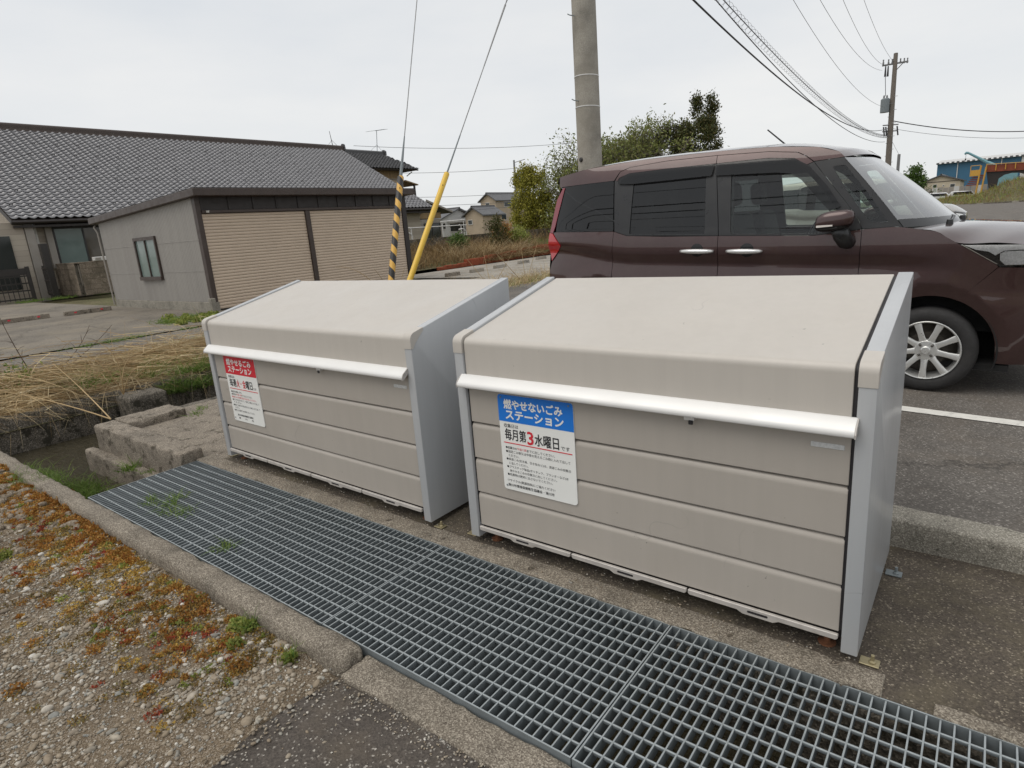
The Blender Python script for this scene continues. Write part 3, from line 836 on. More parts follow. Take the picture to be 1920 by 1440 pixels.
def S(x, z):
    zz = z - 0.085 * sstep(-2.15, -2.95, x) if 0.5 < z < 1.1 else z
    if 0.5 < z < 1.1: zz = z - 0.085 * sstep(-2.15, -2.95, x) * min(1, (z - 0.5) / 0.2) * min(1, (1.1 - z) / 0.1)
    k = 1 - sstep(-0.35, 0.10, x)
    s = _interp(SZ, zz) * k + _interp(S0, z) * (1 - k)
    if x > 0.12: s -= 0.30 * min(1.0, ((x - 0.12) / 0.60)) ** 2.6
    if x < -2.55: s -= 0.085 * min(1.2, ((-2.55 - x) / 0.50)) ** 2.2
    if z < 0.9:
        for ax, az in AX:
            r = math.hypot(x - ax, z - az)
            if r < 0.56 and z > 0.2:
                s += 0.007 * sstep(0.56, 0.44, r) * (1 - sstep(0.05, 0.25, x - ax))
                if r < 0.44: s -= (0.44 - r) * 0.30
    return s

def inpoly(p, poly):
    x, y = p; c = False; n = len(poly); j = n - 1
    for i in range(n):
        xi, yi = poly[i]; xj, yj = poly[j]
        if (yi > y) != (yj > y) and x < (xj - xi) * (y - yi) / (yj - yi) + xi: c = not c
        j = i
    return c
def densify(poly, d):
    out = []
    for i in range(len(poly)):
        a, b = poly[i], poly[(i + 1) % len(poly)]
        n = max(1, int(math.hypot(b[0] - a[0], b[1] - a[1]) / d))
        out += [(a[0] + (b[0] - a[0]) * k / n, a[1] + (b[1] - a[1]) * k / n) for k in range(n)]
    return out
def rnd(poly, r, n=4):
    """round the corners of a polygon"""
    out = []
    m = len(poly)
    for i in range(m):
        p, a, b = Vector(poly[i]), Vector(poly[i - 1]), Vector(poly[(i + 1) % m])
        da, db = (a - p), (b - p)
        q = min(r, da.length * 0.45, db.length * 0.45)
        s, e = p + da.normalized() * q, p + db.normalized() * q
        for k in range(n + 1):
            t = k / n
            out.append(tuple(s * (1 - t) ** 2 + p * 2 * t * (1 - t) + e * t * t))
    return out

CDT = {}
def panel_geo(outline, holes=(), cell=0.03):
    key = (tuple(outline), tuple(tuple(h) for h in holes), cell)
    if key in CDT: return CDT[key]
    loops = [densify(outline, cell)] + [densify(h, cell) for h in holes]
    vs, es = [], []
    for lp in loops:
        n0 = len(vs); vs += lp; es += [(n0 + i, n0 + (i + 1) % len(lp)) for i in range(len(lp))]
    xs_ = [p[0] for p in outline]; zs_ = [p[1] for p in outline]
    x = min(xs_) + cell * 0.5
    near = [Vector(p) for p in vs]
    while x < max(xs_):
        z = min(zs_) + cell * 0.5
        while z < max(zs_):
            if inpoly((x, z), outline) and not any(inpoly((x, z), h) for h in holes) and all((q.x - x) ** 2 + (q.y - z) ** 2 > (cell * 0.45) ** 2 for q in near):
                vs.append((x, z))
            z += cell
        x += cell
    r = delaunay_2d_cdt([Vector(p) for p in vs], es, [], 0, 1e-6)
    co = [(p.x, p.y) for p in r[0]]
    fs = []
    for f in r[2]:
        c = (sum(co[i][0] for i in f) / 3, sum(co[i][1] for i in f) / 3)
        q = [Vector(co[i]) for i in f]
        ar = abs((q[1] - q[0]).x * (q[2] - q[0]).y - (q[1] - q[0]).y * (q[2] - q[0]).x)
        if ar < 6e-4 * max((q[0] - q[1]).length, (q[1] - q[2]).length, (q[2] - q[0]).length): continue   # slivers along straight edges
        if inpoly(c, outline) and not any(inpoly(c, h) for h in holes): fs.append(tuple(f))
    CDT[key] = (co, fs, loops)
    return CDT[key]

def side_panel(name, mat, parent, sgn, outline, holes=(), off=0.0, flange=0.014, cell=0.03, M4=None, surf=None):
    """body panel on the flank; sgn -1 is the side towards the camera"""
    surf = surf or S
    co, fs, loops = panel_geo(outline, holes, cell)
    v = [(x, sgn * (surf(x, z) + off), z) for x, z in co]
    f = [tuple(q) if sgn < 0 else tuple(q[::-1]) for q in fs]
    smooth_n = len(f)
    if flange:
        for lp in loops:
            n0 = len(v); m = len(lp)
            for x, z in lp: v.append((x, sgn * (surf(x, z) + off), z))
            for x, z in lp: v.append((x, sgn * (surf(x, z) + off - flange), z))
            f += [(n0 + i, n0 + (i + 1) % m, n0 + m + (i + 1) % m, n0 + m + i) for i in range(m)]
    me = bpy.data.meshes.new(name)
    me.from_pydata(v, [], f)
    for i, p in enumerate(me.polygons): p.use_smooth = i < smooth_n
    nn = []
    e = 0.004
    for x, z in co:      # exact normals of the curved flank
        w = Vector((-(surf(x + e, z) - surf(x - e, z)) / (2 * e), sgn, -(surf(x, z + e) - surf(x, z - e)) / (2 * e)))
        nn.append(w.normalized())
    nn += [Vector((0, 0, 0))] * (len(v) - len(co))
    me.normals_split_custom_set_from_vertices(nn)
    me.materials.append(mat)
    return put(name, me, parent, M4)

def arc(cx, cz, r, a0, a1, n):
    return [(cx + r * math.cos(R(a0 + (a1 - a0) * k / n)), cz + r * math.sin(R(a0 + (a1 - a0) * k / n))) for k in range(n + 1)]

def make_van(Mx, label):
    t = thing('parked_van', label, 'van', Mx.translation, None, Mx.to_3x3().to_4x4())
    g = 0.0022
    RA = 0.368
    # --- outlines (x, z)
    fender = [(-0.448, 0.25), (-0.448, 0.98), (-0.452, 1.087), (-0.256, 1.100), (-0.19, 1.092), (-0.03, 1.066), (0.088, 0.993), (0.102, 0.985), (0.300, 0.861), (0.314, 0.846), (0.128, 0.625)] + arc(0, 0.285, RA, 68, 175, 16)
    fender[-1] = (-0.366, 0.25)
    fdoor_low = [(-1.431, 0.25), (-1.431, 0.78), (-1.434, 1.058), (-0.748, 1.050), (-0.50, 1.080), (-0.456, 1.087), (-0.452, 0.98), (-0.452, 0.25)]
    sdoor_low = [(-2.127, 0.25)] + arc(-2.49, 0.285, RA, -5.5, 69, 12)[1:] + [(-2.364, 0.764), (-2.345, 1.106), (-2.222, 1.070), (-1.900, 1.060), (-1.438, 1.058), (-1.436, 0.78), (-1.436, 0.25)]
    quarter = [(-2.348, 1.108), (-2.368, 0.764)] + [(-2.368, 0.634)] + arc(-2.49, 0.285, RA, 70, 184, 16)[1:] + [(-2.98, 0.26), (-3.075, 0.42), (-3.085, 0.74), (-3.045, 0.846), (-2.908, 0.989), (-3.02, 1.104), (-2.984, 1.112)]
    rail = [(-2.985, 1.510), (-2.392, 1.531), (-2.384, 1.545), (-2.346, 1.602), (-2.256, 1.632), (-1.923, 1.657), (-1.519, 1.663), (-1.134, 1.656), (-0.930, 1.633), (-0.866, 1.601), (-0.814, 1.561), (-0.62, 1.574), (-0.66, 1.612), (-0.80, 1.655), (-1.1, 1.686), (-1.519, 1.694), (-2.2, 1.682), (-2.7, 1.645), (-3.0, 1.600)]
    s_top = [(-2.380, 1.533), (-2.342, 1.598), (-2.256, 1.629), (-1.923, 1.653), (-1.521, 1.659), (-1.519, 1.602), (-1.921, 1.594), (-2.256, 1.582), (-2.345, 1.552), (-2.362, 1.525)]
    f_top = [(-1.517, 1.659), (-1.134, 1.652), (-0.932, 1.629), (-0.870, 1.597), (-0.818, 1.557), (-0.860, 1.540), (-0.945, 1.592), (-1.131, 1.609), (-1.514, 1.602)]
    # window openings
    s_glass = rnd([(-2.200, 1.080), (-1.545, 1.074), (-1.588, 1.560), (-2.205, 1.545)], 0.02)
    f_glass = rnd([(-1.345, 1.070), (-0.72, 1.066), (-0.56, 1.120), (-0.70, 1.330), (-0.86, 1.500), (-0.97, 1.560), (-1.395, 1.575)], 0.03)
    q_glass = rnd([(-2.985, 1.114), (-2.352, 1.111), (-2.395, 1.529), (-2.94, 1.508)], 0.012)
    a_out = [(-0.453, 1.092), (-0.256, 1.103), (-0.212, 1.092), (-0.42, 1.345), (-0.622, 1.571), (-0.812, 1.557), (-0.685, 1.406), (-0.552, 1.249), (-0.476, 1.141)]
    a_glass = rnd([(-0.415, 1.135), (-0.300, 1.128), (-0.45, 1.33), (-0.610, 1.520), (-0.690, 1.515), (-0.575, 1.345)], 0.02)
    s_frame = [(-2.343, 1.110), (-2.222, 1.073), (-1.438, 1.061), (-1.455, 1.20), (-1.517, 1.602), (-1.921, 1.594), (-2.256, 1.582), (-2.345, 1.552), (-2.388, 1.527)]
    f_frame = [(-1.433, 1.061), (-0.748, 1.053), (-0.50, 1.083), (-0.457, 1.092), (-0.480, 1.141), (-0.556, 1.249), (-0.689, 1.406), (-0.816, 1.557), (-0.860, 1.540), (-0.945, 1.592), (-1.131, 1.609), (-1.512, 1.602), (-1.450, 1.20)]
    # smoked rain visors
    s_vis = rnd([(-2.352, 1.500), (-2.205, 1.492), (-1.535, 1.512), (-1.525, 1.598), (-1.921, 1.591), (-2.256, 1.579), (-2.330, 1.550)], 0.015)
    f_vis = [(-1.508, 1.510), (-1.40, 1.508), (-1.06, 1.500), (-0.95, 1.486), (-0.875, 1.436), (-0.760, 1.312), (-0.665, 1.215), (-0.60, 1.245), (-0.70, 1.385), (-0.84, 1.535), (-0.945, 1.588), (-1.131, 1.605), (-1.508, 1.598)]
    tl_strip = [(-2.935, 1.503), (-3.000, 1.402), (-3.064, 1.108), (-3.022, 1.105), (-2.996, 1.165), (-2.945, 1.36), (-2.912, 1.501)]
    tl_low = [(-3.064, 1.104), (-3.085, 0.96), (-3.045, 0.850), (-2.910, 0.989), (-3.024, 1.101)]
    sill = [(-2.13, 0.246), (-0.37, 0.246), (-0.36, 0.185), (-2.14, 0.185)]
    bump_f = [(0.124, 0.622), (0.316, 0.842), (0.56, 0.835), (0.66, 0.70), (0.66, 0.30), (0.60, 0.215), (0.372, 0.222)] + arc(0, 0.285, RA, -1, 69, 10)
    hl = [(0.106, 0.981), (0.420, 0.979), (0.60, 0.93), (0.565, 0.845), (0.318, 0.845), (0.304, 0.859)]
    for sg in (-1, 1):
        A = dict(M4=Mx, sgn=sg, parent=t)
        side_panel('fender', M['paint'], outline=fender, **A)
        fd = side_panel('front_door', M['paint'], outline=fdoor_low, **A)
        sd = side_panel('sliding_door', M['paint'], outline=sdoor_low, **A)
        side_panel('quarter_panel', M['paint'], outline=quarter, **A)
        side_panel('roof_rail', M['paint'], outline=rail, **A)
        B = dict(M4=Mx, sgn=sg)
        side_panel('door_top', M['paint'], outline=s_top, parent=sd, **B)
        side_panel('door_top', M['paint'], outline=f_top, parent=fd, **B)
        side_panel('window_frame', M['trim'], outline=s_frame, holes=[s_glass], off=-0.004, parent=sd, **B)
        side_panel('window_frame', M['trim'], outline=f_frame, holes=[f_glass], off=-0.004, parent=fd, **B)
        side_panel('window_pane', M['privacy'], outline=s_glass, off=-0.012, flange=0, parent=sd, cell=0.05, **B)
        side_panel('window_pane', M['doorglass'], outline=f_glass, off=-0.012, flange=0, parent=fd, cell=0.05, **B)
        side_panel('rear_side_window', M['privacy'], outline=q_glass, off=-0.002, flange=0.004, cell=0.05, **A)
        side_panel('front_quarter_frame', M['trim'], outline=a_out, holes=[a_glass], off=-0.003, **A)
        side_panel('front_quarter_window', M['doorglass'], outline=a_glass, off=-0.008, flange=0, **A)
        side_panel('rain_visor', M['visor'], outline=s_vis, off=0.016, flange=0.003, parent=sd, **B)
        side_panel('rain_visor', M['visor'], outline=f_vis, off=0.016, flange=0.003, parent=fd, **B)
        tl = side_panel('tail_light', M['red_lens'], outline=tl_low, off=0.010, flange=0.02, cell=0.02, **A)
        side_panel('lamp_strip', M['red_lens_dark'], outline=tl_strip, off=0.004, flange=0.02, cell=0.02, parent=tl, **B)
        side_panel('sill', M['trim'], outline=sill, off=-0.006, **A)
        side_panel('front_bumper_corner', M['paint'], outline=bump_f, off=-0.001, **A)
        h = side_panel('headlight', M['lamp_clear'], outline=hl, off=0.002, flange=0.004, cell=0.025, **A)
        side_panel('lamp_housing', M['trim_gloss'], outline=hl, off=-0.035, flange=0.0, cell=0.05, parent=h, **B)
        side_panel('chrome_strip', M['lamp_white'], outline=[(0.125, 0.979), (0.19, 0.950), (0.255, 0.938), (0.29, 0.915), (0.33, 0.943), (0.42, 0.948), (0.56, 0.912), (0.59, 0.931), (0.42, 0.978)], off=-0.006, flange=0.006, cell=0.02, parent=h, **B)
        side_panel('reflector', M['lamp_white'], outline=[(0.312, 0.925), (0.335, 0.938), (0.43, 0.941), (0.50, 0.905), (0.48, 0.856), (0.345, 0.856), (0.316, 0.885)], off=-0.012, flange=0.01, cell=0.02, parent=h, **B)
        side_panel('chrome_edge', M['chrome'], outline=[(0.108, 0.983), (0.304, 0.861), (0.309, 0.863), (0.118, 0.983)], off=0.003, flange=0.004, parent=h, **B)
        # door handles with their recesses
        for hx0, hx1, par in ((-1.727, -1.461, sd), (-1.357, -1.093, fd)):
            mid = (hx0 + hx1) / 2 + (0.0 if par is sd else 0.02)
            side_panel('handle_recess', M['trim_gloss'], outline=arc(mid - 0.005, 0.950, 0.052, 0, 340, 17), off=0.0012, flange=0, parent=par, cell=0.03, **B)
            pts = []
            n = 12
            for k in range(n + 1):
                u = k / n; x = hx0 + (hx1 - hx0) * u
                pts.append((x, sg * (S(x, 0.944) + 0.012 + 0.026 * math.sin(math.pi * u) ** 0.6), 0.943))
            hd = MB().tube(pts, [0.008 + 0.0115 * math.sin(math.pi * min(1, max(0.06, k / n))) ** 0.5 for k in range(n + 1)], 10)
            hd.build('door_handle', M['handle_white'], par, True, 0, 1, Mx, auto=2)
        # inner liner of the flank so that the gaps read dark
        side_panel('inner_liner', M['under'], outline=[(-2.93, 0.30), (-0.20, 0.30), (-0.20, 1.03), (-2.93, 1.03)], holes=[arc(-2.49, 0.285, RA + 0.03, -2, 182, 20) + [(-2.49 - RA - 0.03, 0.305), (-2.49 + RA + 0.03, 0.305)][:0]] if False else [], off=-0.035, flange=0, cell=0.2, **A)
        for z0, z1, pts in ((1.545, 1.66, [(-2.93, 1.50), (-0.85, 1.545), (-0.70, 1.57), (-1.2, 1.655), (-2.3, 1.64), (-2.93, 1.60)]),):
            side_panel('roof_liner', M['under'], outline=pts, off=-0.03, flange=0, cell=0.1, **A)
        side_panel('pillar_trim', M['cabin'], outline=[(-1.56, 1.05), (-1.33, 1.05), (-1.39, 1.58), (-1.60, 1.58)], off=-0.045, flange=0.02, cell=0.1, **A)
        side_panel('pillar_trim', M['cabin'], outline=[(-2.36, 1.05), (-2.18, 1.05), (-2.19, 1.56), (-2.40, 1.56)], off=-0.045, flange=0.02, cell=0.1, **A)
        # mirror
        c0 = (-0.60, sg * 0.965, 1.155)
        mm = MB()
        def P(u, v, c0=c0, sg=sg):
            a, b = math.pi * (u - 0.5), 2 * math.pi * v
            sq = lambda q, e: math.copysign(abs(q) ** e, q)
            ca = sq(math.cos(a), 0.6)
            x = c0[0] + 0.118 * sq(math.sin(a), 0.75) * 1.0
            y = c0[1] + 0.062 * ca * sq(math.cos(b), 0.7) + 0.0
            z = c0[2] + 0.066 * ca * sq(math.sin(b), 0.8) + 0.018 * math.sin(a)
            return (x, y, z)
        mi = mm.grid(P, 16, 24).build('door_mirror', M['paint'], t, True, 0, 1, Mx, auto=2)
        MB().grid(lambda u, v: (lambda q: (q[0], c0[1] + (q[1] - c0[1]) * 1.03, min(q[2], 1.125 + 0.02 * (q[0] - c0[0])) - 0.004))(P(u, v)), 16, 24).build('mirror_base_shell', M['trim_gloss'], mi, True, 0, 1, Mx, auto=2)
        MB().tube([(-0.58, sg * 0.945, 1.11), (-0.555, sg * 0.915, 1.05), (-0.54, sg * 0.875, 1.012), (-0.53, sg * 0.825, 1.005)], [0.05, 0.055, 0.052, 0.05], 12).build('mirror_foot', M['trim'], mi, True, 0, 1, Mx, auto=2)
        side_panel('turn_signal', M['amber'], outline=[(-0.70, 1.112), (-0.60, 1.120), (-0.60, 1.130), (-0.70, 1.126)], flange=0.004, M4=Mx, sgn=sg, parent=mi, surf=lambda x, z: 1.030)
        # wheels
        for (ax, az) in AX:
            yo = sg * 0.815
            w = thing_child('wheel', t, Mx @ Matrix.Translation((ax, 0, az)))
            Mw = Mx @ Matrix.Translation((ax, 0, az))
            ty = [(0.196, -0.012), (0.205, -0.002), (0.225, 0.004), (0.250, 0.004), (0.270, -0.004), (0.281, -0.018), (0.286, -0.035), (0.287, -0.085), (0.286, -0.135), (0.275, -0.16), (0.24, -0.168), (0.196, -0.16)]
            tyre = MB().lathe(ty, (0, yo, 0), (0, sg, 0), 56).build('tyre', M['tyre'], w, True, 0, 1, Mw, auto=0.9)
            rp = [(0.197, -0.012), (0.199, 0.000), (0.195, 0.004), (0.190, 0.002), (0.186, -0.012), (0.183, -0.030), (0.176, -0.055), (0.172, -0.12)]
            rim = MB().lathe(rp, (0, yo, 0), (0, sg, 0), 56)
            ro = rim.build('rim', M['alloy'], w, True, 0, 1, Mw, auto=0.7)
            MB().lathe([(0.0, -0.058), (0.118, -0.058), (0.118, -0.07), (0.172, -0.11), (0.172, -0.13), (0, -0.13)], (0, yo, 0), (0, sg, 0), 40).build('brake_disc', M['disc'], w, True, 0, 1, Mw)
            MB().lathe([(0.0, 0.009), (0.023, 0.008), (0.028, 0.004), (0.0295, -0.006), (0.062, -0.008), (0.070, -0.014), (0.072, -0.05)], (0, yo, 0), (0, sg, 0), 32).build('hub', M['alloy'], w, True, 0, 1, Mw, auto=0.5)
            spoke = MB()
            for k in range(9):
                a = R(90 + 20 + 40 * k)
                e, f = Vector((math.cos(a), 0, math.sin(a))), Vector((-math.sin(a), 0, math.cos(a)))
                prof = []
                for r, hw, y in ((0.050, 0.026, -0.012), (0.085, 0.0195, -0.006), (0.13, 0.0185, -0.002), (0.189, 0.024, -0.003)):
                    prof.append((r, hw, y))
                vv, ff = [], []
                for r, hw, y in prof:
                    for q, yy in ((-1, y - 0.006), (-0.82, y), (0.82, y), (1, y - 0.006), (0.8, y - 0.035), (-0.8, y - 0.035)):
                        p = e * r + f * hw * q
                        vv.append((p.x, yo + sg * yy, p.z))
                for i in range(3):
                    for j in range(6):
                        ff.append((i * 6 + j, i * 6 + (j + 1) % 6, (i + 1) * 6 + (j + 1) % 6, (i + 1) * 6 + j))
                MB().add(vv, ff).build('spoke', M['alloy'], ro, True, 0.0015, 1, Mw)
            for k in range(4):
                a = R(45 + 90 * k)
                MB().lathe([(0, 0.008), (0.006, 0.007), (0.0085, 0.003), (0.0085, -0.006), (0.0115, -0.006), (0.0115, -0.012)], (0.047 * math.cos(a), yo - sg * 0.0015, 0.047 * math.sin(a)), (0, sg, 0), 12).build('wheel_nut', M['wire_dark'], ro, True, 0, 1, Mw)
            lin = [(0.0, -0.36), (0.40, -0.34), (0.385, -0.30), (0.385, -0.07), (0.374, -0.03)]
            MB().grid(lambda u, v: (lambda q, a: (ax + q[0] * math.cos(a), sg * (0.83 + q[1]), az + q[0] * math.sin(a)))(lin[round(v * 4)], R(-14 + 208 * u)), 40, 4).build('wheel_arch_liner', M['under'], t, True, 0, 1, Mx, auto=2)

    # --- roof, built across
    edge = [(-3.0, 1.600), (-2.7, 1.645), (-2.2, 1.682), (-1.519, 1.694), (-1.1, 1.686), (-0.80, 1.655), (-0.66, 1.612), (-0.62, 1.574)]
    def ez(x): return _interp(edge, x)
    def P(u, v):
        x = -3.0 + 2.38 * u
        tt = 2 * v - 1
        z0 = ez(x); s0 = S(x, z0)
        fwd = 0.10 * sstep(0.93, 1.0, u) * (1 - abs(tt) ** 2.5)
        return (x + fwd, tt * s0, z0 + (0.048 - 0.02 * sstep(0.8, 1, u)) * (1 - abs(tt) ** 2.6))
    MB().grid(P, 60, 28).build('roof', M['paint'], t, True, 0, 1, Mx, auto=2)
    # roof spoiler lip at the back
    def P(u, v):
        tt = 2 * v - 1
        x0 = -3.0 - 0.03 * u; s0 = S(-3.0, 1.60)
        return (x0 - 0.03 * (1 - abs(tt) ** 3) * (1 if u > 0 else 1) , tt * (s0 - 0.004 * u), 1.600 - 0.06 * u * u + 0.048 * (1 - abs(tt) ** 2.6) * (1 - 0.6 * u))
    MB().grid(P, 5, 24).build('rear_spoiler', M['paint'], t, True, 0, 1, Mx, auto=2)
    # windscreen
    wb = (-0.212, 1.092); wt_ = (-0.622, 1.571)
    def P(u, v):
        tt = 2 * v - 1
        x = wt_[0] + (wb[0] - wt_[0]) * u; z = wt_[1] + (wb[1] - wt_[1]) * u + 0.012 * math.sin(math.pi * u)
        s0 = S(x, z)
        k = (1 - abs(tt) ** 2.2)
        return (x + k * (0.10 + 0.20 * u), tt * s0, z + k * 0.018 * (1 - u))
    MB().grid(P, 24, 32).build('windscreen', M['windscreen'], t, True, 0, 1, Mx, auto=2)
    def P2(u, v):
        q = P(0.90 + 0.10 * u, v); return (q[0] + 0.002, q[1], q[2] + 0.003)
    MB().grid(P2, 4, 32).build('windscreen_band', M['trim_gloss'], t, True, 0, 1, Mx, auto=2)
    # cowl and wipers
    def P(u, v):
        tt = 2 * v - 1; k = (1 - abs(tt) ** 2.2)
        return (-0.214 + k * 0.30 + 0.10 * u, tt * (S(-0.2, 1.09) - 0.012), 1.090 - 0.012 * u + 0.012 * k)
    MB().grid(P, 4, 24).build('cowl', M['trim'], t, True, 0, 1, Mx, auto=2)
    for w0, w1 in (((0.02, -0.50, 1.10), (-0.03, 0.02, 1.155)), ((0.07, 0.05, 1.11), (0.0, 0.55, 1.15))):
        wi = MB().tube([w0, ((w0[0] + w1[0]) / 2 + 0.035, (w0[1] + w1[1]) / 2, (w0[2] + w1[2]) / 2 + 0.015), w1], 0.008, 6).build('wiper', M['trim'], t, True, 0, 1, Mx)
        MB().lathe([(0, 0.03), (0.018, 0.028), (0.022, 0), (0.022, -0.02)], w0, (0, 0, 1), 12).build('wiper_pivot', M['trim'], wi, True, 0, 1, Mx)
    # bonnet
    he = [(-0.16, 1.086), (-0.03, 1.066), (0.088, 0.995), (0.30, 0.992), (0.47, 0.965), (0.565, 0.905)]
    def P(u, v):
        tt = 2 * v - 1
        x = -0.16 + 0.725 * u
        ze = _interp(he, x)
        s0 = S(x, ze) - 0.004
        k = 1 - abs(tt) ** 2.4
        zc_ = _interp([(-0.16, 1.108), (0.0, 1.10), (0.10, 1.094), (0.28, 1.076), (0.40, 1.020), (0.50, 0.955), (0.565, 0.905)], x)
        return (x + k * (0.20 + 0.0 * u) * (1 if u > 0 else 1) - 0.075 * k * (1 - u) * 0, tt * s0, ze + (zc_ - ze) * min(1, k * 1.05))
    MB().grid(P, 28, 32).build('bonnet', M['paint'], t, True, 0, 1, Mx, auto=2)
    # nose: grille, bumper
    def nose(z0, z1, n=4, push=0.0):
        def P(u, v):
            tt = 2 * v - 1; z = z0 + (z1 - z0) * u
            s0 = S(0.565, z)
            return (0.565 + 0.20 * (1 - abs(tt) ** 2.4) + push + 0.03 * math.sin(math.pi * min(1, max(0, (z - 0.2) / 0.7))), tt * s0, z)
        return P
    MB().grid(nose(0.84, 0.905), 3, 28).build('grille_bar', M['chrome'], t, True, 0, 1, Mx, auto=2)
    MB().grid(nose(0.62, 0.84), 4, 28).build('grille', M['trim_gloss'], t, True, 0, 1, Mx, auto=2)
    MB().grid(nose(0.215, 0.62, 6, 0.012), 8, 28).build('front_bumper', M['paint'], t, True, 0, 1, Mx, auto=2)
    # tail: gate with window, bumper
    def tail(z0, z1, ex=0.0):
        def P(u, v):
            tt = 2 * v - 1; z = z0 + (z1 - z0) * u
            xo = _interp([(0.25, -3.05), (0.42, -3.075), (0.74, -3.085), (1.10, -3.062), (1.40, -3.0), (1.62, -2.93)], z)
            return (xo - ex - 0.035 * (1 - tt * tt), tt * (S(xo, z) - 0.002), z)
        return P
    MB().grid(tail(0.62, 1.11), 8, 24).build('tailgate', M['paint'], t, True, 0, 1, Mx, auto=2)
    MB().grid(tail(1.11, 1.56), 8, 24).build('rear_window', M['privacy'], t, True, 0, 1, Mx, auto=2)
    MB().grid(tail(0.24, 0.64, 0.03), 6, 24).build('rear_bumper', M['paint'], t, True, 0, 1, Mx, auto=2)
    # floor and cabin
    MB().box(-2.95, 0.45, -0.74, 0.74, 0.17, 0.21).build('underbody', M['under'], t, M=Mx)
    MB().box(-2.9, -0.35, -0.70, 0.70, 0.34, 0.38).build('cabin_floor', M['cabin'], t, M=Mx)
    MB().prism([(-0.75, 0.70), (-0.72, 0.98), (-0.55, 1.06), (-0.16, 1.075), (-0.16, 0.40), (-0.6, 0.40)], -0.72, 0.72, 'y').build('dashboard', M['cabin'], t, False, 0.02, 2, Mx)
    MB().box(-0.2, 0.45, -0.60, 0.60, 0.40, 0.90).build('engine_block', M['under'], t, M=Mx)
    tor = [(-0.86 + 0.05 * math.cos(a) * 1, -0.36 + 0.18 * math.sin(a), 0.98 + 0.17 * math.cos(a)) for a in [2 * math.pi * k / 24 for k in range(25)]]
    MB().tube(tor, 0.014, 8, False).build('steering_wheel', M['trim'], t, True, 0, 1, Mx)
    for sx in (-1.30, -2.25):
        for sy in ((-0.36, 0.36) if sx > -2 else (-0.36, 0.36)):
            bk = MB().prism(round_rect(sy - 0.235, sy + 0.235, 0.0, 0.62, 0.09), -0.06, 0.06, 'x')
            st = bk.build('seat_back', M['seat'], t, True, 0.035, 3, Mx @ Matrix.Translation((sx, 0, 0.62)) @ Matrix.Rotation(R(-14), 4, 'Y'))
            hdm = MB().prism(round_rect(sy - 0.125, sy + 0.125, 0.0, 0.19, 0.07), -0.045, 0.045, 'x')
            hdm.build('headrest', M['seat'], st, True, 0.03, 3, Mx @ Matrix.Translation((sx - 0.175, 0, 1.275)) @ Matrix.Rotation(R(-8), 4, 'Y'))
            MB().prism(round_rect(sy - 0.25, sy + 0.25, 0.50, 0.66, 0.06), sx - 0.02, sx + 0.50, 'x').build('seat_cushion', M['seat'], t, True, 0.03, 2, Mx)
    # aerial
    an = MB().lathe([(0.0, 0.022), (0.03, 0.018), (0.055, 0.006), (0.06, 0)], (0, 0, 0), (0, 0, 1), 16).build('aerial', M['trim'], t, True, 0, 1, Mx @ Matrix.Translation((-1.16, 0, 1.728)) @ Matrix.Scale(1.3, 4, (1, 0, 0)))
    MB().tube([(-1.19, 0, 1.742), (-1.345, 0, 1.875)], 0.007, 6, True, 0.006).build('aerial_rod', M['trim'], an, True, 0, 1, Mx)
    return t

def thing_child(name, parent, Mw):
    o = bpy.data.objects.new(name, None)
    COL.objects.link(o)
    o.empty_display_size = 0.05
    o.parent = parent
    o.matrix_parent_inverse = WM[parent.name].inverted()
    o.matrix_basis = Mw
    WM[o.name] = Mw.copy()
    return o

VAN_M = Matrix.Translation((1.52, 3.78, 0.125)) @ Matrix.Rotation(R(2.0), 4, 'Y')
van = make_van(VAN_M, 'plum brown metallic compact van parked behind the rubbish boxes')
# ------------------------------------------------------------------ buildings on the left
M['tile'] = pm('grey_glazed_roof_tile', (0.25, 0.245, 0.252), 0.22, var=0.06, vs=3, island=0.07)
M['tile_dark'] = pm('dark_roof_tile', (0.055, 0.054, 0.056), 0.35, var=0.14, vs=9, island=0.2)
M['brown'] = pm('brown_painted_steel', (0.052, 0.035, 0.028), 0.42, var=0.1, vs=4, dirt=((0.09, 0.075, 0.06), 3, 0.55, 0.4))
M['brown_dark'] = pm('dark_brown_steel', (0.024, 0.018, 0.016), 0.5, var=0.1, vs=4)
M['shutter'] = pm('tan_shutter_paint', (0.58, 0.465, 0.355), 0.45, var=0.05, vs=2.5, dirt=((0.48, 0.38, 0.285), 2.5, 0.55, 0.35))
M['corrugated'] = pm('grey_corrugated_sheet', (0.325, 0.305, 0.28), 0.45, metal=0.1, var=0.07, vs=5, streak=True, dirt=((0.27, 0.25, 0.23), 1.6, 0.5, 0.55))
M['win_frame'] = pm('dark_window_frame', (0.03, 0.026, 0.024), 0.4, var=0.1)
M['frosted'] = pm('frosted_glass', (0.17, 0.22, 0.205), 0.12, var=0.10, vs=1.5)
M['dark_glass'] = pm('dark_window_glass', (0.035, 0.04, 0.038), 0.05, var=0.15, vs=0.6)
M['curtain_glass'] = pm('curtained_window_glass', (0.10, 0.085, 0.065), 0.08, var=0.2, vs=1.0)
M['white_pipe'] = pm('white_plastic_pipe', (0.62, 0.60, 0.57), 0.4, var=0.05)
M['plaster'] = pm('beige_plaster', (0.42, 0.34, 0.25), 0.85, var=0.07, vs=1.5, bs=60, dirt=((0.25, 0.2, 0.15), 0.8, 0.55, 0.5))
M['plaster_grey'] = pm('grey_plaster', (0.30, 0.275, 0.245), 0.85, var=0.08, vs=1.5, bs=60, dirt=((0.2, 0.17, 0.14), 0.8, 0.5, 0.5))
M['white_wall'] = pm('off_white_siding', (0.55, 0.545, 0.53), 0.7, var=0.05, vs=2)
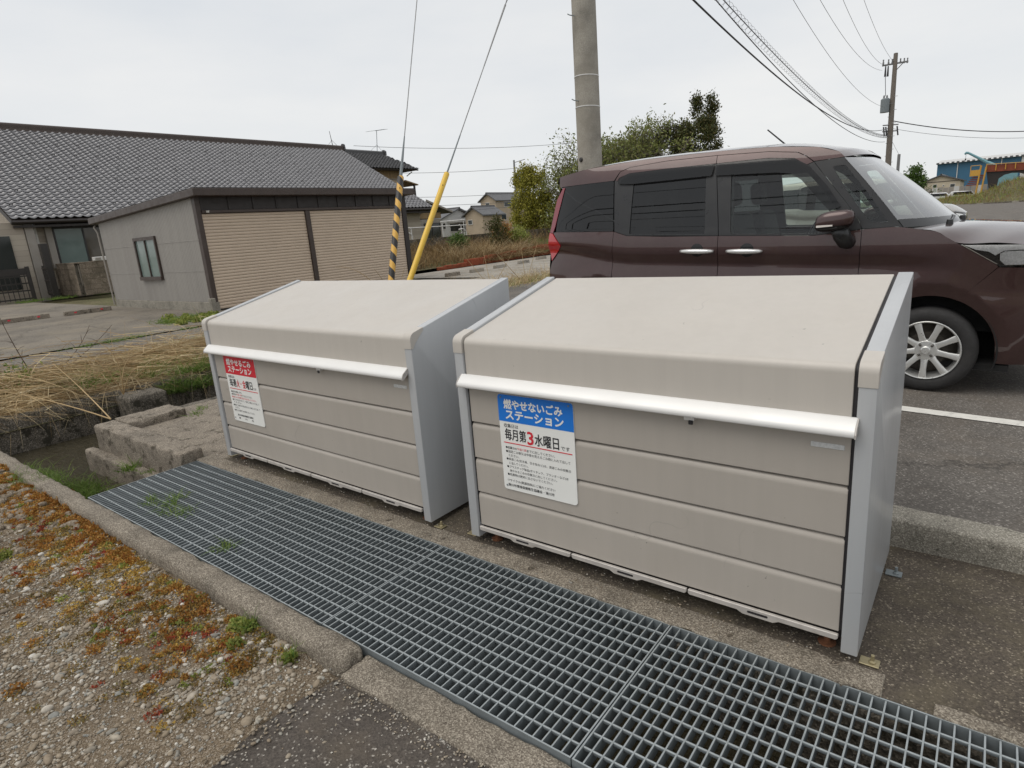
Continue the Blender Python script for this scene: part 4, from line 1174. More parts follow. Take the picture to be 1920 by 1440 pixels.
M['wood_wall'] = pm('weathered_board_wall', (0.27, 0.185, 0.095), 0.8, var=0.25, vs=6, streak=True)
M['block'] = stone('grey_brown_concrete_block', (0.24, 0.195, 0.15), (0.15, 0.12, 0.09), (0.33, 0.28, 0.22), 60, 2.2, moss=((0.10, 0.085, 0.06), 3, 0.5, 0.6), bd=0.004)
M['block_grey'] = stone('weathered_garden_block', (0.15, 0.135, 0.115), (0.09, 0.08, 0.065), (0.23, 0.21, 0.18), 50, 1.6, moss=((0.055, 0.05, 0.035), 2.5, 0.48, 0.8), bd=0.004)
M['red_block'] = stone('brick_red_edging', (0.30, 0.075, 0.035), (0.20, 0.05, 0.025), (0.38, 0.12, 0.06), 60, 2.0, moss=((0.10, 0.06, 0.035), 4, 0.55, 0.6))

def sidingmat():
    m, n, l, b = nodemat('beige_stone_siding')
    br = n.new('ShaderNodeTexBrick')
    mp = n.new('ShaderNodeMapping'); mp.inputs['Rotation'].default_value = (R(90), 0, R(90))
    l.new(pos(n), mp.inputs['Vector']); l.new(mp.outputs[0], br.inputs['Vector'])
    br.inputs['Scale'].default_value = 3.0
    br.inputs['Brick Width'].default_value = 0.6; br.inputs['Row Height'].default_value = 0.18
    br.inputs['Mortar Size'].default_value = 0.012
    br.inputs['Color1'].default_value = (0.44, 0.39, 0.32, 1); br.inputs['Color2'].default_value = (0.36, 0.31, 0.255, 1); br.inputs['Mortar'].default_value = (0.24, 0.21, 0.175, 1)
    l.new(br.outputs['Color'], b.inputs['Base Color'])
    b.inputs['Roughness'].default_value = 0.85
    l.new(bump(n, l, br.outputs['Fac'], 0.4, -0.01), b.inputs['Normal'])
    return m
M['siding'] = sidingmat()

# ---- curved roof tile and tile fields
TU, TW = 0.30, 0.265
def tile_geo(w=0.30, ln=0.31, th=0.020):
    us = [0, 0.045, 0.10, 0.155, 0.19, 0.225, 0.27]
    hs = [0.020, -0.004, -0.012, 0.002, 0.042, 0.052, 0.020]
    v, f = [], []
    for k, (vv, lift) in enumerate(((0.0, 0.052), (ln, 0.004))):
        v += [(u * w / 0.27, vv, h + lift) for u, h in zip(us, hs)]
    v += [(u * w / 0.27, 0.0, h + 0.052 - th) for u, h in zip(us, hs)]
    n = len(us)
    f = [(i, i + 1, n + i + 1, n + i) for i in range(n - 1)] + [(2 * n + i, 2 * n + i + 1, i + 1, i) for i in range(n - 1)]
    return np.array(v), np.array(f)
TV, TF = tile_geo()

def frame(o, u, v):
    u, v = Vector(u).normalized(), Vector(v).normalized()
    n = u.cross(v)
    m = Matrix((u, v, n)).transposed().to_4x4()
    m.translation = o
    return m

def tile_field(parent, name, Mf, cells, mat, single=(), M_single=None):
    """cells: (u, v) offsets. Those in `single` become parts of their own, the rest one stuff mesh"""
    me = raw_mesh('roof_tile', TV, TF, mat, True)
    rest = [c for c in cells if c not in single]
    for (u, v) in single:
        put('roof_tile', me, parent, Mf @ Matrix.Translation((u, v, 0.0015 * math.sin(u * 37 + v * 11))))
    if rest:
        off = np.array([(u, v, 0.002 * math.sin(u * 37 + v * 11)) for u, v in rest])
        V = (TV[None] + off[:, None]).reshape(-1, 3)
        Fq = (TF[None] + (np.arange(len(rest)) * len(TV))[:, None, None]).reshape(-1, 4)
        o = put(name, raw_mesh(name, V, Fq, mat, True), parent, Mf)
        o['kind'] = 'stuff'

# ---- long single-storey house with the big tiled roof
hs = thing('tiled_house', 'long house with a big grey tiled roof behind the tan garage', 'house', (-28, 16, 0))
EX, EZ, RX, RZ, Y0, Y1 = -27.0, 3.03, -35.5, 7.60, 5.6, 27.9
sl_len = math.hypot(RX - EX, RZ - EZ)
Mroof = frame((EX, Y0, EZ), (0, 1, 0), (RX - EX, 0, RZ - EZ))
nu, nv = int((Y1 - Y0) / TU), int(sl_len / TW)
cells = [(i * TU, j * TW) for j in range(nv) for i in range(nu)]
camp = cam.matrix_world.translation
near = sorted([c for c in cells if c[0] < 9.5 - 0 * c[1]], key=lambda c: (Mroof @ Vector((c[0], c[1], 0)) - camp).length + (0 if c[0] < 3.2 + c[1] * 1.2 else 50))[:300]
roof = MB().add([(0, 0, -0.02), (Y1 - Y0, 0, -0.02), (Y1 - Y0, sl_len, -0.02), (0, sl_len, -0.02), (0, 0, -0.20), (Y1 - Y0, 0, -0.20), (Y1 - Y0, sl_len, -0.20), (0, sl_len, -0.20)],
                [(0, 1, 2, 3), (4, 5, 6, 7), (0, 1, 5, 4), (1, 2, 6, 5), (3, 0, 4, 7)]).build('roof', M['brown_dark'], hs, M=Mroof)
tile_field(roof, 'roof_tiles', Mroof, cells, M['tile'], set(near))
# snow guards: small loops on every third tile of some rows
sg_me = MB().tube([(0.02, 0.10, 0.03), (0.04, 0.10, 0.075), (0.075, 0.10, 0.085), (0.11, 0.10, 0.075), (0.13, 0.10, 0.03)], 0.016, 5).mesh('snow_guard', M['brown_dark'])
for j, st in ((4, 2), (9, 3), (14, 3), (19, 3), (24, 3), (29, 3)):
    for i in range(j % 3, nu if j < 20 else nu, st):
        if i > 60 and j > 9: continue
        put('snow_guard', sg_me, roof, Mroof @ Matrix.Translation((i * TU, j * TW, 0.012)))
# stacked ridge with half-round cap
rp = [(-0.19, -0.16), (-0.17, 0.0), (-0.14, 0.03), (-0.14, 0.11), (-0.12, 0.12), (-0.12, 0.19), (-0.10, 0.25), (-0.05, 0.285), (0.0, 0.30), (0.05, 0.285), (0.10, 0.25), (0.12, 0.19), (0.12, 0.12), (0.14, 0.11), (0.14, 0.03), (0.17, 0.0), (0.19, -0.16)]
MB().prism([(RX + a, RZ + b) for a, b in rp], Y0 - 0.05, Y1 + 0.10, 'y').build('ridge', M['brown'], roof, False)
MB().prism([(RX + a * 1.3, RZ + 0.05 + b * 1.25) for a, b in rp], Y1 + 0.10, Y1 + 0.24, 'y').build('ridge_end_tile', M['tile_dark'], roof)
MB().add([(RX, Y0, RZ), (RX, Y1, RZ), (RX - 8.5, Y1, EZ), (RX - 8.5, Y0, EZ)], [(0, 1, 2, 3)]).build('rear_roof', M['tile'], hs)
MB().tube([(EX + 0.06, Y0 - 0.05, EZ - 0.10), (EX + 0.06, Y1, EZ - 0.10)], 0.065, 8).build('gutter', M['brown_dark'], hs)
MB().box(EX - 0.9, EX - 0.02, Y0 + 0.05, Y1 - 0.05, EZ - 0.30, EZ - 0.22).build('soffit', M['brown_dark'], hs)
wl_ = MB().box(-43, -27.75, 6.1, 27.3, -0.05, EZ - 0.02)
wl_.add([(-27.75, 27.3, EZ), (-43, 27.3, EZ), (RX, 27.3, RZ - 0.3)], [(0, 1, 2)])
wl_.add([(-27.75, 6.1, EZ), (-43, 6.1, EZ), (RX, 6.1, RZ - 0.3)], [(0, 2, 1)])
wl_.build('wall', M['siding'], hs)
MB().box(-27.76, -27.70, 6.12, 9.6, -0.05, 0.35).build('plinth', M['concrete_dark'], hs)
# porch pier and entrance side
MB().box(-27.55, -27.2, 4.2, 5.95, -0.05, EZ - 0.1).build('porch_wall', M['siding'], hs, False, 0.01)
MB().box(-27.52, -27.15, 5.97, 6.25, -0.05, EZ - 0.15).build('porch_pier', M['plaster_grey'], hs, False, 0.01)
MB().box(-27.19, -27.14, 4.3, 5.45, 0.5, 2.45).build('porch_window', M['dark_glass'], hs)
def window(par, x, ya, yb, za, zb, panes, fm, gm, split='y'):
    """window in a wall facing +x"""
    w = 0.06
    f = MB()
    f.box(x, x + 0.06, ya, yb, zb - w, zb); f.box(x, x + 0.06, ya, yb, za, za + w)
    f.box(x, x + 0.058, ya, ya + w, za + w, zb - w); f.box(x, x + 0.058, yb - w, yb, za + w, zb - w)
    k = len(panes)
    for i in range(1, k): f.box(x + 0.001, x + 0.055, ya + (yb - ya) * i / k - 0.03, ya + (yb - ya) * i / k + 0.03, za + w, zb - w)
    fo = f.build('window', fm, par)
    for i, pmn in enumerate(panes):
        MB().box(x + 0.012, x + 0.022, ya + w + (yb - ya - 2 * w) * i / k, ya + w + (yb - ya - 2 * w) * (i + 1) / k, za + w, zb - w).build('pane', pmn, fo)
    return fo
window(hs, -27.74, 7.0, 9.1, 1.25, 2.72, [M['frosted'], M['curtain_glass']], M['win_frame'], None)
MB().box(-27.72, -27.55, 6.72, 6.95, 1.15, 2.75).build('shutter_box', M['plaster_grey'], hs, False, 0.01)
MB().box(-27.74, -27.5, 6.9, 9.2, 2.74, 2.86).build('window_hood', M['brown_dark'], hs)
MB().tube([(-27.62, 6.42, 0.2), (-27.62, 6.42, 2.95)], 0.045, 8).build('downpipe', M['white_pipe'], hs)

# block wall and gate in front of the house
def block_wall(name, label, runs, zrows, mat, loc, cap=True):
    """runs: (start, end, thickness axis) with each block its own part"""
    t = thing(name, label, 'wall', loc)
    bl = {}
    for (a, b, ax) in runs:
        L = (Vector(b) - Vector(a)).length
        n = max(1, round(L / 0.4)); q = L / n
        d = (Vector(b) - Vector(a)).normalized()
        for r in range(zrows):
            for i in range(-1 if r % 2 else 0, n):
                s = i * q + (q / 2 if r % 2 else 0)
                e = min(s + q, L); s = max(0, s)
                if e - s < 0.05: continue
                key = (round(e - s, 3), ax)
                if key not in bl:
                    w = key[0]
                    box = (0.004, w - 0.004, -0.06, 0.06, 0.004, 0.196) if ax == 'x' else (-0.06, 0.06, 0.004, w - 0.004, 0.004, 0.196)
                    bl[key] = MB().box(*box).mesh('block', mat, False, 0.006, 1)
                p = Vector(a) + d * s
                put('block', bl[key], t, Matrix.Translation((p.x + 0.003 * math.sin(i * 5 + r * 3) * (ax == 'y'), p.y + 0.003 * math.sin(i * 5 + r * 3) * (ax == 'x'), p.z + 0.2 * r)))
        lo = Vector(a); hi = Vector(b)
        MB().box(min(lo.x, hi.x) - 0.05 * (ax == 'y'), max(lo.x, hi.x) + 0.05 * (ax == 'y'), min(lo.y, hi.y) - 0.05 * (ax == 'x'), max(lo.y, hi.y) + 0.05 * (ax == 'x'), lo.z, lo.z + 0.2 * zrows - 0.004).build('mortar', M['concrete_dark'], t)
        if cap:
            MB().box(min(lo.x, hi.x) - 0.07, max(lo.x, hi.x) + 0.07, min(lo.y, hi.y) - 0.07, max(lo.y, hi.y) + 0.07, lo.z + 0.2 * zrows, lo.z + 0.2 * zrows + 0.05).build('coping', mat, t, False, 0.008, 1)
    return t
block_wall('block_wall', 'low brown block wall in front of the tiled house beside the garage', [((-28.2, 6.85, 0.08), (-25.62, 6.85, 0.08), 'x'), ((-25.55, 6.92, 0.08), (-25.55, 8.9, 0.08), 'y')], 6, M['block'], (-25.6, 7.0, 0.05))
gt = thing('gate', 'open black metal gate with grid bars before the tiled house', 'gate', (-26.5, 5.2, 0.1))
for (x, y, z1) in ((-26.5, 5.55, 1.32), (-26.5, 3.6, 1.32)):
    MB().box(x - 0.05, x + 0.05, y - 0.06, y + 0.06, 0.02, z1).build('gate_post', M['win_frame'], gt, False, 0.006, 1)
for z in (0.16, 0.45, 0.72, 0.98, 1.24): MB().box(-26.52, -26.48, 3.66, 5.49, z - 0.025, z + 0.025).build('rail', M['win_frame'], gt)
for i in range(12): MB().box(-26.515, -26.485, 3.75 + i * 0.15, 3.77 + i * 0.15, 0.1, 1.24).build('bar', M['win_frame'], gt)
MB().box(-26.53, -26.47, 3.66, 5.49, 1.02, 1.22).build('top_panel', M['win_frame'], gt)
gp = thing('gate_post', 'tall dark gate post with folded gate leaf beside the block wall', 'post', (-26.5, 6.3, 0.05))
MB().box(-26.62, -26.38, 6.10, 6.34, 0.0, 2.10).build('column', M['win_frame'], gp, False, 0.01, 1)
for z in (0.3, 0.75, 1.2): MB().box(-26.45, -25.9, 5.98, 6.02, z - 0.03, z + 0.03).build('leaf_rail', M['win_frame'], gp)
for i in range(5): MB().box(-26.42 + i * 0.125, -26.39 + i * 0.125, 5.985, 6.015, 0.2, 1.3).build('leaf_bar', M['win_frame'], gp)
mb_ = thing('meter_box', 'small white box lying on top of the brown block wall', 'box', (-25.55, 7.7, 1.33))
MB().box(-25.68, -25.45, 7.45, 7.95, 1.332, 1.48).build('case', M['white_pipe'], mb_, False, 0.02, 2)
MB().box(-25.445, -25.435, 7.5, 7.68, 1.36, 1.45).build('cover', M['plaster_grey'], mb_, False, 0.0, 2)

# ---- garage with two roller shutters
gr = thing('garage', 'tan garage with two roller shutters and grey corrugated side wall', 'garage', (-15, 8.3, 0))
GX0, GX1, GYa, GYb = -18.0, -12.4, 5.2, 11.55
zf, zb = 2.58, 2.36
n = 74
pts = []
for k in range(n * 4 + 1):
    x = GX0 + (GX1 - GX0) * k / (n * 4)
    pts.append((x, GYa - 0.014 * (1 if k % 4 in (1, 2) else 0)))
mbx = MB()
vv = [(x, y, 0.24) for x, y in pts] + [(x, y, zb + (zf - zb) * (x - GX0) / (GX1 - GX0)) for x, y in pts]
m_ = len(pts)
mbx.add(vv, [(i, i + 1, m_ + i + 1, m_ + i) for i in range(m_ - 1)])
mbx.build('side_wall', M['corrugated'], gr)
for zz in (0.95, 1.65): MB().box(GX0 + 0.02, GX1 - 0.12, GYa - 0.018, GYa - 0.0155, zz, zz + 0.012).build('sheet_lap', M['corrugated'], gr)
MB().box(GX0, GX1 + 0.02, GYa - 0.03, GYa + 0.12, -0.05, 0.235).build('foundation', M['kerb'], gr, False, 0.01, 1)
MB().box(GX0, GX0 + 0.1, GYa + 0.02, GYb, 0, zb).build('rear_wall', M['corrugated'], gr)
MB().box(GX0, GX1, GYb - 0.1, GYb, 0, zb).build('far_wall', M['corrugated'], gr)
rf = MB().prism([(GX0 - 0.25, zb - 0.02), (GX1 + 0.32, zf + 0.005), (GX1 + 0.32, zf + 0.165), (GX0 - 0.25, zb + 0.14)], GYa - 0.16, GYb + 0.16, 'y').build('roof', M['brown'], gr, False, 0.012, 1)
MB().prism([(GX0 - 0.24, zb + 0.141), (GX1 + 0.31, zf + 0.166), (GX1 + 0.31, zf + 0.18), (GX0 - 0.24, zb + 0.155)], GYa - 0.15, GYb + 0.15, 'y').build('roof_sheet', M['brown_dark'], rf)
MB().box(GX1 - 0.14, GX1 + 0.012, GYa - 0.016, GYa + 0.10, 0.10, zf).build('corner_post', M['brown'], gr, False, 0.006, 1)
MB().box(GX1 - 0.1, GX1 + 0.02, GYb - 0.16, GYb + 0.01, 0.0, zf).build('corner_post', M['brown_dark'], gr, False, 0.006, 1)
MB().box(GX1 - 0.1, GX1 + 0.01, GYa + 0.10, GYb - 0.16, 2.225, zf).build('lintel', M['brown_dark'], gr, False, 0.006, 1)
MB().box(GX1 + 0.01, GX1 + 0.05, GYa + 0.10, GYb - 0.16, 2.225, 2.29).build('shutter_head', M['brown'], gr, False, 0.006, 1)
for k in range(9):
    y = GYa + 0.75 + k * 0.62
    MB().box(GX1 + 0.01, GX1 + 0.03, y, y + 0.035, 2.29, zf).build('lintel_rib', M['brown_dark'], gr)
MB().box(GX1 - 0.06, GX1 + 0.035, 8.00, 8.13, 0.03, 2.225).build('mullion', M['brown'], gr, False, 0.005, 1)
slat = [(-0.014, 0.0), (0.000, 0.002), (0.0045, 0.010), (0.006, 0.034), (0.0045, 0.058), (0.000, 0.066), (-0.006, 0.068), (-0.014, 0.068)]
for sname, ya, yb in (('roller_shutter', GYa + 0.11, 7.995), ('roller_shutter', 8.135, GYb - 0.17)):
    me = MB().prism(slat, ya, yb, 'y').mesh('shutter_slat', M['shutter'], True, 0, 1, 0.9)
    sh = MB().box(GX1 - 0.05, GX1 - 0.03, ya, yb, 0.03, 2.22).build(sname, M['brown_dark'], gr)
    for k in range(30):
        put('shutter_slat', me, sh, Matrix.Translation((GX1 - 0.02, 0, 0.06 + k * 0.072)))
MB().box(GX1 - 0.06, GX1 + 0.06, GYa - 0.10, GYa + 0.02, 0.0, 0.33).build('corner_stone', M['kerb'], gr, False, 0.015, 2)
# side window (faces -y)
f = MB()
xa, xb, za, zb_ = -15.88, -14.65, 0.81, 1.83
f.box(xa, xb, GYa - 0.07, GYa - 0.012, zb_ - 0.06, zb_ + 0.02); f.box(xa, xb, GYa - 0.09, GYa - 0.012, za - 0.04, za + 0.05)
f.box(xa, xa + 0.06, GYa - 0.068, GYa - 0.012, za + 0.05, zb_ - 0.06); f.box(xb - 0.06, xb, GYa - 0.068, GYa - 0.012, za + 0.05, zb_ - 0.06)
f.box((xa + xb) / 2 - 0.02, (xa + xb) / 2 + 0.02, GYa - 0.062, GYa - 0.012, za + 0.05, zb_ - 0.06)
wo = f.build('window', M['brown'], gr)
for a, b in ((xa + 0.06, (xa + xb) / 2 - 0.02), ((xa + xb) / 2 + 0.02, xb - 0.06)):
    MB().box(a, b, GYa - 0.03, GYa - 0.02, za + 0.05, zb_ - 0.06).build('pane', M['frosted'], wo)
MB().tube([(-18.15, GYa - 0.02, 2.34), (-18.10, GYa - 0.10, 2.25), (-18.02, GYa - 0.07, 2.10), (-18.0, GYa - 0.06, 0.1)], 0.022, 8).build('downpipe', M['plaster_grey'], gr, True)
lp = MB().lathe([(0, 0.05), (0.03, 0.045), (0.04, 0.0)], (GX1 + 0.06, GYa + 0.22, 2.28), (0, 0, -1), 12).build('sensor_lamp', M['white_pipe'], gr, True)

# concrete wheel stops on the forecourt
def wheel_stop(name, label, loc, mat, L=0.62, group=None, red=True, rot=0.0):
    t = thing(name, label, 'wheel stop', loc, group, Matrix.Rotation(rot, 4, 'Z'))
    Mx = Matrix.Translation(loc) @ Matrix.Rotation(rot, 4, 'Z')
    MB().prism([(-0.075, 0.0), (0.075, 0.0), (0.055, 0.11), (-0.055, 0.11)], -L / 2, L / 2, 'y').build('block', mat, t, False, 0.012, 2, Mx)
    for s in (-1, 1):
        if red: MB().box(0.062, 0.072, s * L * 0.28 - 0.03, s * L * 0.28 + 0.03, 0.045, 0.08).build('reflector', M['sign_red'], t, False, 0.004, 1, Mx)
        else: MB().lathe([(0, 0.002), (0.022, 0.002), (0.022, -0.004)], (0, s * L * 0.28, 0.111), (0, 0, 1), 10).build('bolt_hole', M['under'], t, False, 0, 1, Mx)
wheel_stop('wheel_stop', 'concrete wheel stop with red reflectors at the left edge of the forecourt', (-17.3, 2.78, 0.03), M['concrete'], 1.1)
wheel_stop('wheel_stop', 'concrete wheel stop on the forecourt just left of the garage', (-17.1, 4.15, 0.03), M['concrete'], 1.1)
for i, (x, y, d) in enumerate(((-11.75, 13.85, 'concrete wheel stop beside the yellow guy-wire cover, first of the row'), (-11.95, 15.35, 'second concrete wheel stop of the row before the dry grass'), (-12.3, 17.25, 'third concrete wheel stop of the row before the dry grass'), (-12.9, 19.3, 'wheel stop nearest the van at the end of the row'))):
    wheel_stop('wheel_stop', d, (x, y, 0.06), M['concrete_lot'], 0.62, 'wheel stops in the pale parking lot', False)
wheel_stop('wheel_stop', 'dim wheel stop in the corner beside the dark garage post', (-11.7, 12.6, 0.06), M['concrete'], 0.6, None, False)

# ---- garden wall, red edging, laundry poles
block_wall('garden_wall', 'weathered grey block garden wall behind the dry grass', [((-18, 13.0, 0.02), (-18, 30.0, 0.02), 'y')], 6, M['block_grey'], (-18, 20, 0), False)
ed = thing('planter_edging', 'low brick-red block edging at the foot of the dry grass bank', 'edging', (-15, 19, 0.05))
for k in range(22):
    y = 15.2 + k * 0.42
    x = -14.85 - 0.02 * k
    h = 0.18 + 0.016 * k if k > 3 else 0.10 + 0.02 * k
    MB().box(x - 0.09, x + 0.09, y + 0.006, y + 0.414, 0.02, 0.04 + h + 0.02 * math.sin(k * 1.9)).build('edging_block', M['red_block'], ed, False, 0.012, 1)
def P(u, v):
    x, y = -17.9 + 3.0 * u, 13.2 + 16.5 * v
    return (x, y, 0.55 * (1 - u) * (0.8 + 0.4 * mnoise.noise(Vector((x, y, 0)))) + 0.10 + 0.18 * v)
struct(MB().grid(P, 12, 60).build('grass_bank', M['earth'], smooth=True, auto=3))
lp1 = thing('laundry_pole', 'white laundry pole frame with bent arms beyond the garden wall', 'pole', (-19.2, 19, 0.2))
MB().tube([(-19.2, 17.6, 1.72), (-19.2, 22.0, 1.70)], 0.022, 8).build('rail', M['white_pipe'], lp1, True)
for y in (18.2, 21.6): MB().tube([(-19.2, y, 0.0), (-19.2, y, 1.66), (-19.2, y - 0.12, 1.74)], 0.025, 8).build('upright', M['white_pipe'], lp1, True)
lp2 = thing('laundry_pole', 'upper white rail of the laundry area before the beige house', 'pole', (-19.9, 21, 0.2))
MB().tube([(-19.9, 20.9, 1.93), (-19.9, 22.7, 1.97)], 0.03, 8).build('rail', M['white_pipe'], lp2, True)
for y in (21.0, 22.6): MB().tube([(-19.9, y, 0.0), (-19.9, y, 1.94)], 0.02, 8).build('upright', M['white_pipe'], lp2, True)
for i, (y0, y1, d) in enumerate(((17.05, 17.55, 'bent white pipe by the striped guy-wire cover'), (20.65, 21.15, 'bent white pipe standing above the garden wall amid weeds'))):
    pb = thing('vent_pipe', d, 'pipe', (-18.5, y1, 0.2))
    MB().tube([(-18.5, y0, 1.50), (-18.5, (y0 + y1) / 2, 1.52), (-18.5, y1 - 0.10, 1.47), (-18.5, y1, 1.36), (-18.5, y1, 0.2)], 0.032, 8).build('pipe', M['white_pipe'], pb, True)

# ---- two-storey house behind
h2 = thing('old_house', 'old two-storey house with dark tiled hip roof and small balcony', 'house', (-37, 31, 0))
def roof_poly(par, name, P3, tiles=True, mat=None, th=0.10):
    """sloping roof face from 3D corners: first two along the eave"""
    P3 = [Vector(p) for p in P3]
    u = (P3[1] - P3[0]).normalized()
    nrm = u.cross(P3[-1] - P3[0]).normalized()
    v = nrm.cross(u)
    Mf = frame(P3[0], u, v)
    q = [((p - P3[0]).dot(u), (p - P3[0]).dot(v)) for p in P3]
    r = MB().prism(q, -th, -0.01, 'z').build(name, M['brown_dark'], par, M=Mf)
    if tiles:
        um = max(p[0] for p in q); vm = max(p[1] for p in q)
        cl = [(i * TU, j * TW) for j in range(int(vm / TW) + 1) for i in range(int(um / TU) + 1) if inpoly((i * TU + 0.15, j * TW + 0.13), q)]
        tile_field(r, 'roof_tiles', Mf, cl, mat or M['tile_dark'])
    return r
ex, ez = -33.9, 6.26
roof_poly(h2, 'roof', [(ex, 24.5, ez), (ex, 33.75, ez), (-36.6, 32.6, 7.62), (-36.6, 24.5, 7.62)])
roof_poly(h2, 'roof', [(ex, 33.75, ez), (-41, 33.75, ez), (-36.7, 32.6, 7.62)])
MB().prism([(-36.72, 7.55), (-36.72, 7.80), (-36.6, 7.88), (-36.48, 7.80), (-36.48, 7.55)], 24.5, 32.75, 'y').build('ridge', M['tile_dark'], h2)
MB().prism([(-36.78, 7.55), (-36.78, 7.86), (-36.6, 7.98), (-36.42, 7.86), (-36.42, 7.55)], 32.75, 32.95, 'y').build('ridge_end_tile', M['tile_dark'], h2)
MB().box(-41, -34.7, 25, 32.75, 5.62, 6.2).build('upper_board_wall', M['wood_wall'], h2)
MB().box(-41, -34.72, 25, 32.73, 2.5, 5.56).build('upper_wall', M['plaster'], h2)
MB().box(-34.71, -34.64, 25, 32.78, 5.56, 5.62).build('wall_band', M['plaster_grey'], h2)
bal = MB().prism([(32.75, 5.52), (34.05, 5.22), (34.05, 5.14), (32.75, 5.42)], -36.5, -34.4, 'x').build('balcony_roof', M['wood_wall'], h2)
MB().box(-34.56, -34.44, 33.62, 33.74, 3.6, 5.2).build('balcony_post', M['brown_dark'], h2)
MB().box(-34.54, -34.46, 32.75, 33.62, 4.20, 4.26).build('balcony_rail', M['win_frame'], h2)
for k in range(8): MB().box(-34.52, -34.48, 32.85 + k * 0.1, 32.88 + k * 0.1, 3.62, 4.20).build('baluster', M['win_frame'], h2)
roof_poly(h2, 'lower_roof', [(-32.9, 24.5, 3.48), (-32.9, 33.5, 3.48), (-34.7, 33.5, 4.30), (-34.7, 24.5, 4.30)])
roof_poly(h2, 'lean_to_roof', [(-33.0, 36.1, 2.98), (-41, 36.1, 2.98), (-41, 33.4, 3.85), (-33.0, 33.4, 3.85)], False)
MB().prism([(33.3, 3.80), (36.15, 2.90), (36.15, 3.04), (33.3, 3.95)], -33.04, -32.94, 'x').build('verge_board', M['plaster_grey'], h2)
MB().box(-41, -33.4, 25, 35.2, 2.55, 2.98).build('lower_board_wall', M['wood_wall'], h2)
MB().box(-41, -33.42, 25, 35.18, -0.1, 2.5).build('lower_wall', M['plaster_grey'], h2)
window(h2, -33.42, 33.2, 35.0, 0.9, 2.2, [M['dark_glass'], M['dark_glass']], M['win_frame'], None)
MB().tube([(-33.3, 33.0, 3.0), (-33.2, 32.6, 2.9), (-33.2, 31.9, 2.6)], 0.05, 6).build('downpipe', M['brown_dark'], h2)
MB().tube([(-34.2, 33.3, 6.1), (-34.4, 32.9, 5.8)], 0.04, 6).build('downpipe', M['white_pipe'], h2)
ant = thing('television_aerial', 'thin television aerial standing on the old house roof', 'aerial', (-36.4, 31.8, 7.8))
MB().tube([(-36.4, 32.0, 7.8), (-36.42, 32.2, 9.35)], 0.022, 6).build('mast', M['galv'], ant)
MB().tube([(-36.4, 32.05, 9.30), (-36.4, 32.75, 9.42)], 0.02, 6).build('boom', M['galv'], ant)
for k in range(4): MB().tube([(-37.2 + 0.08 * k, 32.05 + k * 0.2 - 0.25, 9.32 + k * 0.03), (-35.7 - 0.08 * k, 32.05 + k * 0.2 + 0.25, 9.32 + k * 0.03)], 0.012, 5).build('element', M['galv'], ant)
for y in (31.4, 32.5): MB().tube([(-36.4, y, 7.85), (-36.41, 32.05, 8.3)], 0.01, 5).build('stay', M['galv'], ant)
an2 = thing('roof_mast', 'short bare mast on the roof ridge beside the tiled roof end', 'mast', (-36.5, 27.9, 7.7))
MB().tube([(-36.5, 28.0, 7.75), (-36.52, 27.85, 9.0)], [0.03, 0.015], 6).build('pole', M['win_frame'], an2)
MB().tube([(-36.5, 27.4, 7.85), (-36.51, 27.95, 8.4), (-36.5, 28.6, 7.85)], 0.012, 5).build('stay', M['win_frame'], an2)

# ---- more distant houses
def gable_house(name, label, axis, a0, a1, c, hw, zw, zr, wall, roofm, z0=-0.1, over=0.35, wins=()):
    """ridge along `axis` from a0 to a1, centred on c with half width hw"""
    t = thing(name, label, 'house', ((a0 + a1) / 2, c, z0) if axis == 'x' else (c, (a0 + a1) / 2, z0))
    pr = [(c - hw, z0), (c + hw, z0), (c + hw, zw), (c, zr - 0.05), (c - hw, zw)]
    MB().prism(pr, a0, a1, axis).build('wall', wall, t)
    k = (zr - zw) / hw
    for s in (-1, 1):
        e = c + s * (hw + over)
        ze = zw - k * over
        MB().prism([(c, zr), (e, ze), (e, ze + 0.14), (c, zr + 0.16)], a0 - over, a1 + over, axis).build('roof', roofm, t)
    MB().prism([(c - 0.14, zr + 0.08), (c + 0.14, zr + 0.08), (c + 0.08, zr + 0.26), (c - 0.08, zr + 0.26)], a0 - over, a1 + over, axis).build('ridge', M['tile_dark'], t)
    for (f, p, q, za, zb) in wins:
        w = MB()
        if f == 'end':    # on the a0 end when axis is y, or the a1 end when axis is x
            if axis == 'y': w.box(p, q, a0 - 0.06, a0 - 0.001, za, zb)
            else: w.box(a1 + 0.001, a1 + 0.06, p, q, za, zb)
        else:
            if axis == 'y': w.box(c + hw + 0.001, c + hw + 0.06, p, q, za, zb)
            else: w.box(p, q, c - hw - 0.06, c - hw - 0.001, za, zb)
        wo = w.build('window', M['white_pipe'], t)
        g = MB()
        if f == 'end' and axis == 'y': g.box(p + 0.06, q - 0.06, a0 - 0.066, a0 - 0.061, za + 0.06, zb - 0.06)
        elif f == 'end': g.box(a1 + 0.061, a1 + 0.066, p + 0.06, q - 0.06, za + 0.06, zb - 0.06)
        elif axis == 'y': g.box(c + hw + 0.061, c + hw + 0.066, p + 0.06, q - 0.06, za + 0.06, zb - 0.06)
        else: g.box(p + 0.06, q - 0.06, c - hw - 0.066, c - hw - 0.061, za + 0.06, zb - 0.06)
        g.build('pane', M['dark_glass'], wo)
    return t
M['roof_sheet'] = pm('slate_grey_roof', (0.10, 0.10, 0.105), 0.5, var=0.12, vs=2)
gable_house('small_house', 'small beige gabled house with dark grey roof before the yellow tree', 'y', 55, 58.6, -46.9, 1.35, 3.15, 3.95, M['plaster'], M['roof_sheet'], wins=[('end', -47.85, -47.15, 2.05, 2.62)])
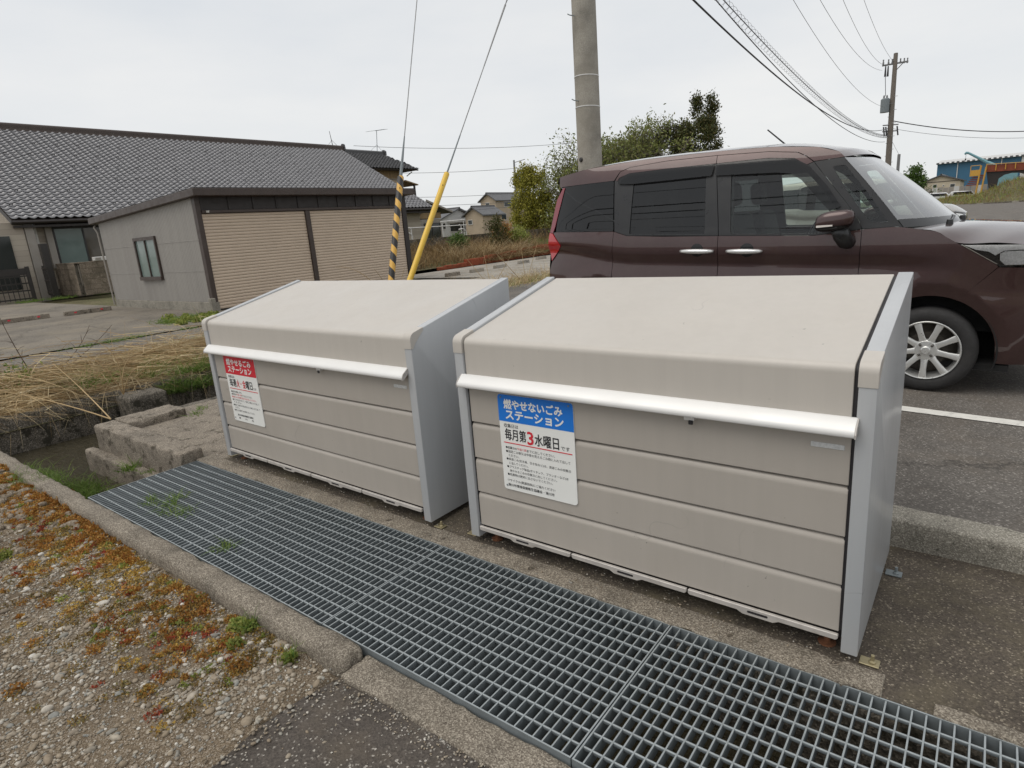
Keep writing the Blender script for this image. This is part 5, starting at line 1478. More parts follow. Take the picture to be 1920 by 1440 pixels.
gable_house('distant_house', 'two-storey beige house with grey roof half hidden by the yellow tree', 'y', 75, 83.5, -60.9, 1.5, 5.7, 6.65, M['plaster'], M['roof_sheet'], wins=[('end', -61.4, -60.6, 4.75, 5.4), ('side', 77, 79, 4.6, 5.4), ('side', 76, 77.4, 2.6, 3.6)])
gable_house('white_house', 'low white-walled house with grey roof left of the beige gabled house', 'x', -58, -50, 55.7, 3.4, 2.85, 4.0, M['white_wall'], M['roof_sheet'], wins=[('end', 52.75, 53.3, 1.75, 2.5), ('end', 54.0, 56.8, 1.4, 2.4)])
MB().box(-49.9, -49.6, 53.7, 57.2, 2.5, 2.62).build('veranda_rail', M['white_pipe'], bpy.data.objects['white_house'])
# ------------------------------------------------------------------ utility poles, guys, cables
M['pole'] = stone('concrete_pole', (0.355, 0.33, 0.285), (0.30, 0.28, 0.245), (0.40, 0.375, 0.33), 120, 3.0, bd=0.001, warm=((0.28, 0.255, 0.215), 0.5))
M['band'] = pm('bright_band', (0.68, 0.67, 0.65), 0.35, metal=0.3, var=0.05)
M['wire'] = pm('steel_strand', (0.22, 0.22, 0.22), 0.45, metal=0.6, var=0.1)
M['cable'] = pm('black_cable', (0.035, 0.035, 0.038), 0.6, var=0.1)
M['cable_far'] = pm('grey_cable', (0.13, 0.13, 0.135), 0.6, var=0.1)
M['yellow'] = pm('yellow_plastic', (0.72, 0.46, 0.055), 0.35, var=0.04, vs=4, dirt=((0.4, 0.27, 0.08), 6, 0.62, 0.3))
M['porcelain'] = pm('grey_porcelain', (0.55, 0.54, 0.52), 0.25, var=0.05)
def stripemat():
    m, n, l, b = nodemat('black_yellow_stripe')
    P = objco(n)
    sx = n.new('ShaderNodeSeparateXYZ'); l.new(P, sx.inputs[0])
    at = n.new('ShaderNodeMath'); at.operation = 'ARCTAN2'; l.new(sx.outputs[1], at.inputs[0]); l.new(sx.outputs[0], at.inputs[1])
    d1 = n.new('ShaderNodeMath'); d1.operation = 'DIVIDE'; l.new(at.outputs[0], d1.inputs[0]); d1.inputs[1].default_value = 2 * math.pi
    d2 = n.new('ShaderNodeMath'); d2.operation = 'MULTIPLY_ADD'; l.new(sx.outputs[2], d2.inputs[0]); d2.inputs[1].default_value = 1 / 0.185; l.new(d1.outputs[0], d2.inputs[2])
    fr = n.new('ShaderNodeMath'); fr.operation = 'FRACT'; l.new(d2.outputs[0], fr.inputs[0])
    c = ramp(n, l, fr.outputs[0], [(0.0, (0.022, 0.02, 0.02)), (0.535, (0.022, 0.02, 0.02)), (0.545, (0.66, 0.38, 0.07)), (1.0, (0.66, 0.38, 0.07))])
    l.new(c, b.inputs['Base Color'])
    b.inputs['Roughness'].default_value = 0.45
    return m
M['stripe'] = stripemat()

PX, PY = -3.03, 6.50
up_ = thing('utility_pole', 'thick concrete utility pole rising behind the brown van', 'pole', (PX, PY, 0.1))
body = MB().tube([(PX, PY, 0.05), (PX - 0.02, PY + 0.02, 4.0), (PX - 0.04, PY + 0.03, 12.0)], [0.186, 0.172, 0.125], 40).build('shaft', M['pole'], up_, True, 0, 1)
def ring(z, r, w, mat, name):
    MB().lathe([(r, -w), (r + 0.004, -w), (r + 0.004, w), (r, w)], (PX - 0.02 * z / 4, PY + 0.02 * z / 4, z), (0.03, 0.02, 1), 40).build(name, mat, up_, True)
ring(3.43, 0.174, 0.006, M['band'], 'steel_band')
ring(3.02, 0.176, 0.006, M['band'], 'steel_band')
for z, a in ((4.20, -115), (3.10, -112)):
    r = 0.172
    px, py = PX + r * math.cos(R(a)), PY + r * math.sin(R(a))
    MB().tube([(px, py, z), (px - 0.02 + 0.055 * math.cos(R(a)), py + 0.055 * math.sin(R(a)), z + 0.01), (px - 0.05 + 0.06 * math.cos(R(a)), py + 0.06 * math.sin(R(a)), z + 0.03)], 0.008, 6).build('step_bolt', M['galv'], up_, True)
MB().lathe([(0, 0.012), (0.026, 0.010), (0.034, 0.0), (0.034, -0.01)], (PX + 0.178 * math.cos(R(-110)), PY + 0.178 * math.sin(R(-110)), 2.30), (math.cos(R(-110)), math.sin(R(-110)), 0), 14).build('cap_plug', M['win_frame'], up_, True)
for z in (11.0,): MB().box(PX - 1.6, PX + 1.4, PY - 0.05, PY + 0.05, z, z + 0.09).build('cross_arm', M['galv'], up_)

def guy(name, label, base, top, guard_len, gmat, grad, ins):
    b, t_ = Vector(base), Vector(top)
    d = (t_ - b).normalized()
    th = thing(name, label, 'guy wire', base)
    q = d.to_track_quat('Z', 'Y').to_matrix().to_4x4(); q.translation = b
    MB().lathe([(0.0, -0.15), (grad, -0.15), (grad, 0.3), (grad, guard_len), (grad * 0.85, guard_len + 0.012), (0, guard_len + 0.012)], (0, 0, 0), (0, 0, 1), 20).build('cover', gmat, th, True, 0, 1, q)
    MB().tube([b, t_], 0.0055, 8).build('strand', M['wire'], th, True)
    for k in (0.28, 0.93):
        p = b + d * guard_len * k
        MB().lathe([(0, grad + 0.004), (0.006, grad + 0.003), (0.007, grad - 0.004)], p, (cam.matrix_world.translation - p).cross(d).cross(d) * -1, 8).build('bolt', M['win_frame'], th, True)
    p0 = b + d * (guard_len + 0.01)
    MB().tube([p0, p0 + d * 0.5], [0.020, 0.007] if 'striped' in label else [0.010, 0.007], 10).build('grip', M['galv'], th, True)
    if ins:
        c = b + d * ins
        w = Vector((0.8, 0.6, 0)).cross(d).normalized()
        MB().lathe([(0, -0.06), (0.022, -0.055), (0.034, -0.02), (0.028, 0.0), (0.034, 0.02), (0.022, 0.055), (0, 0.06)], c, d, 16).build('insulator', M['porcelain'], th, True)
        for s in (-1, 1):
            MB().tube([c - d * 0.22, c - d * 0.05 + w * 0.022 * s, c + d * 0.03 + w * 0.012 * s], 0.005, 6).build('loop', M['wire'], th, True)
            MB().tube([c + d * 0.22, c + d * 0.06 + w * 0.012 * s], 0.004, 6).build('loop', M['wire'], th, True)
        MB().tube([c - d * 1.1, c - d * 0.22], [0.0065, 0.0105], 8).build('grip', M['wire'], th, True)
    return th
guy('guy_wire', 'guy wire with plain yellow cover and egg insulator', (-3.123, 2.18, 0.15), (-3.05, 6.50, 6.70), 2.27, M['yellow'], 0.031, 4.83)
guy('guy_wire', 'guy wire with black and yellow striped cover', (-3.58, 2.63, 0.15), (-4.62, 6.30, 9.6), 2.08, M['stripe'], 0.037, 0)

# far pole with transformer and arms
FX_, FY_ = -4.42, 49.6
fp = thing('utility_pole', 'distant utility pole with transformer and cross arm', 'pole', (FX_, FY_, 0))
MB().tube([(FX_ + 0.12, FY_ - 0.3, -0.1), (FX_, FY_ + 0.2, 5.5), (FX_ - 0.12, FY_ + 1.1, 10.9)], [0.21, 0.18, 0.13], 14).build('shaft', M['bark_grey'], fp, True)
d_arm = Vector((0.80, 0.60, 0)).normalized()
c = Vector((FX_ - 0.12, FY_ + 1.1, 10.25))
MB().tube([c - d_arm * 0.85 - Vector((0, 0, 0.05)), c + d_arm * 0.85 + Vector((0, 0, 0.10))], 0.055, 6).build('cross_arm', M['wire'], fp)
MB().tube([c + d_arm * 0.5, c - Vector((0, 0, 0.5))], 0.03, 5).build('brace', M['wire'], fp)
for s in (-0.8, -0.45, -0.2, 0.35, 0.6, 0.82): MB().lathe([(0.05, 0), (0.06, 0.1), (0.035, 0.2), (0.05, 0.3), (0, 0.34)], c + d_arm * s, (0, 0, 1), 8).build('insulator', M['wire'], fp, True)
for s in (-0.45, -0.62): MB().tube([c + d_arm * s - Vector((0, 0, 0.1)), c + d_arm * s - Vector((0, 0, 0.75))], [0.04, 0.07], 6).build('cutout', M['cable'], fp)
ct = Vector((FX_, FY_ + 0.6, 7.6)) - d_arm * 0.55
MB().lathe([(0, -0.45), (0.27, -0.45), (0.27, 0.38), (0.20, 0.45), (0, 0.47)], ct, (0, 0, 1), 18).build('transformer', M['galv'], fp, True)
for s in (-0.1, 0.1): MB().lathe([(0.05, 0), (0.06, 0.12), (0.03, 0.2), (0, 0.22)], ct + d_arm * s + Vector((0, 0, 0.45)), (0, 0, 1), 8).build('bushing', M['wire'], fp, True)
MB().tube([ct + Vector((0, 0, 0.6)), c - d_arm * 0.6 - Vector((0, 0, 0.75))], 0.02, 5).build('lead', M['cable'], fp)
for z in (5.9, 6.3): MB().tube([Vector((FX_, FY_ + 0.3, z)) - d_arm * 0.55, Vector((FX_, FY_ + 0.3, z)) + d_arm * 0.5], 0.04, 5).build('bracket', M['wire'], fp)
for s in (-0.5, -0.35, 0.42): MB().tube([Vector((FX_, FY_ + 0.3, 6.2)) + d_arm * s, Vector((FX_, FY_ + 0.3, 5.6)) + d_arm * (s + 0.1)], 0.05, 5).build('splice', M['cable'], fp)
for k in range(14): MB().tube([(FX_ + 0.1, FY_, 2.6 + k * 0.42), (FX_ + (0.30 if k % 2 else -0.2), FY_, 2.6 + k * 0.42)], 0.016, 5).build('step_bolt', M['wire'], fp)

def cable(name, label, A, B, sag, r, mat, n=60, spiral=0):
    A, B = Vector(A), Vector(B)
    def at(t): 
        p = A.lerp(B, t); p.z -= 4 * sag * t * (1 - t); return p
    mb = MB().tube([at(i / n) for i in range(n + 1)], r, 6)
    o = tag(mb.build(name, mat), label, 'cable', 'cables between the two utility poles')
    if spiral:
        m = spiral * 10
        d = (B - A).normalized(); u = d.orthogonal().normalized(); w = d.cross(u)
        pts = []
        for i in range(m + 1):
            t = i / m; a = 2 * math.pi * i / 10
            pts.append(at(t) + (u * math.cos(a) + w * math.sin(a)) * 0.095 + Vector((0, 0, -0.03)))
        MB().tube(pts, 0.0035, 4).build('hanger_spiral', M['cable_far'], o)
    return o
cable('power_cable', 'thick black twisted cable hanging to the distant pole', (-2.9, 6.6, 5.62), (-4.566, 49.782, 6.094), 1.12, 0.018, M['cable'])
cable('telephone_cable', 'lowest plain cable running to the distant pole', (-3.4, 6.6, 6.9), (-4.653, 49.427, 5.213), 1.2, 0.013, M['cable'])
cable('spiral_cable', 'cable in a loose wire spiral running to the distant pole', (-2.75, 6.6, 6.0), (-4.444, 49.711, 5.579), 0.9, 0.010, M['cable'], 60, 150)
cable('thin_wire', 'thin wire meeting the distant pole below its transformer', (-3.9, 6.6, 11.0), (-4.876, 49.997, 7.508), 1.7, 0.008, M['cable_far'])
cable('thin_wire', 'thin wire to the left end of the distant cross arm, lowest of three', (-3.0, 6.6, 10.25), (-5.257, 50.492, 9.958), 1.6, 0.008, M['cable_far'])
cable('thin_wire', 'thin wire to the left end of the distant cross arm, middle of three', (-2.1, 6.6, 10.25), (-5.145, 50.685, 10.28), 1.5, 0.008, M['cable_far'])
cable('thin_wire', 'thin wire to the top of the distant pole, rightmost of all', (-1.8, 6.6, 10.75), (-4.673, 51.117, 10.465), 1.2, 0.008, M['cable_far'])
def wire2(name, label, A, B, sag, r, mat):
    o = cable(name, label, A, B, sag, r, mat); o['group'] = 'cables strung across the background'; return o
wire2('power_cable', 'black cable leaving the distant pole towards the right', (-4.3, 50.2, 6.55), (14.0, 64.5, 7.0), 1.55, 0.03, M['cable'])
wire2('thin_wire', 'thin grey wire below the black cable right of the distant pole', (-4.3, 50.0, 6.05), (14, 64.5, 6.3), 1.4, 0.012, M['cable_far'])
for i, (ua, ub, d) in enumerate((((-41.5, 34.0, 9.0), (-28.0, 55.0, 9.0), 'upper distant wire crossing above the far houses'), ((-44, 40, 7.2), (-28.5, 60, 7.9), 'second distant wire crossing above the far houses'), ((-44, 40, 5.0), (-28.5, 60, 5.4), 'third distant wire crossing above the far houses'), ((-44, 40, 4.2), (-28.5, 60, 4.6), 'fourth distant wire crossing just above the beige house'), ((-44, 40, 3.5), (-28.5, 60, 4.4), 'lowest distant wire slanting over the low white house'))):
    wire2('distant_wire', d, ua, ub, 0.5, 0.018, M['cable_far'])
for k_, (zz, yy) in enumerate(((7.2, -9.0), (7.9, -9.2), (6.3, -8.6), (9.3, -9.6))):
    o = wire2('street_cable', ['second-lowest street cable mirrored in the van windows', 'second-highest street cable mirrored in the van windows', 'lowest street cable mirrored in the van windows', 'highest street cable mirrored in the van windows'][k_], (-40, yy - 1.5, zz + 0.5), (42, yy + 1.5, zz + 1.2), 1.3, 0.035 if k_ < 2 else 0.02, M['cable'])
    o['group'] = 'street cables mirrored in the van'
sp = thing('utility_pole', 'small far-off pole with brackets left of the yellow tree', 'pole', (-35.9, 48.7, 0))
MB().tube([(-35.9, 48.7, 0), (-36.1, 49.1, 7.75)], [0.14, 0.09], 10).build('shaft', M['wire'], sp, True)
for z in (7.5, 6.5): MB().tube([(-36.1, 49.0, z), (-35.2, 49.7, z + 0.25)], 0.035, 5).build('bracket', M['wire'], sp)
MB().tube([(-36.05, 48.9, 5.6), (-35.35, 49.6, 6.6)], 0.03, 5).build('brace', M['wire'], sp)
# ------------------------------------------------------------------ gravel
def ico():
    t = (1 + 5 ** 0.5) / 2
    v = np.array([(-1, t, 0), (1, t, 0), (-1, -t, 0), (1, -t, 0), (0, -1, t), (0, 1, t), (0, -1, -t), (0, 1, -t), (t, 0, -1), (t, 0, 1), (-t, 0, -1), (-t, 0, 1)], float)
    v /= np.linalg.norm(v[0])
    f = np.array([(0, 11, 5), (0, 5, 1), (0, 1, 7), (0, 7, 10), (0, 10, 11), (1, 5, 9), (5, 11, 4), (11, 10, 2), (10, 7, 6), (7, 1, 8), (3, 9, 4), (3, 4, 2), (3, 2, 6), (3, 6, 8), (3, 8, 9), (4, 9, 5), (2, 4, 11), (6, 2, 10), (8, 6, 7), (9, 8, 1)])
    return v, f
def ico2():
    v, f = ico()
    v = list(map(tuple, v)); cache = {}
    def mid(a, b):
        k = (min(a, b), max(a, b))
        if k not in cache:
            p = (np.array(v[a]) + np.array(v[b])) / 2; p /= np.linalg.norm(p)
            v.append(tuple(p)); cache[k] = len(v) - 1
        return cache[k]
    nf = []
    for a, b, c in f:
        ab, bc, ca = mid(a, b), mid(b, c), mid(c, a)
        nf += [(a, ab, ca), (b, bc, ab), (c, ca, bc), (ab, bc, ca)]
    return np.array(v), np.array(nf)
IV, IF = ico()
IV2, IF2 = ico2()
def rotz(a):
    c, s = np.cos(a), np.sin(a); o = np.zeros_like(a); i = np.ones_like(a)
    return np.stack([np.stack([c, -s, o], -1), np.stack([s, c, o], -1), np.stack([o, o, i], -1)], -2)
def stones(pos_, rad, big=False):
    n = len(pos_)
    V0, F0 = (IV2, IF2) if big else (IV, IF)
    sc = np.stack([rad * RNG.uniform(0.8, 1.5, n), rad * RNG.uniform(0.65, 1.1, n), rad * RNG.uniform(0.4, 0.8, n)], -1)
    V = V0[None] * (1 + RNG.normal(0, 0.10 if not big else 0.05, (n, len(V0), 1))) * sc[:, None]
    tl = RNG.normal(0, 0.25, n)
    ct, st = np.cos(tl), np.sin(tl); o = np.zeros(n); i = np.ones(n)
    Rx = np.stack([np.stack([i, o, o], -1), np.stack([o, ct, -st], -1), np.stack([o, st, ct], -1)], -2)
    V = np.einsum('nij,nkj->nki', rotz(RNG.uniform(0, 6.28, n)) @ Rx, V) + pos_[:, None]
    Fx = (F0[None] + (np.arange(n) * len(V0))[:, None, None]).reshape(-1, 3)
    return V.reshape(-1, 3), Fx
def scatter(n, x0, x1, y0, y1, keep):
    out = []
    xs_ = RNG.uniform(x0, x1, n); ys_ = RNG.uniform(y0, y1, n)
    for x, y in zip(xs_, ys_):
        if RNG.random() < keep(x, y): out.append((x, y))
    return np.array(out)
def keep(x, y):
    k = 1.0
    if x > 0.02: k *= max(0.03, 1 - (x - 0.02) * 4.0)
    if x < -2.0: k *= max(0.18, 1 - (-2.0 - x) * 1.2)
    nz = mnoise.noise(Vector((x * 2.6, y * 2.6, 4)))
    return k * min(1, max(0.25, 0.8 + nz))
def rest(xy, r, sink):
    return np.array([(x, y, (gz(x, y) if x < 0.12 else -0.03) + q * sink) for (x, y), q in zip(xy, r)])
xy = scatter(62000, -4.15, 0.45, -2.1, -0.90, keep)
r = np.clip(RNG.lognormal(math.log(0.0038), 0.42, len(xy)), 0.002, 0.011)
V, Fx = stones(rest(xy, r, 0.25), r)
g1 = put('gravel', raw_mesh('gravel', V, Fx, M['pebble'], True))
tag(g1, 'fine mixed gravel lying in the foreground', 'gravel', None, 'stuff')
xy = scatter(6200, -4.1, 0.5, -2.1, -0.91, lambda x, y: keep(x, y) * (0.9 if x > -2.2 else 0.4))
r = np.clip(RNG.lognormal(math.log(0.0070), 0.40, len(xy)), 0.0045, 0.018)
V, Fx = stones(rest(xy, r, 0.28), r, True)
g2 = put('pebbles', raw_mesh('pebbles', V, Fx, M['pebble'], True))
tag(g2, 'rounded river pebbles strewn over the gravel', 'pebbles', None, 'stuff')
# grit along the channel edges and on the asphalt
xy = np.concatenate([scatter(420, 0.1, 2.0, -1.9, -0.92, lambda x, y: 0.8), scatter(900, -4.0, 1.6, -0.10, 0.05, lambda x, y: 0.9), scatter(500, 0.2, 1.3, -0.98, -0.90, lambda x, y: 0.9)])
r = RNG.uniform(0.0015, 0.0042, len(xy))
V, Fx = stones(np.array([(x, y, (-0.024 if y < -0.5 else 0.012) + q * 0.2) for (x, y), q in zip(xy, r)]), r)
tag(put('grit', raw_mesh('grit', V, Fx, M['pebble'], True)), 'loose grit along the channel edges', 'grit', None, 'stuff')
# crumbly clods at the left
xy = scatter(2600, -4.15, -1.7, -1.75, -0.92, lambda x, y: min(1, max(0, (-1.7 - x) * 0.8)))
r = np.clip(RNG.lognormal(math.log(0.012), 0.5, len(xy)), 0.004, 0.04)
V, Fx = stones(rest(xy, r, 0.1), r, True)
M['clod'] = stone('dry_earth_clod', (0.24, 0.20, 0.15), (0.13, 0.10, 0.07), (0.36, 0.31, 0.25), 120, 5, bd=0.006)
tag(put('earth_clods', raw_mesh('earth_clods', V, Fx, M['clod'], True)), 'crumbly dry earth clods left of the gravel', 'earth', None, 'stuff')

# ------------------------------------------------------------------ leaves and blades
def leaf_quads(P_, size, aspect=0.5, up=0.0, droop=0.0):
    """P_ (n,3) centres; random oriented leaf-shaped quads"""
    n = len(P_)
    d = RNG.normal(0, 1, (n, 3)); d[:, 2] += up
    d /= np.linalg.norm(d, axis=1)[:, None]
    a = RNG.normal(0, 1, (n, 3))
    w = np.cross(d, a); w /= np.linalg.norm(w, axis=1)[:, None]
    s = (size * RNG.uniform(0.6, 1.4, n))[:, None]
    v = np.stack([P_, P_ + d * s * 0.5 + w * s * aspect * 0.5, P_ + d * s, P_ + d * s * 0.5 - w * s * aspect * 0.5], 1)
    if droop: v[:, 2, 2] -= droop * s[:, 0]
    return v.reshape(-1, 3), np.arange(n * 4).reshape(-1, 4)
def blades(base, dirs, lens, wid, bend, seg=4):
    """thin tapering strips: base (n,3), dirs (n,3) unit start directions, bend (n,3) added with t^2"""
    n = len(base)
    side = np.cross(dirs, RNG.normal(0, 1, (n, 3))); side /= np.linalg.norm(side, axis=1)[:, None]
    V = []
    for k in range(seg + 1):
        t = k / seg
        c = base + dirs * (lens * t)[:, None] + bend * (lens * t * t)[:, None]
        w = side * (wid * (1 - 0.85 * t))[:, None] * 0.5
        V += [c - w, c + w]
    V = np.stack(V, 1)
    m = 2 * (seg + 1)
    f = np.array([(2 * k, 2 * k + 1, 2 * k + 3, 2 * k + 2) for k in range(seg)])
    Fx = (f[None] + (np.arange(n) * m)[:, None, None]).reshape(-1, 4)
    return V.reshape(-1, 3), Fx
def unit(a): return a / np.linalg.norm(a, axis=1)[:, None]
def merge(parts):
    vs, fs, o = [], [], 0
    for v, f in parts:
        vs.append(v); fs.append(f + o); o += len(v)
    return np.concatenate(vs), np.concatenate(fs)
def stuff(name, label, cat, parts, mat):
    v, f = merge(parts)
    return tag(put(name, raw_mesh(name, v, f, mat)), label, cat, None, 'stuff')

def tuft(x, y, z, n, h, spread=0.5, wid=0.004, r=0.03):
    b = np.stack([RNG.normal(x, r, n), RNG.normal(y, r, n), np.full(n, z)], -1)
    d = unit(np.stack([RNG.normal(0, spread, n), RNG.normal(0, spread, n), np.ones(n)], -1))
    bd = np.stack([RNG.normal(0, 0.35, n), RNG.normal(0, 0.35, n), -RNG.uniform(0.1, 0.6, n)], -1)
    return blades(b, d, h * RNG.uniform(0.5, 1.2, n), np.full(n, wid), bd, 3)
def cushion(x, y, r, n, size, h=0.5, z=None):
    p = RNG.normal(0, 1, (n, 3)); p = unit(p) * (RNG.random(n) ** 0.5)[:, None]
    p[:, 2] = abs(p[:, 2])
    q = np.stack([x + p[:, 0] * r, y + p[:, 1] * r, p[:, 2] * r * h], -1)
    q[:, 2] += np.array([(gz(a, b) if z is None else z) for a, b in q[:, :2]])
    return leaf_quads(q, size, 0.6, 0.6)

# orange stonecrop and other low weeds on the gravel
big = [(-2.70, -0.86, .10), (-2.45, -0.88, .09), (-2.58, -0.95, .09), (-2.25, -0.90, .09), (-2.07, -0.92, .085), (-1.92, -0.91, .08), (-1.76, -0.92, .07), (-1.58, -0.93, .06), (-1.47, -0.94, .055), (-3.69, -0.93, .09), (-3.45, -0.95, .08), (-3.17, -0.95, .07), (-2.85, -0.93, .08)]
pt = []
for x, y, r_ in big:
    for _ in range(7):
        q = r_ * RNG.uniform(0.25, 0.6)
        pt.append(cushion(x + RNG.normal(0, r_ * 0.75), y + RNG.normal(0, r_ * 0.45), q, int(7000 * q), 0.013, RNG.uniform(0.35, 0.9)))
for _ in range(170):
    x = RNG.uniform(-3.3, -0.15); y = -0.93 - abs(RNG.normal(0, 0.22)) * (1.2 if x > -2.3 else 0.8)
    pt.append(cushion(x, y, RNG.uniform(0.015, 0.055), int(RNG.uniform(40, 220)), 0.011, 0.35))
stuff('orange_stonecrop', 'orange-brown stonecrop spreading along the worn kerb', 'weeds', pt, M['weed_orange'])
pt = []
for _ in range(55):
    x = RNG.uniform(-2.6, -0.2); y = -0.95 - abs(RNG.normal(0, 0.2))
    pt.append(cushion(x, y, RNG.uniform(0.012, 0.035), int(RNG.uniform(25, 90)), 0.011, 0.4))
stuff('red_weeds', 'small red weeds dotted through the gravel', 'weeds', pt, M['weed_red'])
pt = []
for _ in range(150):
    x = RNG.uniform(-2.6, -0.1); y = -0.93 - abs(RNG.normal(0, 0.22))
    pt.append(cushion(x, y, RNG.uniform(0.012, 0.05), int(RNG.uniform(20, 110)), 0.010, 0.35))
M['weed_ochre'] = leafmat('ochre_stonecrop', [(0.46, 0.30, 0.07), (0.55, 0.38, 0.10), (0.36, 0.20, 0.05), (0.40, 0.33, 0.10)], 0.65, 0.2)
stuff('ochre_stonecrop', 'ochre-yellow stonecrop scattered through the gravel', 'weeds', pt, M['weed_ochre'])
pt = []
for _ in range(420):
    x = RNG.uniform(-3.6, -0.1); y = -0.92 - abs(RNG.normal(0, 0.26))
    pt.append(cushion(x, y, RNG.uniform(0.015, 0.06), int(RNG.uniform(30, 110)), 0.010, 0.18))
stuff('dry_moss', 'dry brown moss between the gravel stones', 'moss', pt, M['moss_dry'])
pt = []
for _ in range(60):
    x = RNG.uniform(-2.9, -0.05); y = -0.93 - abs(RNG.normal(0, 0.22))
    pt.append(cushion(x, y, RNG.uniform(0.012, 0.03), int(RNG.uniform(20, 70)), 0.012, 0.5))
for x, y, r_ in ((-0.36, -0.945, .045), (-0.06, -0.95, .03), (-2.09, -1.30, .04), (-0.42, -0.95, .04), (-0.30, -1.02, .03)):
    pt.append(cushion(x, y, r_, 260, 0.016, 0.9))
stuff('yellow_green_weeds', 'small yellow-green weeds in the gravel by the kerb end', 'weeds', pt, M['grass_yellow'])
pt = [tuft(x, y, -0.02, n, h, 0.6, 0.004, rr) for x, y, n, h, rr in ((-3.38, -0.86, 160, .10, .06), (-3.22, -0.80, 200, .10, .06), (-3.05, -0.80, 140, .09, .05), (-3.55, -0.83, 80, .08, .05), (-0.05, -0.95, 26, .07, .015), (-0.36, -0.93, 40, .08, .02))]
pt += [tuft(x, y, 0.0, n, h, 0.8, 0.0035, rr) for x, y, n, h, rr in ((-1.98, -0.62, 40, .07, .035), (-1.84, -0.57, 55, .09, .04), (-1.90, -0.50, 30, .08, .03), (-1.65, -0.60, 60, .07, .045), (-1.75, -0.62, 30, .06, .03), (-1.03, -0.67, 60, .06, .03), (-2.05, -0.57, 24, .06, .02))]
pt += [tuft(x, y, -0.31, n, h, 0.7, 0.005, rr) for x, y, n, h, rr in ((-3.68, -0.52, 150, .16, .06), (-3.52, -0.50, 170, .16, .07), (-3.38, -0.52, 120, .14, .05), (-3.85, -0.56, 60, .12, .04))]
pt += [tuft(-3.17, -0.29, -0.14, 90, .12, 0.6, 0.006, .03), tuft(-2.95, -0.24, -0.14, 40, .07, 0.6, 0.005, .03)]
pt += [tuft(-3.70, 0.50, 0.0, 40, .08, 0.6, 0.005, .03), tuft(-3.85, 0.62, 0.0, 30, .06, 0.6, 0.005, .03)]
stuff('green_grass', 'green grass tufts by the grating and in the ditch', 'grass', pt, M['grass'])

# ------------------------------------------------------------------ flattened straw on the ditch bank
def bank_z(x, y):
    u = (x + 7.15) / 1.75
    return 0.13 * math.sin(math.pi * min(1, max(0, u * 1.15))) + 0.04
def lying(n, x0, x1, y0, y1, ln, zspread, ang, aspread, wid, lift=0.0):
    x = RNG.uniform(x0, x1, n); y = RNG.uniform(y0, y1, n)
    z = np.array([bank_z(a, b) for a, b in zip(x, y)]) + RNG.random(n) ** 1.6 * zspread + lift
    a = RNG.normal(ang, aspread, n)
    d = unit(np.stack([np.cos(a), np.sin(a), RNG.normal(0.02, 0.12, n)], -1))
    bd = np.stack([RNG.normal(0, 0.12, n), RNG.normal(0, 0.12, n), -RNG.uniform(0.0, 0.22, n)], -1)
    L = ln * RNG.uniform(0.5, 1.3, n)
    b = np.stack([x, y, z], -1) - d * (L * 0.5)[:, None]
    return blades(b, d, L, wid * RNG.uniform(0.6, 1.4, n), bd, 4)
pt = [lying(4200, -6.75, -5.35, -3.0, 4.5, 0.75, 0.15, R(80), 0.35, 0.006),
      lying(2600, -6.3, -5.4, -2.5, 4.5, 0.6, 0.26, R(60), 0.8, 0.007, 0.02),
      lying(700, -6.4, -5.5, -2.5, 4.5, 0.8, 0.36, R(45), 1.0, 0.007, 0.05),
      lying(900, -5.75, -5.35, -2.0, 3.0, 0.55, 0.05, R(40), 0.6, 0.006, 0.02)]
# stems hanging over the wall
n = 260
b = np.stack([RNG.uniform(-5.6, -5.38, n), RNG.uniform(-1.5, 2.2, n), RNG.uniform(0.05, 0.15, n)], -1)
d = unit(np.stack([np.abs(RNG.normal(0.8, 0.3, n)), RNG.normal(-0.3, 0.5, n), RNG.normal(0.15, 0.25, n)], -1))
pt.append(blades(b, d, RNG.uniform(0.15, 0.5, n), np.full(n, 0.006), np.stack([np.zeros(n), np.zeros(n), -RNG.uniform(0.4, 1.3, n)], -1), 5))
n = 620
b = np.stack([RNG.uniform(-6.5, -5.4, n), RNG.uniform(-1.5, 3.8, n), np.full(n, 0.12)], -1)
d = unit(np.stack([RNG.normal(0.1, 0.8, n), RNG.normal(0, 0.9, n), np.ones(n)], -1))
pt.append(blades(b, d, RNG.uniform(0.2, 0.7, n), np.full(n, 0.007), np.stack([RNG.normal(0.2, 0.5, n), RNG.normal(0, 0.6, n), -RNG.uniform(0.2, 1.2, n)], -1), 6))
stuff('flattened_straw', 'flattened dry straw covering the ditch bank', 'straw', pt, M['straw'])
pt = [lying(3800, -6.9, -5.36, -3.0, 4.5, 0.5, 0.10, R(75), 0.6, 0.009, -0.01)]
stuff('old_straw', 'old brown straw under the flattened stems', 'straw', pt, M['straw_dark'])
pt = []
for _ in range(46):
    x = RNG.uniform(-5.5, -5.2); y = RNG.uniform(0.7, 2.6)
    pt.append(tuft(x, y, RNG.uniform(-0.12, 0.12), 60, 0.20, 0.7, 0.007, 0.06))
for _ in range(60):
    x = RNG.uniform(-6.4, -5.5); y = RNG.uniform(-2, 4.0)
    pt.append(tuft(x, y, 0.12, 22, 0.26, 0.6, 0.007, 0.07))
for _ in range(40):
    x = RNG.uniform(-7.2, -6.4); y = RNG.uniform(-2, 4.5)
    pt.append(tuft(x, y, 0.05, 26, 0.10, 0.8, 0.006, 0.08))
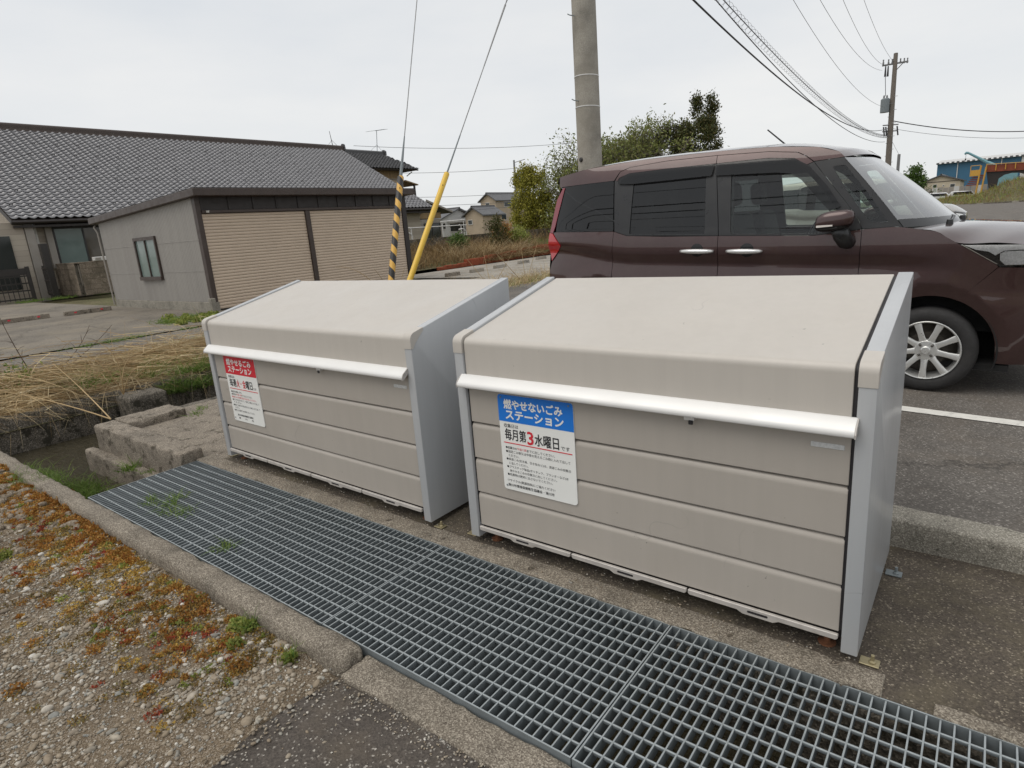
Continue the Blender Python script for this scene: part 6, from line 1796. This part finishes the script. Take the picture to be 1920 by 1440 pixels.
for y0 in np.arange(-1.2, 4.0, 0.06):
    x = -10.0 + RNG.normal(0, 0.06)
    if 1.65 < y0 < 2.6 and RNG.random() < 0.8 or RNG.random() < 0.10: pt.append(tuft(x, y0, 0.02, int(RNG.uniform(10, 40)), RNG.uniform(0.05, 0.13), 0.8, 0.008, 0.09))
for _ in range(26): pt.append(tuft(RNG.uniform(-12.3, -10.8), RNG.uniform(3.6, 4.7), 0.03, 40, 0.16, 0.9, 0.009, 0.10))
for _ in range(36): pt.append(tuft(RNG.uniform(-26.3, -25.7), RNG.uniform(5.0, 9), 0.05, 30, 0.2, 0.9, 0.012, 0.15))
stuff('bank_grass', 'green grass on the ditch bank and along the road edge', 'grass', pt, M['grass'])
pt = [cushion(RNG.uniform(-12.25, -10.6), RNG.uniform(3.5, 4.75), RNG.uniform(0.06, 0.17), 260, 0.045, 0.7, 0.03) for _ in range(13)]
stuff('corner_weeds', 'yellow-green weeds growing at the garage corner', 'weeds', pt, M['grass_yellow'])

def stalks(name, label, cat, base, tips, r, mat, tw=None):
    t = thing(name, label, cat, base)
    for tip, bend in tips:
        b, e = Vector(base), Vector(tip)
        m = (b + e) / 2 + Vector(bend)
        pts = [b * (1 - s) ** 2 + m * 2 * s * (1 - s) + e * s * s for s in [k / 8 for k in range(9)]]
        MB().tube(pts, r, 5, True, r * 0.35).build('stem', mat, t, True)
        if tw:
            for k in range(tw):
                p = pts[2 + (k * 5) % 6]
                q = p + Vector((random.uniform(-0.05, 0.05), random.uniform(-0.12, 0.12), random.uniform(0.03, 0.10)))
                MB().tube([p, (p + q) / 2 + Vector((0, 0, 0.01)), q], r * 0.5, 4, True, r * 0.2).build('twig', mat, t, True)
    return t
stalks('bare_twig', 'tall bare brown twig at the left of the straw bank', 'twig', (-6.7, 0.15, 0.1), [((-6.8, 0.0, 0.86), (0, -0.03, 0))], 0.008, M['bark'], 6)
stalks('bare_twig', 'leaning forked brown twig rising from the straw', 'twig', (-6.3, 0.05, 0.12), [((-6.6, 1.0, 0.62), (0, 0.05, -0.08)), ((-6.55, 0.75, 0.66), (0, 0.1, -0.1))], 0.007, M['bark'], 7)
stalks('straw_stem', 'pale bent straw stems standing over the ditch corner', 'straw', (-5.05, 0.42, 0.06), [((-5.35, 0.30, 0.62), (0.25, 0.12, 0.28)), ((-5.2, 0.75, 0.40), (0.0, -0.1, 0.25)), ((-5.3, 0.15, 0.52), (0.2, 0.0, 0.25)), ((-4.9, 0.62, 0.30), (0, 0, 0.2))], 0.006, M['straw'])
stalks('straw_stem', 'long pale straw stems lying from the bank to the end wall', 'straw', (-3.98, -0.08, 0.09), [((-5.6, 0.05, 0.42), (0, 0, 0.05)), ((-5.3, -0.55, 0.34), (0.1, 0, 0.06))], 0.006, M['straw'])
gw = thing('leafy_weed', 'small green leafy weed at the left of the straw bank', 'weed', (-6.2, -0.1, 0.1))
p = np.concatenate([RNG.normal((-6.2, -0.1, 0.26), (0.07, 0.08, 0.08), (160, 3)), RNG.normal((-6.1, -0.2, 0.14), (0.1, 0.12, 0.05), (120, 3))])
v, f = leaf_quads(p, 0.05, 0.5, 0.4)
put('leaves', raw_mesh('leaves', v, f, M['grass']), gw)
for k in range(5): MB().tube([(-6.2, -0.1, 0.08), (-6.2 + random.uniform(-.08, .08), -0.1 + random.uniform(-.1, .1), 0.34)], 0.004, 4).build('stem', M['grass'], gw)

# ------------------------------------------------------------------ verge and the dry grass bank beyond
def standing(n, x0, x1, y0, y1, z, h, lean, wid, bendz=0.5, zf=None):
    x = RNG.uniform(x0, x1, n); y = RNG.uniform(y0, y1, n)
    zz = np.full(n, z) if zf is None else np.array([zf(a, b) for a, b in zip(x, y)])
    d = unit(np.stack([RNG.normal(0, lean, n), RNG.normal(0, lean, n), np.ones(n)], -1))
    bd = np.stack([RNG.normal(0, 0.4, n), RNG.normal(0, 0.4, n), -RNG.uniform(0, bendz, n)], -1)
    return blades(np.stack([x, y, zz], -1), d, h * RNG.uniform(0.5, 1.25, n), np.full(n, wid), bd, 5)
def verge_z(x, y): return 0.05 + 0.16 * min(1, max(0, (x + 8.4) / 2.8))
stuff('verge_straw', 'pale dry grass on the verge left of the van', 'grass', [standing(1500, -8.3, -5.6, 5.5, 13.5, 0.1, 0.40, 0.45, 0.009, 0.8, verge_z), standing(700, -7.2, -5.6, 1.2, 13.5, 0.1, 0.55, 0.5, 0.009, 0.8, verge_z)], M['straw'])
stuff('verge_grass', 'green grass on the verge left of the van', 'grass', [standing(2600, -8.3, -5.6, 2.0, 13.5, 0.1, 0.15, 0.7, 0.010, 0.5, verge_z)], M['grass_yellow'])
for i, (x, y, tips, lb) in enumerate((
        (-5.9, 8.6, [((-6.5, 8.0, 1.25), (0, 0, 0.0)), ((-6.2, 8.9, 1.2), (0, 0, 0)), ((-6.1, 9.4, 1.05), (0, 0, 0.05))], 'thin dry grass stems standing close to the rear of the van'),
        (-6.6, 8.3, [((-7.2, 7.9, 1.15), (0, 0, 0.05)), ((-7.1, 8.7, 1.05), (0, 0, 0.0)), ((-6.3, 8.8, 0.95), (0, 0, 0))], 'thin dry grass stems standing above the gap between the boxes'),
        (-6.3, 5.3, [((-6.9, 4.6, 0.98), (0, 0, 0.45)), ((-6.1, 5.9, 0.94), (0, 0, 0.3)), ((-6.4, 5.0, 0.90), (0, 0, 0.2)), ((-6.3, 5.6, 0.88), (0, 0, 0.1))], 'arched pale grass blades just above the wider rubbish box'))):
    stalks('grass_stem', lb, 'grass', (x, y, verge_z(x, y)), tips, 0.007, M['straw'])
def gb_z(x, y):
    u = (x + 17.9) / 3.0; v = (y - 13.2) / 16.5
    return 0.5 * (1 - u) + 0.08 + 0.18 * v
stuff('dry_grass', 'tall dry brown grass in front of the garden wall', 'grass', [standing(2600, -17.7, -15.0, 14, 19, 0, 0.75, 0.35, 0.016, 0.9, gb_z), standing(3200, -17.7, -15.0, 17.5, 24, 0, 0.75, 0.40, 0.016, 1.0, gb_z), standing(1500, -15.6, -14.7, 18.0, 22.5, 0, 0.7, 0.6, 0.016, 1.2, gb_z), standing(900, -17.8, -17.0, 14, 28, 0, 0.9, 0.3, 0.016, 0.6, gb_z)], M['straw_dark'])
stuff('pale_dry_grass', 'pale drooping grass clumps over the red edging', 'grass', [standing(700, -16.0, -15.0, 18.6, 19.6, 0, 0.95, 0.5, 0.014, 1.2, gb_z), standing(800, -15.9, -14.9, 20.2, 21.6, 0, 1.0, 0.55, 0.014, 1.3, gb_z), standing(500, -16.5, -15.2, 17, 18.6, 0, 0.95, 0.3, 0.012, 0.6, gb_z)], M['straw'])
stuff('bank_green', 'green grass along the top of the grass bank', 'grass', [standing(1800, -17.8, -15.0, 21.5, 29.5, 0, 0.28, 0.6, 0.018, 0.5, gb_z), standing(700, -24, -18.2, 17, 30, 0.05, 1.15, 0.4, 0.03, 0.5)], M['grass'])

# ------------------------------------------------------------------ shrubs and trees
def clumps(n, cen, rad, lump, size, per, aspect=0.5, inner=0.55):
    """leaf clumps spread through an ellipsoid crown"""
    cen, rad = np.array(cen, float), np.array(rad, float)
    c = unit(RNG.normal(0, 1, (n, 3))) * (inner + (1 - inner) * RNG.random(n)[:, None] ** 0.7) * rad * RNG.uniform(0.85, 1.12, (n, 1)) + cen
    pts = []
    for q in c:
        k = int(per * RNG.uniform(0.5, 1.5))
        pts.append(q + RNG.normal(0, lump * RNG.uniform(0.6, 1.3), (k, 3)) * (1, 1, 0.75))
    return leaf_quads(np.concatenate(pts), size, aspect, 0.2), c
def shrub(name, label, base, cen, rad, n, lump, size, per, mat, stems=5, group=None, cat='shrub'):
    t = thing(name, label, cat, base, group)
    (v, f), c = clumps(n, cen, rad, lump, size, per)
    put('foliage', raw_mesh('foliage', v, f, mat), t)
    mb = MB()
    for k in range(stems):
        q = Vector(c[(k * 7) % len(c)]); b = Vector(base) + Vector((random.uniform(-.1, .1), random.uniform(-.1, .1), 0))
        mb.tube([b, (b + q) / 2 + Vector((random.uniform(-.1, .1), random.uniform(-.1, .1), 0.1)), q], [0.025, 0.018, 0.008], 5)
    mb.build('stem', M['bark'], t, True)
    return t
M['leaf_mid'] = leafmat('mid_green_leaf', [(0.07, 0.13, 0.03), (0.11, 0.18, 0.04), (0.05, 0.09, 0.02), (0.15, 0.22, 0.06)])
M['leaf_dark'] = leafmat('dark_green_leaf', [(0.06, 0.075, 0.022), (0.09, 0.095, 0.03), (0.04, 0.052, 0.018), (0.16, 0.12, 0.04)])
M['leaf_yellow'] = leafmat('yellow_green_leaf', [(0.30, 0.28, 0.04), (0.40, 0.36, 0.055), (0.20, 0.21, 0.03), (0.46, 0.41, 0.09), (0.12, 0.13, 0.025)])
M['leaf_young'] = leafmat('young_spring_leaf', [(0.19, 0.22, 0.06), (0.27, 0.29, 0.09), (0.14, 0.17, 0.05), (0.22, 0.19, 0.09)])
shrub('shrub', 'small green bush among the dry grass near the yellow cover', (-16.5, 18.3, 0.4), (-16.5, 18.3, 0.95), (0.30, 0.42, 0.38), 26, 0.10, 0.09, 60, M['leaf_mid'])
shrub('shrub', 'dark green conical bush standing above the garden wall', (-16.5, 21.05, 0.4), (-16.5, 21.05, 1.25), (0.28, 0.42, 0.70), 34, 0.13, 0.09, 60, M['leaf_dark'])
shrub('shrub', 'yellow-green bush at the right of the grass bank', (-16.6, 22.7, 0.4), (-16.6, 22.7, 1.0), (0.38, 0.58, 0.38), 30, 0.13, 0.09, 70, M['grass_yellow'])
shrub('shrub', 'brownish bush beside the dark conical bush', (-16.8, 21.9, 0.4), (-16.9, 21.9, 1.2), (0.35, 0.5, 0.5), 26, 0.14, 0.08, 50, M['weed_orange'])
def grow(mb, tips, p, d, L, r, lvl, spread, k=3):
    e = p + d * L
    m = (p + e) / 2 + Vector((random.uniform(-1, 1), random.uniform(-1, 1), random.uniform(-.3, .6))) * L * 0.08
    mb.tube([p, m, e], [r, r * 0.8, r * 0.62], 5 if lvl > 1 else 4, False)
    if lvl == 0:
        tips.append((e, d)); return
    for i in range(k):
        a = Vector((random.uniform(-1, 1), random.uniform(-1, 1), random.uniform(-0.3, 0.8))).normalized()
        nd = (d * (1 - spread) + a * spread).normalized()
        grow(mb, tips, p.lerp(e, random.uniform(0.6, 1.0)) if i else e, nd, L * random.uniform(0.62, 0.85), r * 0.6, lvl - 1, spread, k)
def tree(name, label, base, H, trunk_r, lvl, spread, k, mat, bark, leaf, per, lump, extra=None, up=(0, 0, 1), L0=0.32, stems=None):
    t = thing(name, label, 'tree', base, 'trees behind the van')
    mb = MB(); tips = []
    for q in (stems or [up]): grow(mb, tips, Vector(base), Vector(q).normalized(), H * L0, trunk_r, lvl, spread, k)
    mb.build('trunk', bark, t, True)
    pts = [np.array(e)[None] + RNG.normal(0, lump, (max(1, int(per * RNG.uniform(0.4, 1.6))), 3)) for e, d in tips]
    if extra is not None: pts.append(extra)
    v, f = leaf_quads(np.concatenate(pts), leaf, 0.45, 0.3)
    put('crown', raw_mesh('crown', v, f, mat), t)
    return t
def cloudpts(blobs, per):
    out = []
    for (cx, cy, cz, rx, ry, rz, n) in blobs:
        c = unit(RNG.normal(0, 1, (n, 3))) * (0.5 + 0.5 * RNG.random((n, 1)) ** 0.6) * np.array((rx, ry, rz)) + np.array((cx, cy, cz))
        for q in c: out.append(q + RNG.normal(0, 0.14, (int(per * RNG.uniform(0.5, 1.5)), 3)))
    return np.concatenate(out)
random.seed(5)
tree('yellow_green_tree', 'bushy yellow-green tree beside the rear of the van', (-19.7, 28.9, 0.0), 4.2, 0.10, 3, 0.5, 3, M['leaf_yellow'], M['bark'], 0.13, 26, 0.22,
     cloudpts([(-19.8, 28.8, 3.2, 1.05, 1.25, 1.5, 90), (-19.2, 29.4, 2.2, 1.0, 1.2, 1.2, 90), (-20.1, 28.3, 2.2, 0.85, 0.95, 1.2, 70), (-19.5, 29.0, 1.2, 1.1, 1.2, 0.8, 60), (-20.0, 28.6, 4.1, 0.7, 0.9, 0.6, 45)], 75))
random.seed(12)
tree('budding_tree', 'airy tree with young leaves seen above the van roof', (-15.2, 31.2, 0.0), 8.2, 0.17, 6, 0.62, 3, M['leaf_young'], M['bark_grey'], 0.15, 9, 0.20, L0=0.30, stems=[(0.45, 0.4, 1), (-0.55, -0.45, 1), (0.1, 0.05, 1), (-0.2, 0.2, 1)])
random.seed(23)
tree('budding_tree', 'small pale leafing tree left of the concrete pole', (-17.6, 29.5, 0.0), 5.6, 0.10, 4, 0.5, 3, M['leaf_young'], M['bark_grey'], 0.11, 20, 0.22, L0=0.31)
random.seed(31)
tree('dark_evergreen', 'dark evergreen tree with two pointed tops above the van', (-12.0, 33.3, 0.0), 5.0, 0.18, 3, 0.4, 3, M['leaf_dark'], M['bark'], 0.13, 10, 0.2,
     cloudpts([(-11.7, 33.6, 5.3, 1.25, 1.45, 1.15, 130), (-13.0, 32.4, 5.1, 0.85, 0.95, 0.95, 70), (-12.3, 33.1, 5.8, 0.6, 0.7, 0.5, 34), (-11.4, 34.0, 6.1, 0.6, 0.65, 0.55, 40), (-11.9, 33.9, 7.0, 0.24, 0.26, 0.7, 16), (-11.3, 34.4, 7.1, 0.24, 0.26, 0.7, 18), (-13.0, 32.5, 6.0, 0.25, 0.3, 0.45, 10), (-12.0, 33.3, 3.2, 1.1, 1.3, 1.2, 50)], 60), L0=0.36)
# ------------------------------------------------------------------ beyond the car park on the right
M['blue_wall'] = pm('blue_warehouse_sheet', (0.035, 0.125, 0.215), 0.5, var=0.08, vs=0.5)
M['orange_steel'] = pm('red_oxide_steel', (0.20, 0.045, 0.02), 0.7, var=0.3, vs=1.2)
M['yellow_steel'] = pm('yellow_rail_paint', (0.55, 0.30, 0.05), 0.5, var=0.1)
M['crane_blue'] = pm('pale_blue_crane', (0.16, 0.32, 0.36), 0.5, var=0.1)
M['cream'] = pm('cream_siding', (0.52, 0.45, 0.34), 0.7, var=0.05, vs=1)
M['car_white'] = carpaint('white_car_paint', (0.7, 0.7, 0.7), 0.05, 0.0)

kb = MB()
for k in range(46):
    x = -2.9 + k * 0.6
    kb = MB().box(x, x + 0.59, 84.6, 84.8, 0.0, 0.24)
    if k == 0: kroot = thing('kerb', 'dark kerb line at the far end of the car park', 'kerb', (6, 84.7, 0.05))
    kb.build('kerb_stone', M['kerb'] if k % 5 == 0 else M['concrete_dark'], kroot, False, 0.02, 1)
def mz(x, y):
    h = np.interp(x, [-7, -4.5, -3.0, 0, 1.2, 2.2, 4.0, 7, 14, 30], [0.3, 0.6, 1.0, 1.05, 1.5, 2.2, 2.7, 3.0, 2.6, 1.5])
    t = np.interp(y, [85.5, 90, 95, 99, 104], [0.0, 0.55, 1.0, 0.9, 0.25])
    return 0.08 + float(h * t) * (1 + 0.12 * mnoise.noise(Vector((x * 0.8, y * 0.5, 0))))
def P(u, v):
    x, y = -9 + 39 * u, 84.9 + 19 * v
    return (x, y, mz(x, y))
struct(MB().grid(P, 80, 24).build('grass_mound', M['earth'], smooth=True, auto=3))
n = 9000
x = RNG.uniform(-8, 26, n); y = RNG.uniform(86, 97, n)
z = np.array([mz(a, b) for a, b in zip(x, y)])
d = unit(np.stack([RNG.normal(0, 0.35, n), RNG.normal(0, 0.35, n), np.ones(n)], -1))
v, f = blades(np.stack([x, y, z - 0.05], -1), d, RNG.uniform(0.25, 0.8, n), np.full(n, 0.05), np.stack([RNG.normal(0, .3, n), RNG.normal(0, .3, n), -RNG.uniform(0, .4, n)], -1), 3)
tag(put('mound_grass', raw_mesh('mound_grass', v[: len(v) // 2], f[: len(f) // 2], M['straw_dark'])), 'dry grass on the mound beyond the car park', 'grass', None, 'stuff')
half = len(f) // 2
v2 = v[len(v) // 2:]; f2 = f[half:] - len(v) // 2
tag(put('mound_weeds', raw_mesh('mound_weeds', v2, f2, M['grass_yellow'])), 'green weeds on the mound beyond the car park', 'grass', None, 'stuff')

wh = thing('warehouse', 'large blue sheet-metal warehouse with pale roof edge', 'warehouse', (5, 155, 0))
MB().box(-8.05, 40, 150, 175, -0.1, 7.3).build('wall', M['blue_wall'], wh)
MB().box(4.75, 6.2, 149.7, 149.95, -0.1, 7.3).build('pale_bay', M['white_wall'], wh)
MB().prism([(149.4, 7.25), (176, 7.25), (162, 8.4)], -8.3, 40.3, 'x').build('roof', M['white_wall'], wh)
for k in range(60): MB().box(-8.2 + k * 0.8, -7.75 + k * 0.8, 149.3, 149.5, 7.2, 7.48).build('roof_rib', M['roof_sheet'], wh)
for xx in (-4.85, 1.8, 8.5): MB().box(xx, xx + 0.12, 149.85, 149.98, 0, 7.2).build('downpipe', M['white_pipe'], wh)
gable_house('cream_house', 'cream low house with dark gabled roof in front of the warehouse', 'y', 112, 126, -5.0, 2.35, 3.35, 4.15, M['cream'], M['roof_sheet'], wins=[('end', -5.95, -5.4, 2.5, 3.0), ('end', -3.85, -3.2, 2.4, 2.9), ('end', -4.75, -4.5, 2.6, 2.85)])
MB().box(-7.3, -2.7, 111.94, 111.99, 3.28, 3.36).build('gable_band', M['brown'], bpy.data.objects['cream_house'])
fe = thing('panel_fence', 'pale panel fence in front of the cream house', 'fence', (-3, 106, 0))
for k in range(14): MB().box(-8.0 + k * 0.62, -7.42 + k * 0.62, 106, 106.05, 0, 2.35 + 0.05 * (k % 3)).build('fence_panel', M['plaster_grey'] if k % 4 else M['white_wall'], fe)

pl = thing('conveyor_platform', 'rusty red steel platform with yellow handrails and ladder legs', 'platform', (4, 100, 0))
MB().prism([(0.35, 3.80), (12, 3.35), (12, 4.25), (0.35, 4.62)], 99.2, 101, 'y').build('deck', M['orange_steel'], pl)
MB().prism([(0.45, 3.8), (0.9, 1.4), (1.6, 1.4), (1.75, 2.9), (2.3, 3.3), (3.0, 3.45), (3.7, 3.4), (4.2, 3.2), (4.5, 2.9), (5.2, 2.9), (5.2, 3.65)], 99.4, 100.8, 'y').build('brace_plate', M['brown_dark'], pl)
for (xa, za, xb, zb2) in ((-0.15, 4.65, -0.45, 0.6), (0.38, 4.4, 0.05, 0.6), (5.2, 4.2, 5.0, 0.6), (8.5, 4.1, 8.4, 0.6)):
    MB().tube([(xa, 99.1, za), (xb, 99.1, zb2)], 0.10, 6).build('leg', M['yellow_steel'], pl)
for k in range(7):
    xx = 0.4 + k * 0.95
    MB().tube([(xx, 99.1, 3.9), (xx, 99.1, 4.75 - 0.05 * k)], 0.05, 5).build('rail_post', M['yellow_steel'], pl)
MB().tube([(0.35, 99.1, 4.72), (7, 99.1, 4.42)], 0.04, 5).build('top_rail', M['yellow_steel'], pl)
MB().box(-1.2, -0.15, 99.0, 99.06, 3.42, 4.15).build('guard_panel', M['yellow_steel'], pl)
for xx in (-1.18, -0.2): MB().tube([(xx, 99, 3.4), (xx, 99, 4.68)], 0.04, 5).build('rail_post', M['yellow_steel'], pl)
MB().tube([(-1.18, 99, 4.68), (-0.2, 99, 4.68)], 0.04, 5).build('top_rail', M['yellow_steel'], pl)
for k in range(6): MB().box(-1.5 + 0.12 * k, -0.2 + 0.1 * k, 99.3, 100.6, 2.3 + k * 0.22, 2.42 + k * 0.22).build('stair_tread', M['orange_steel'], pl)
cr = thing('crane', 'pale blue crane boom raised behind the platform', 'crane', (0.5, 125, 0))
MB().tube([(1.4, 125, 5.0), (0.15, 125, 5.80)], [0.34, 0.30], 6).build('boom_base', M['crane_blue'], cr)
MB().tube([(0.15, 125, 5.80), (-2.45, 125, 7.55)], [0.24, 0.17], 6).build('boom', M['crane_blue'], cr)
MB().tube([(-2.45, 125, 7.55), (-2.75, 125, 7.62), (-2.95, 125, 7.40)], [0.2, 0.2, 0.12], 6).build('boom_head', M['crane_blue'], cr)
MB().tube([(-2.76, 125, 7.45), (-2.76, 125, 6.75)], 0.03, 4).build('hoist_rope', M['cable'], cr)
MB().tube([(-2.76, 125, 6.75), (-2.78, 125, 6.45)], 0.10, 6).build('hook_block', M['cable'], cr)
MB().box(0.6, 4.0, 124.5, 126, 0, 5.0).build('cab', M['crane_blue'], cr)
shp = thing('utility_pole', 'short plain post beside the leafy tree right of the distant pole', 'pole', (-4.91, 60, 0))
MB().tube([(-4.92, 60, 0), (-4.90, 60, 4.9)], [0.14, 0.11], 10).build('shaft', M['wire'], shp, True)
MB().tube([(-4.90, 60, 4.85), (-4.95, 52, 6.2)], 0.01, 4).build('drop_wire', M['cable_far'], shp)
random.seed(44)
t = tree('leafy_tree', 'bright green leaning tree beyond the windscreen of the van', (-3.1, 55, 0.0), 3.0, 0.12, 3, 0.45, 3, M['leaf_mid'], M['bark'], 0.16, 8, 0.2,
         cloudpts([(-3.35, 55, 2.2, 0.55, 0.6, 0.8, 40), (-3.25, 55, 3.2, 0.35, 0.4, 0.4, 18), (-2.85, 55, 2.5, 0.4, 0.4, 0.5, 20), (-3.8, 55, 2.6, 0.35, 0.4, 0.5, 16), (-3.2, 55, 1.2, 0.6, 0.6, 0.5, 20)], 45))
t['group'] = 'trees beyond the car park'
# small far parked cars
def far_car(label, x, y, mat, L=3.6):
    t = thing('parked_car', label, 'car', (x, y, 0.1), 'parked cars beyond the mound')
    z0 = 0.55
    MB().prism([(x, z0), (x + L, z0), (x + L, z0 + 0.55), (x + L * 0.82, z0 + 0.68), (x + L * 0.70, z0 + 1.15), (x + L * 0.12, z0 + 1.2), (x, z0 + 0.7)], y, y + 1.6, 'y').build('body', mat, t, False, 0.08, 2)
    MB().prism([(x + L * 0.16, z0 + 0.72), (x + L * 0.77, z0 + 0.70), (x + L * 0.68, z0 + 1.06), (x + L * 0.18, z0 + 1.1)], y - 0.012, y + 1.612, 'y').build('side_window', M['trim_gloss'], t)
    for a in (0.2, 0.8): MB().lathe([(0, 0.0), (0.3, 0.0), (0.3, 0.2), (0, 0.2)], (x + L * a, y + 0.02, z0 - 0.1), (0, 1, 0), 14).build('wheel', M['tyre'], t)
for lb, x, y in (('white parked car just right of the windscreen edge, far away', -8.2, 98), ('white parked car beyond the mound below the panel fence', -6.1, 101), ('pale parked car right of the other far cars beyond the mound', -3.4, 100)):
    far_car(lb, x, y, M['car_white'])
# second parked car behind the van
car2 = copy_tree(van, Matrix.Translation((0.56 - 1.52, 10.6, 0.03)), None, {'plum_brown_metallic': M['paint2']})
car2['label'] = 'champagne silver compact car parked beyond the brown van'
car2['category'] = 'car'
car2.name = 'parked_car'
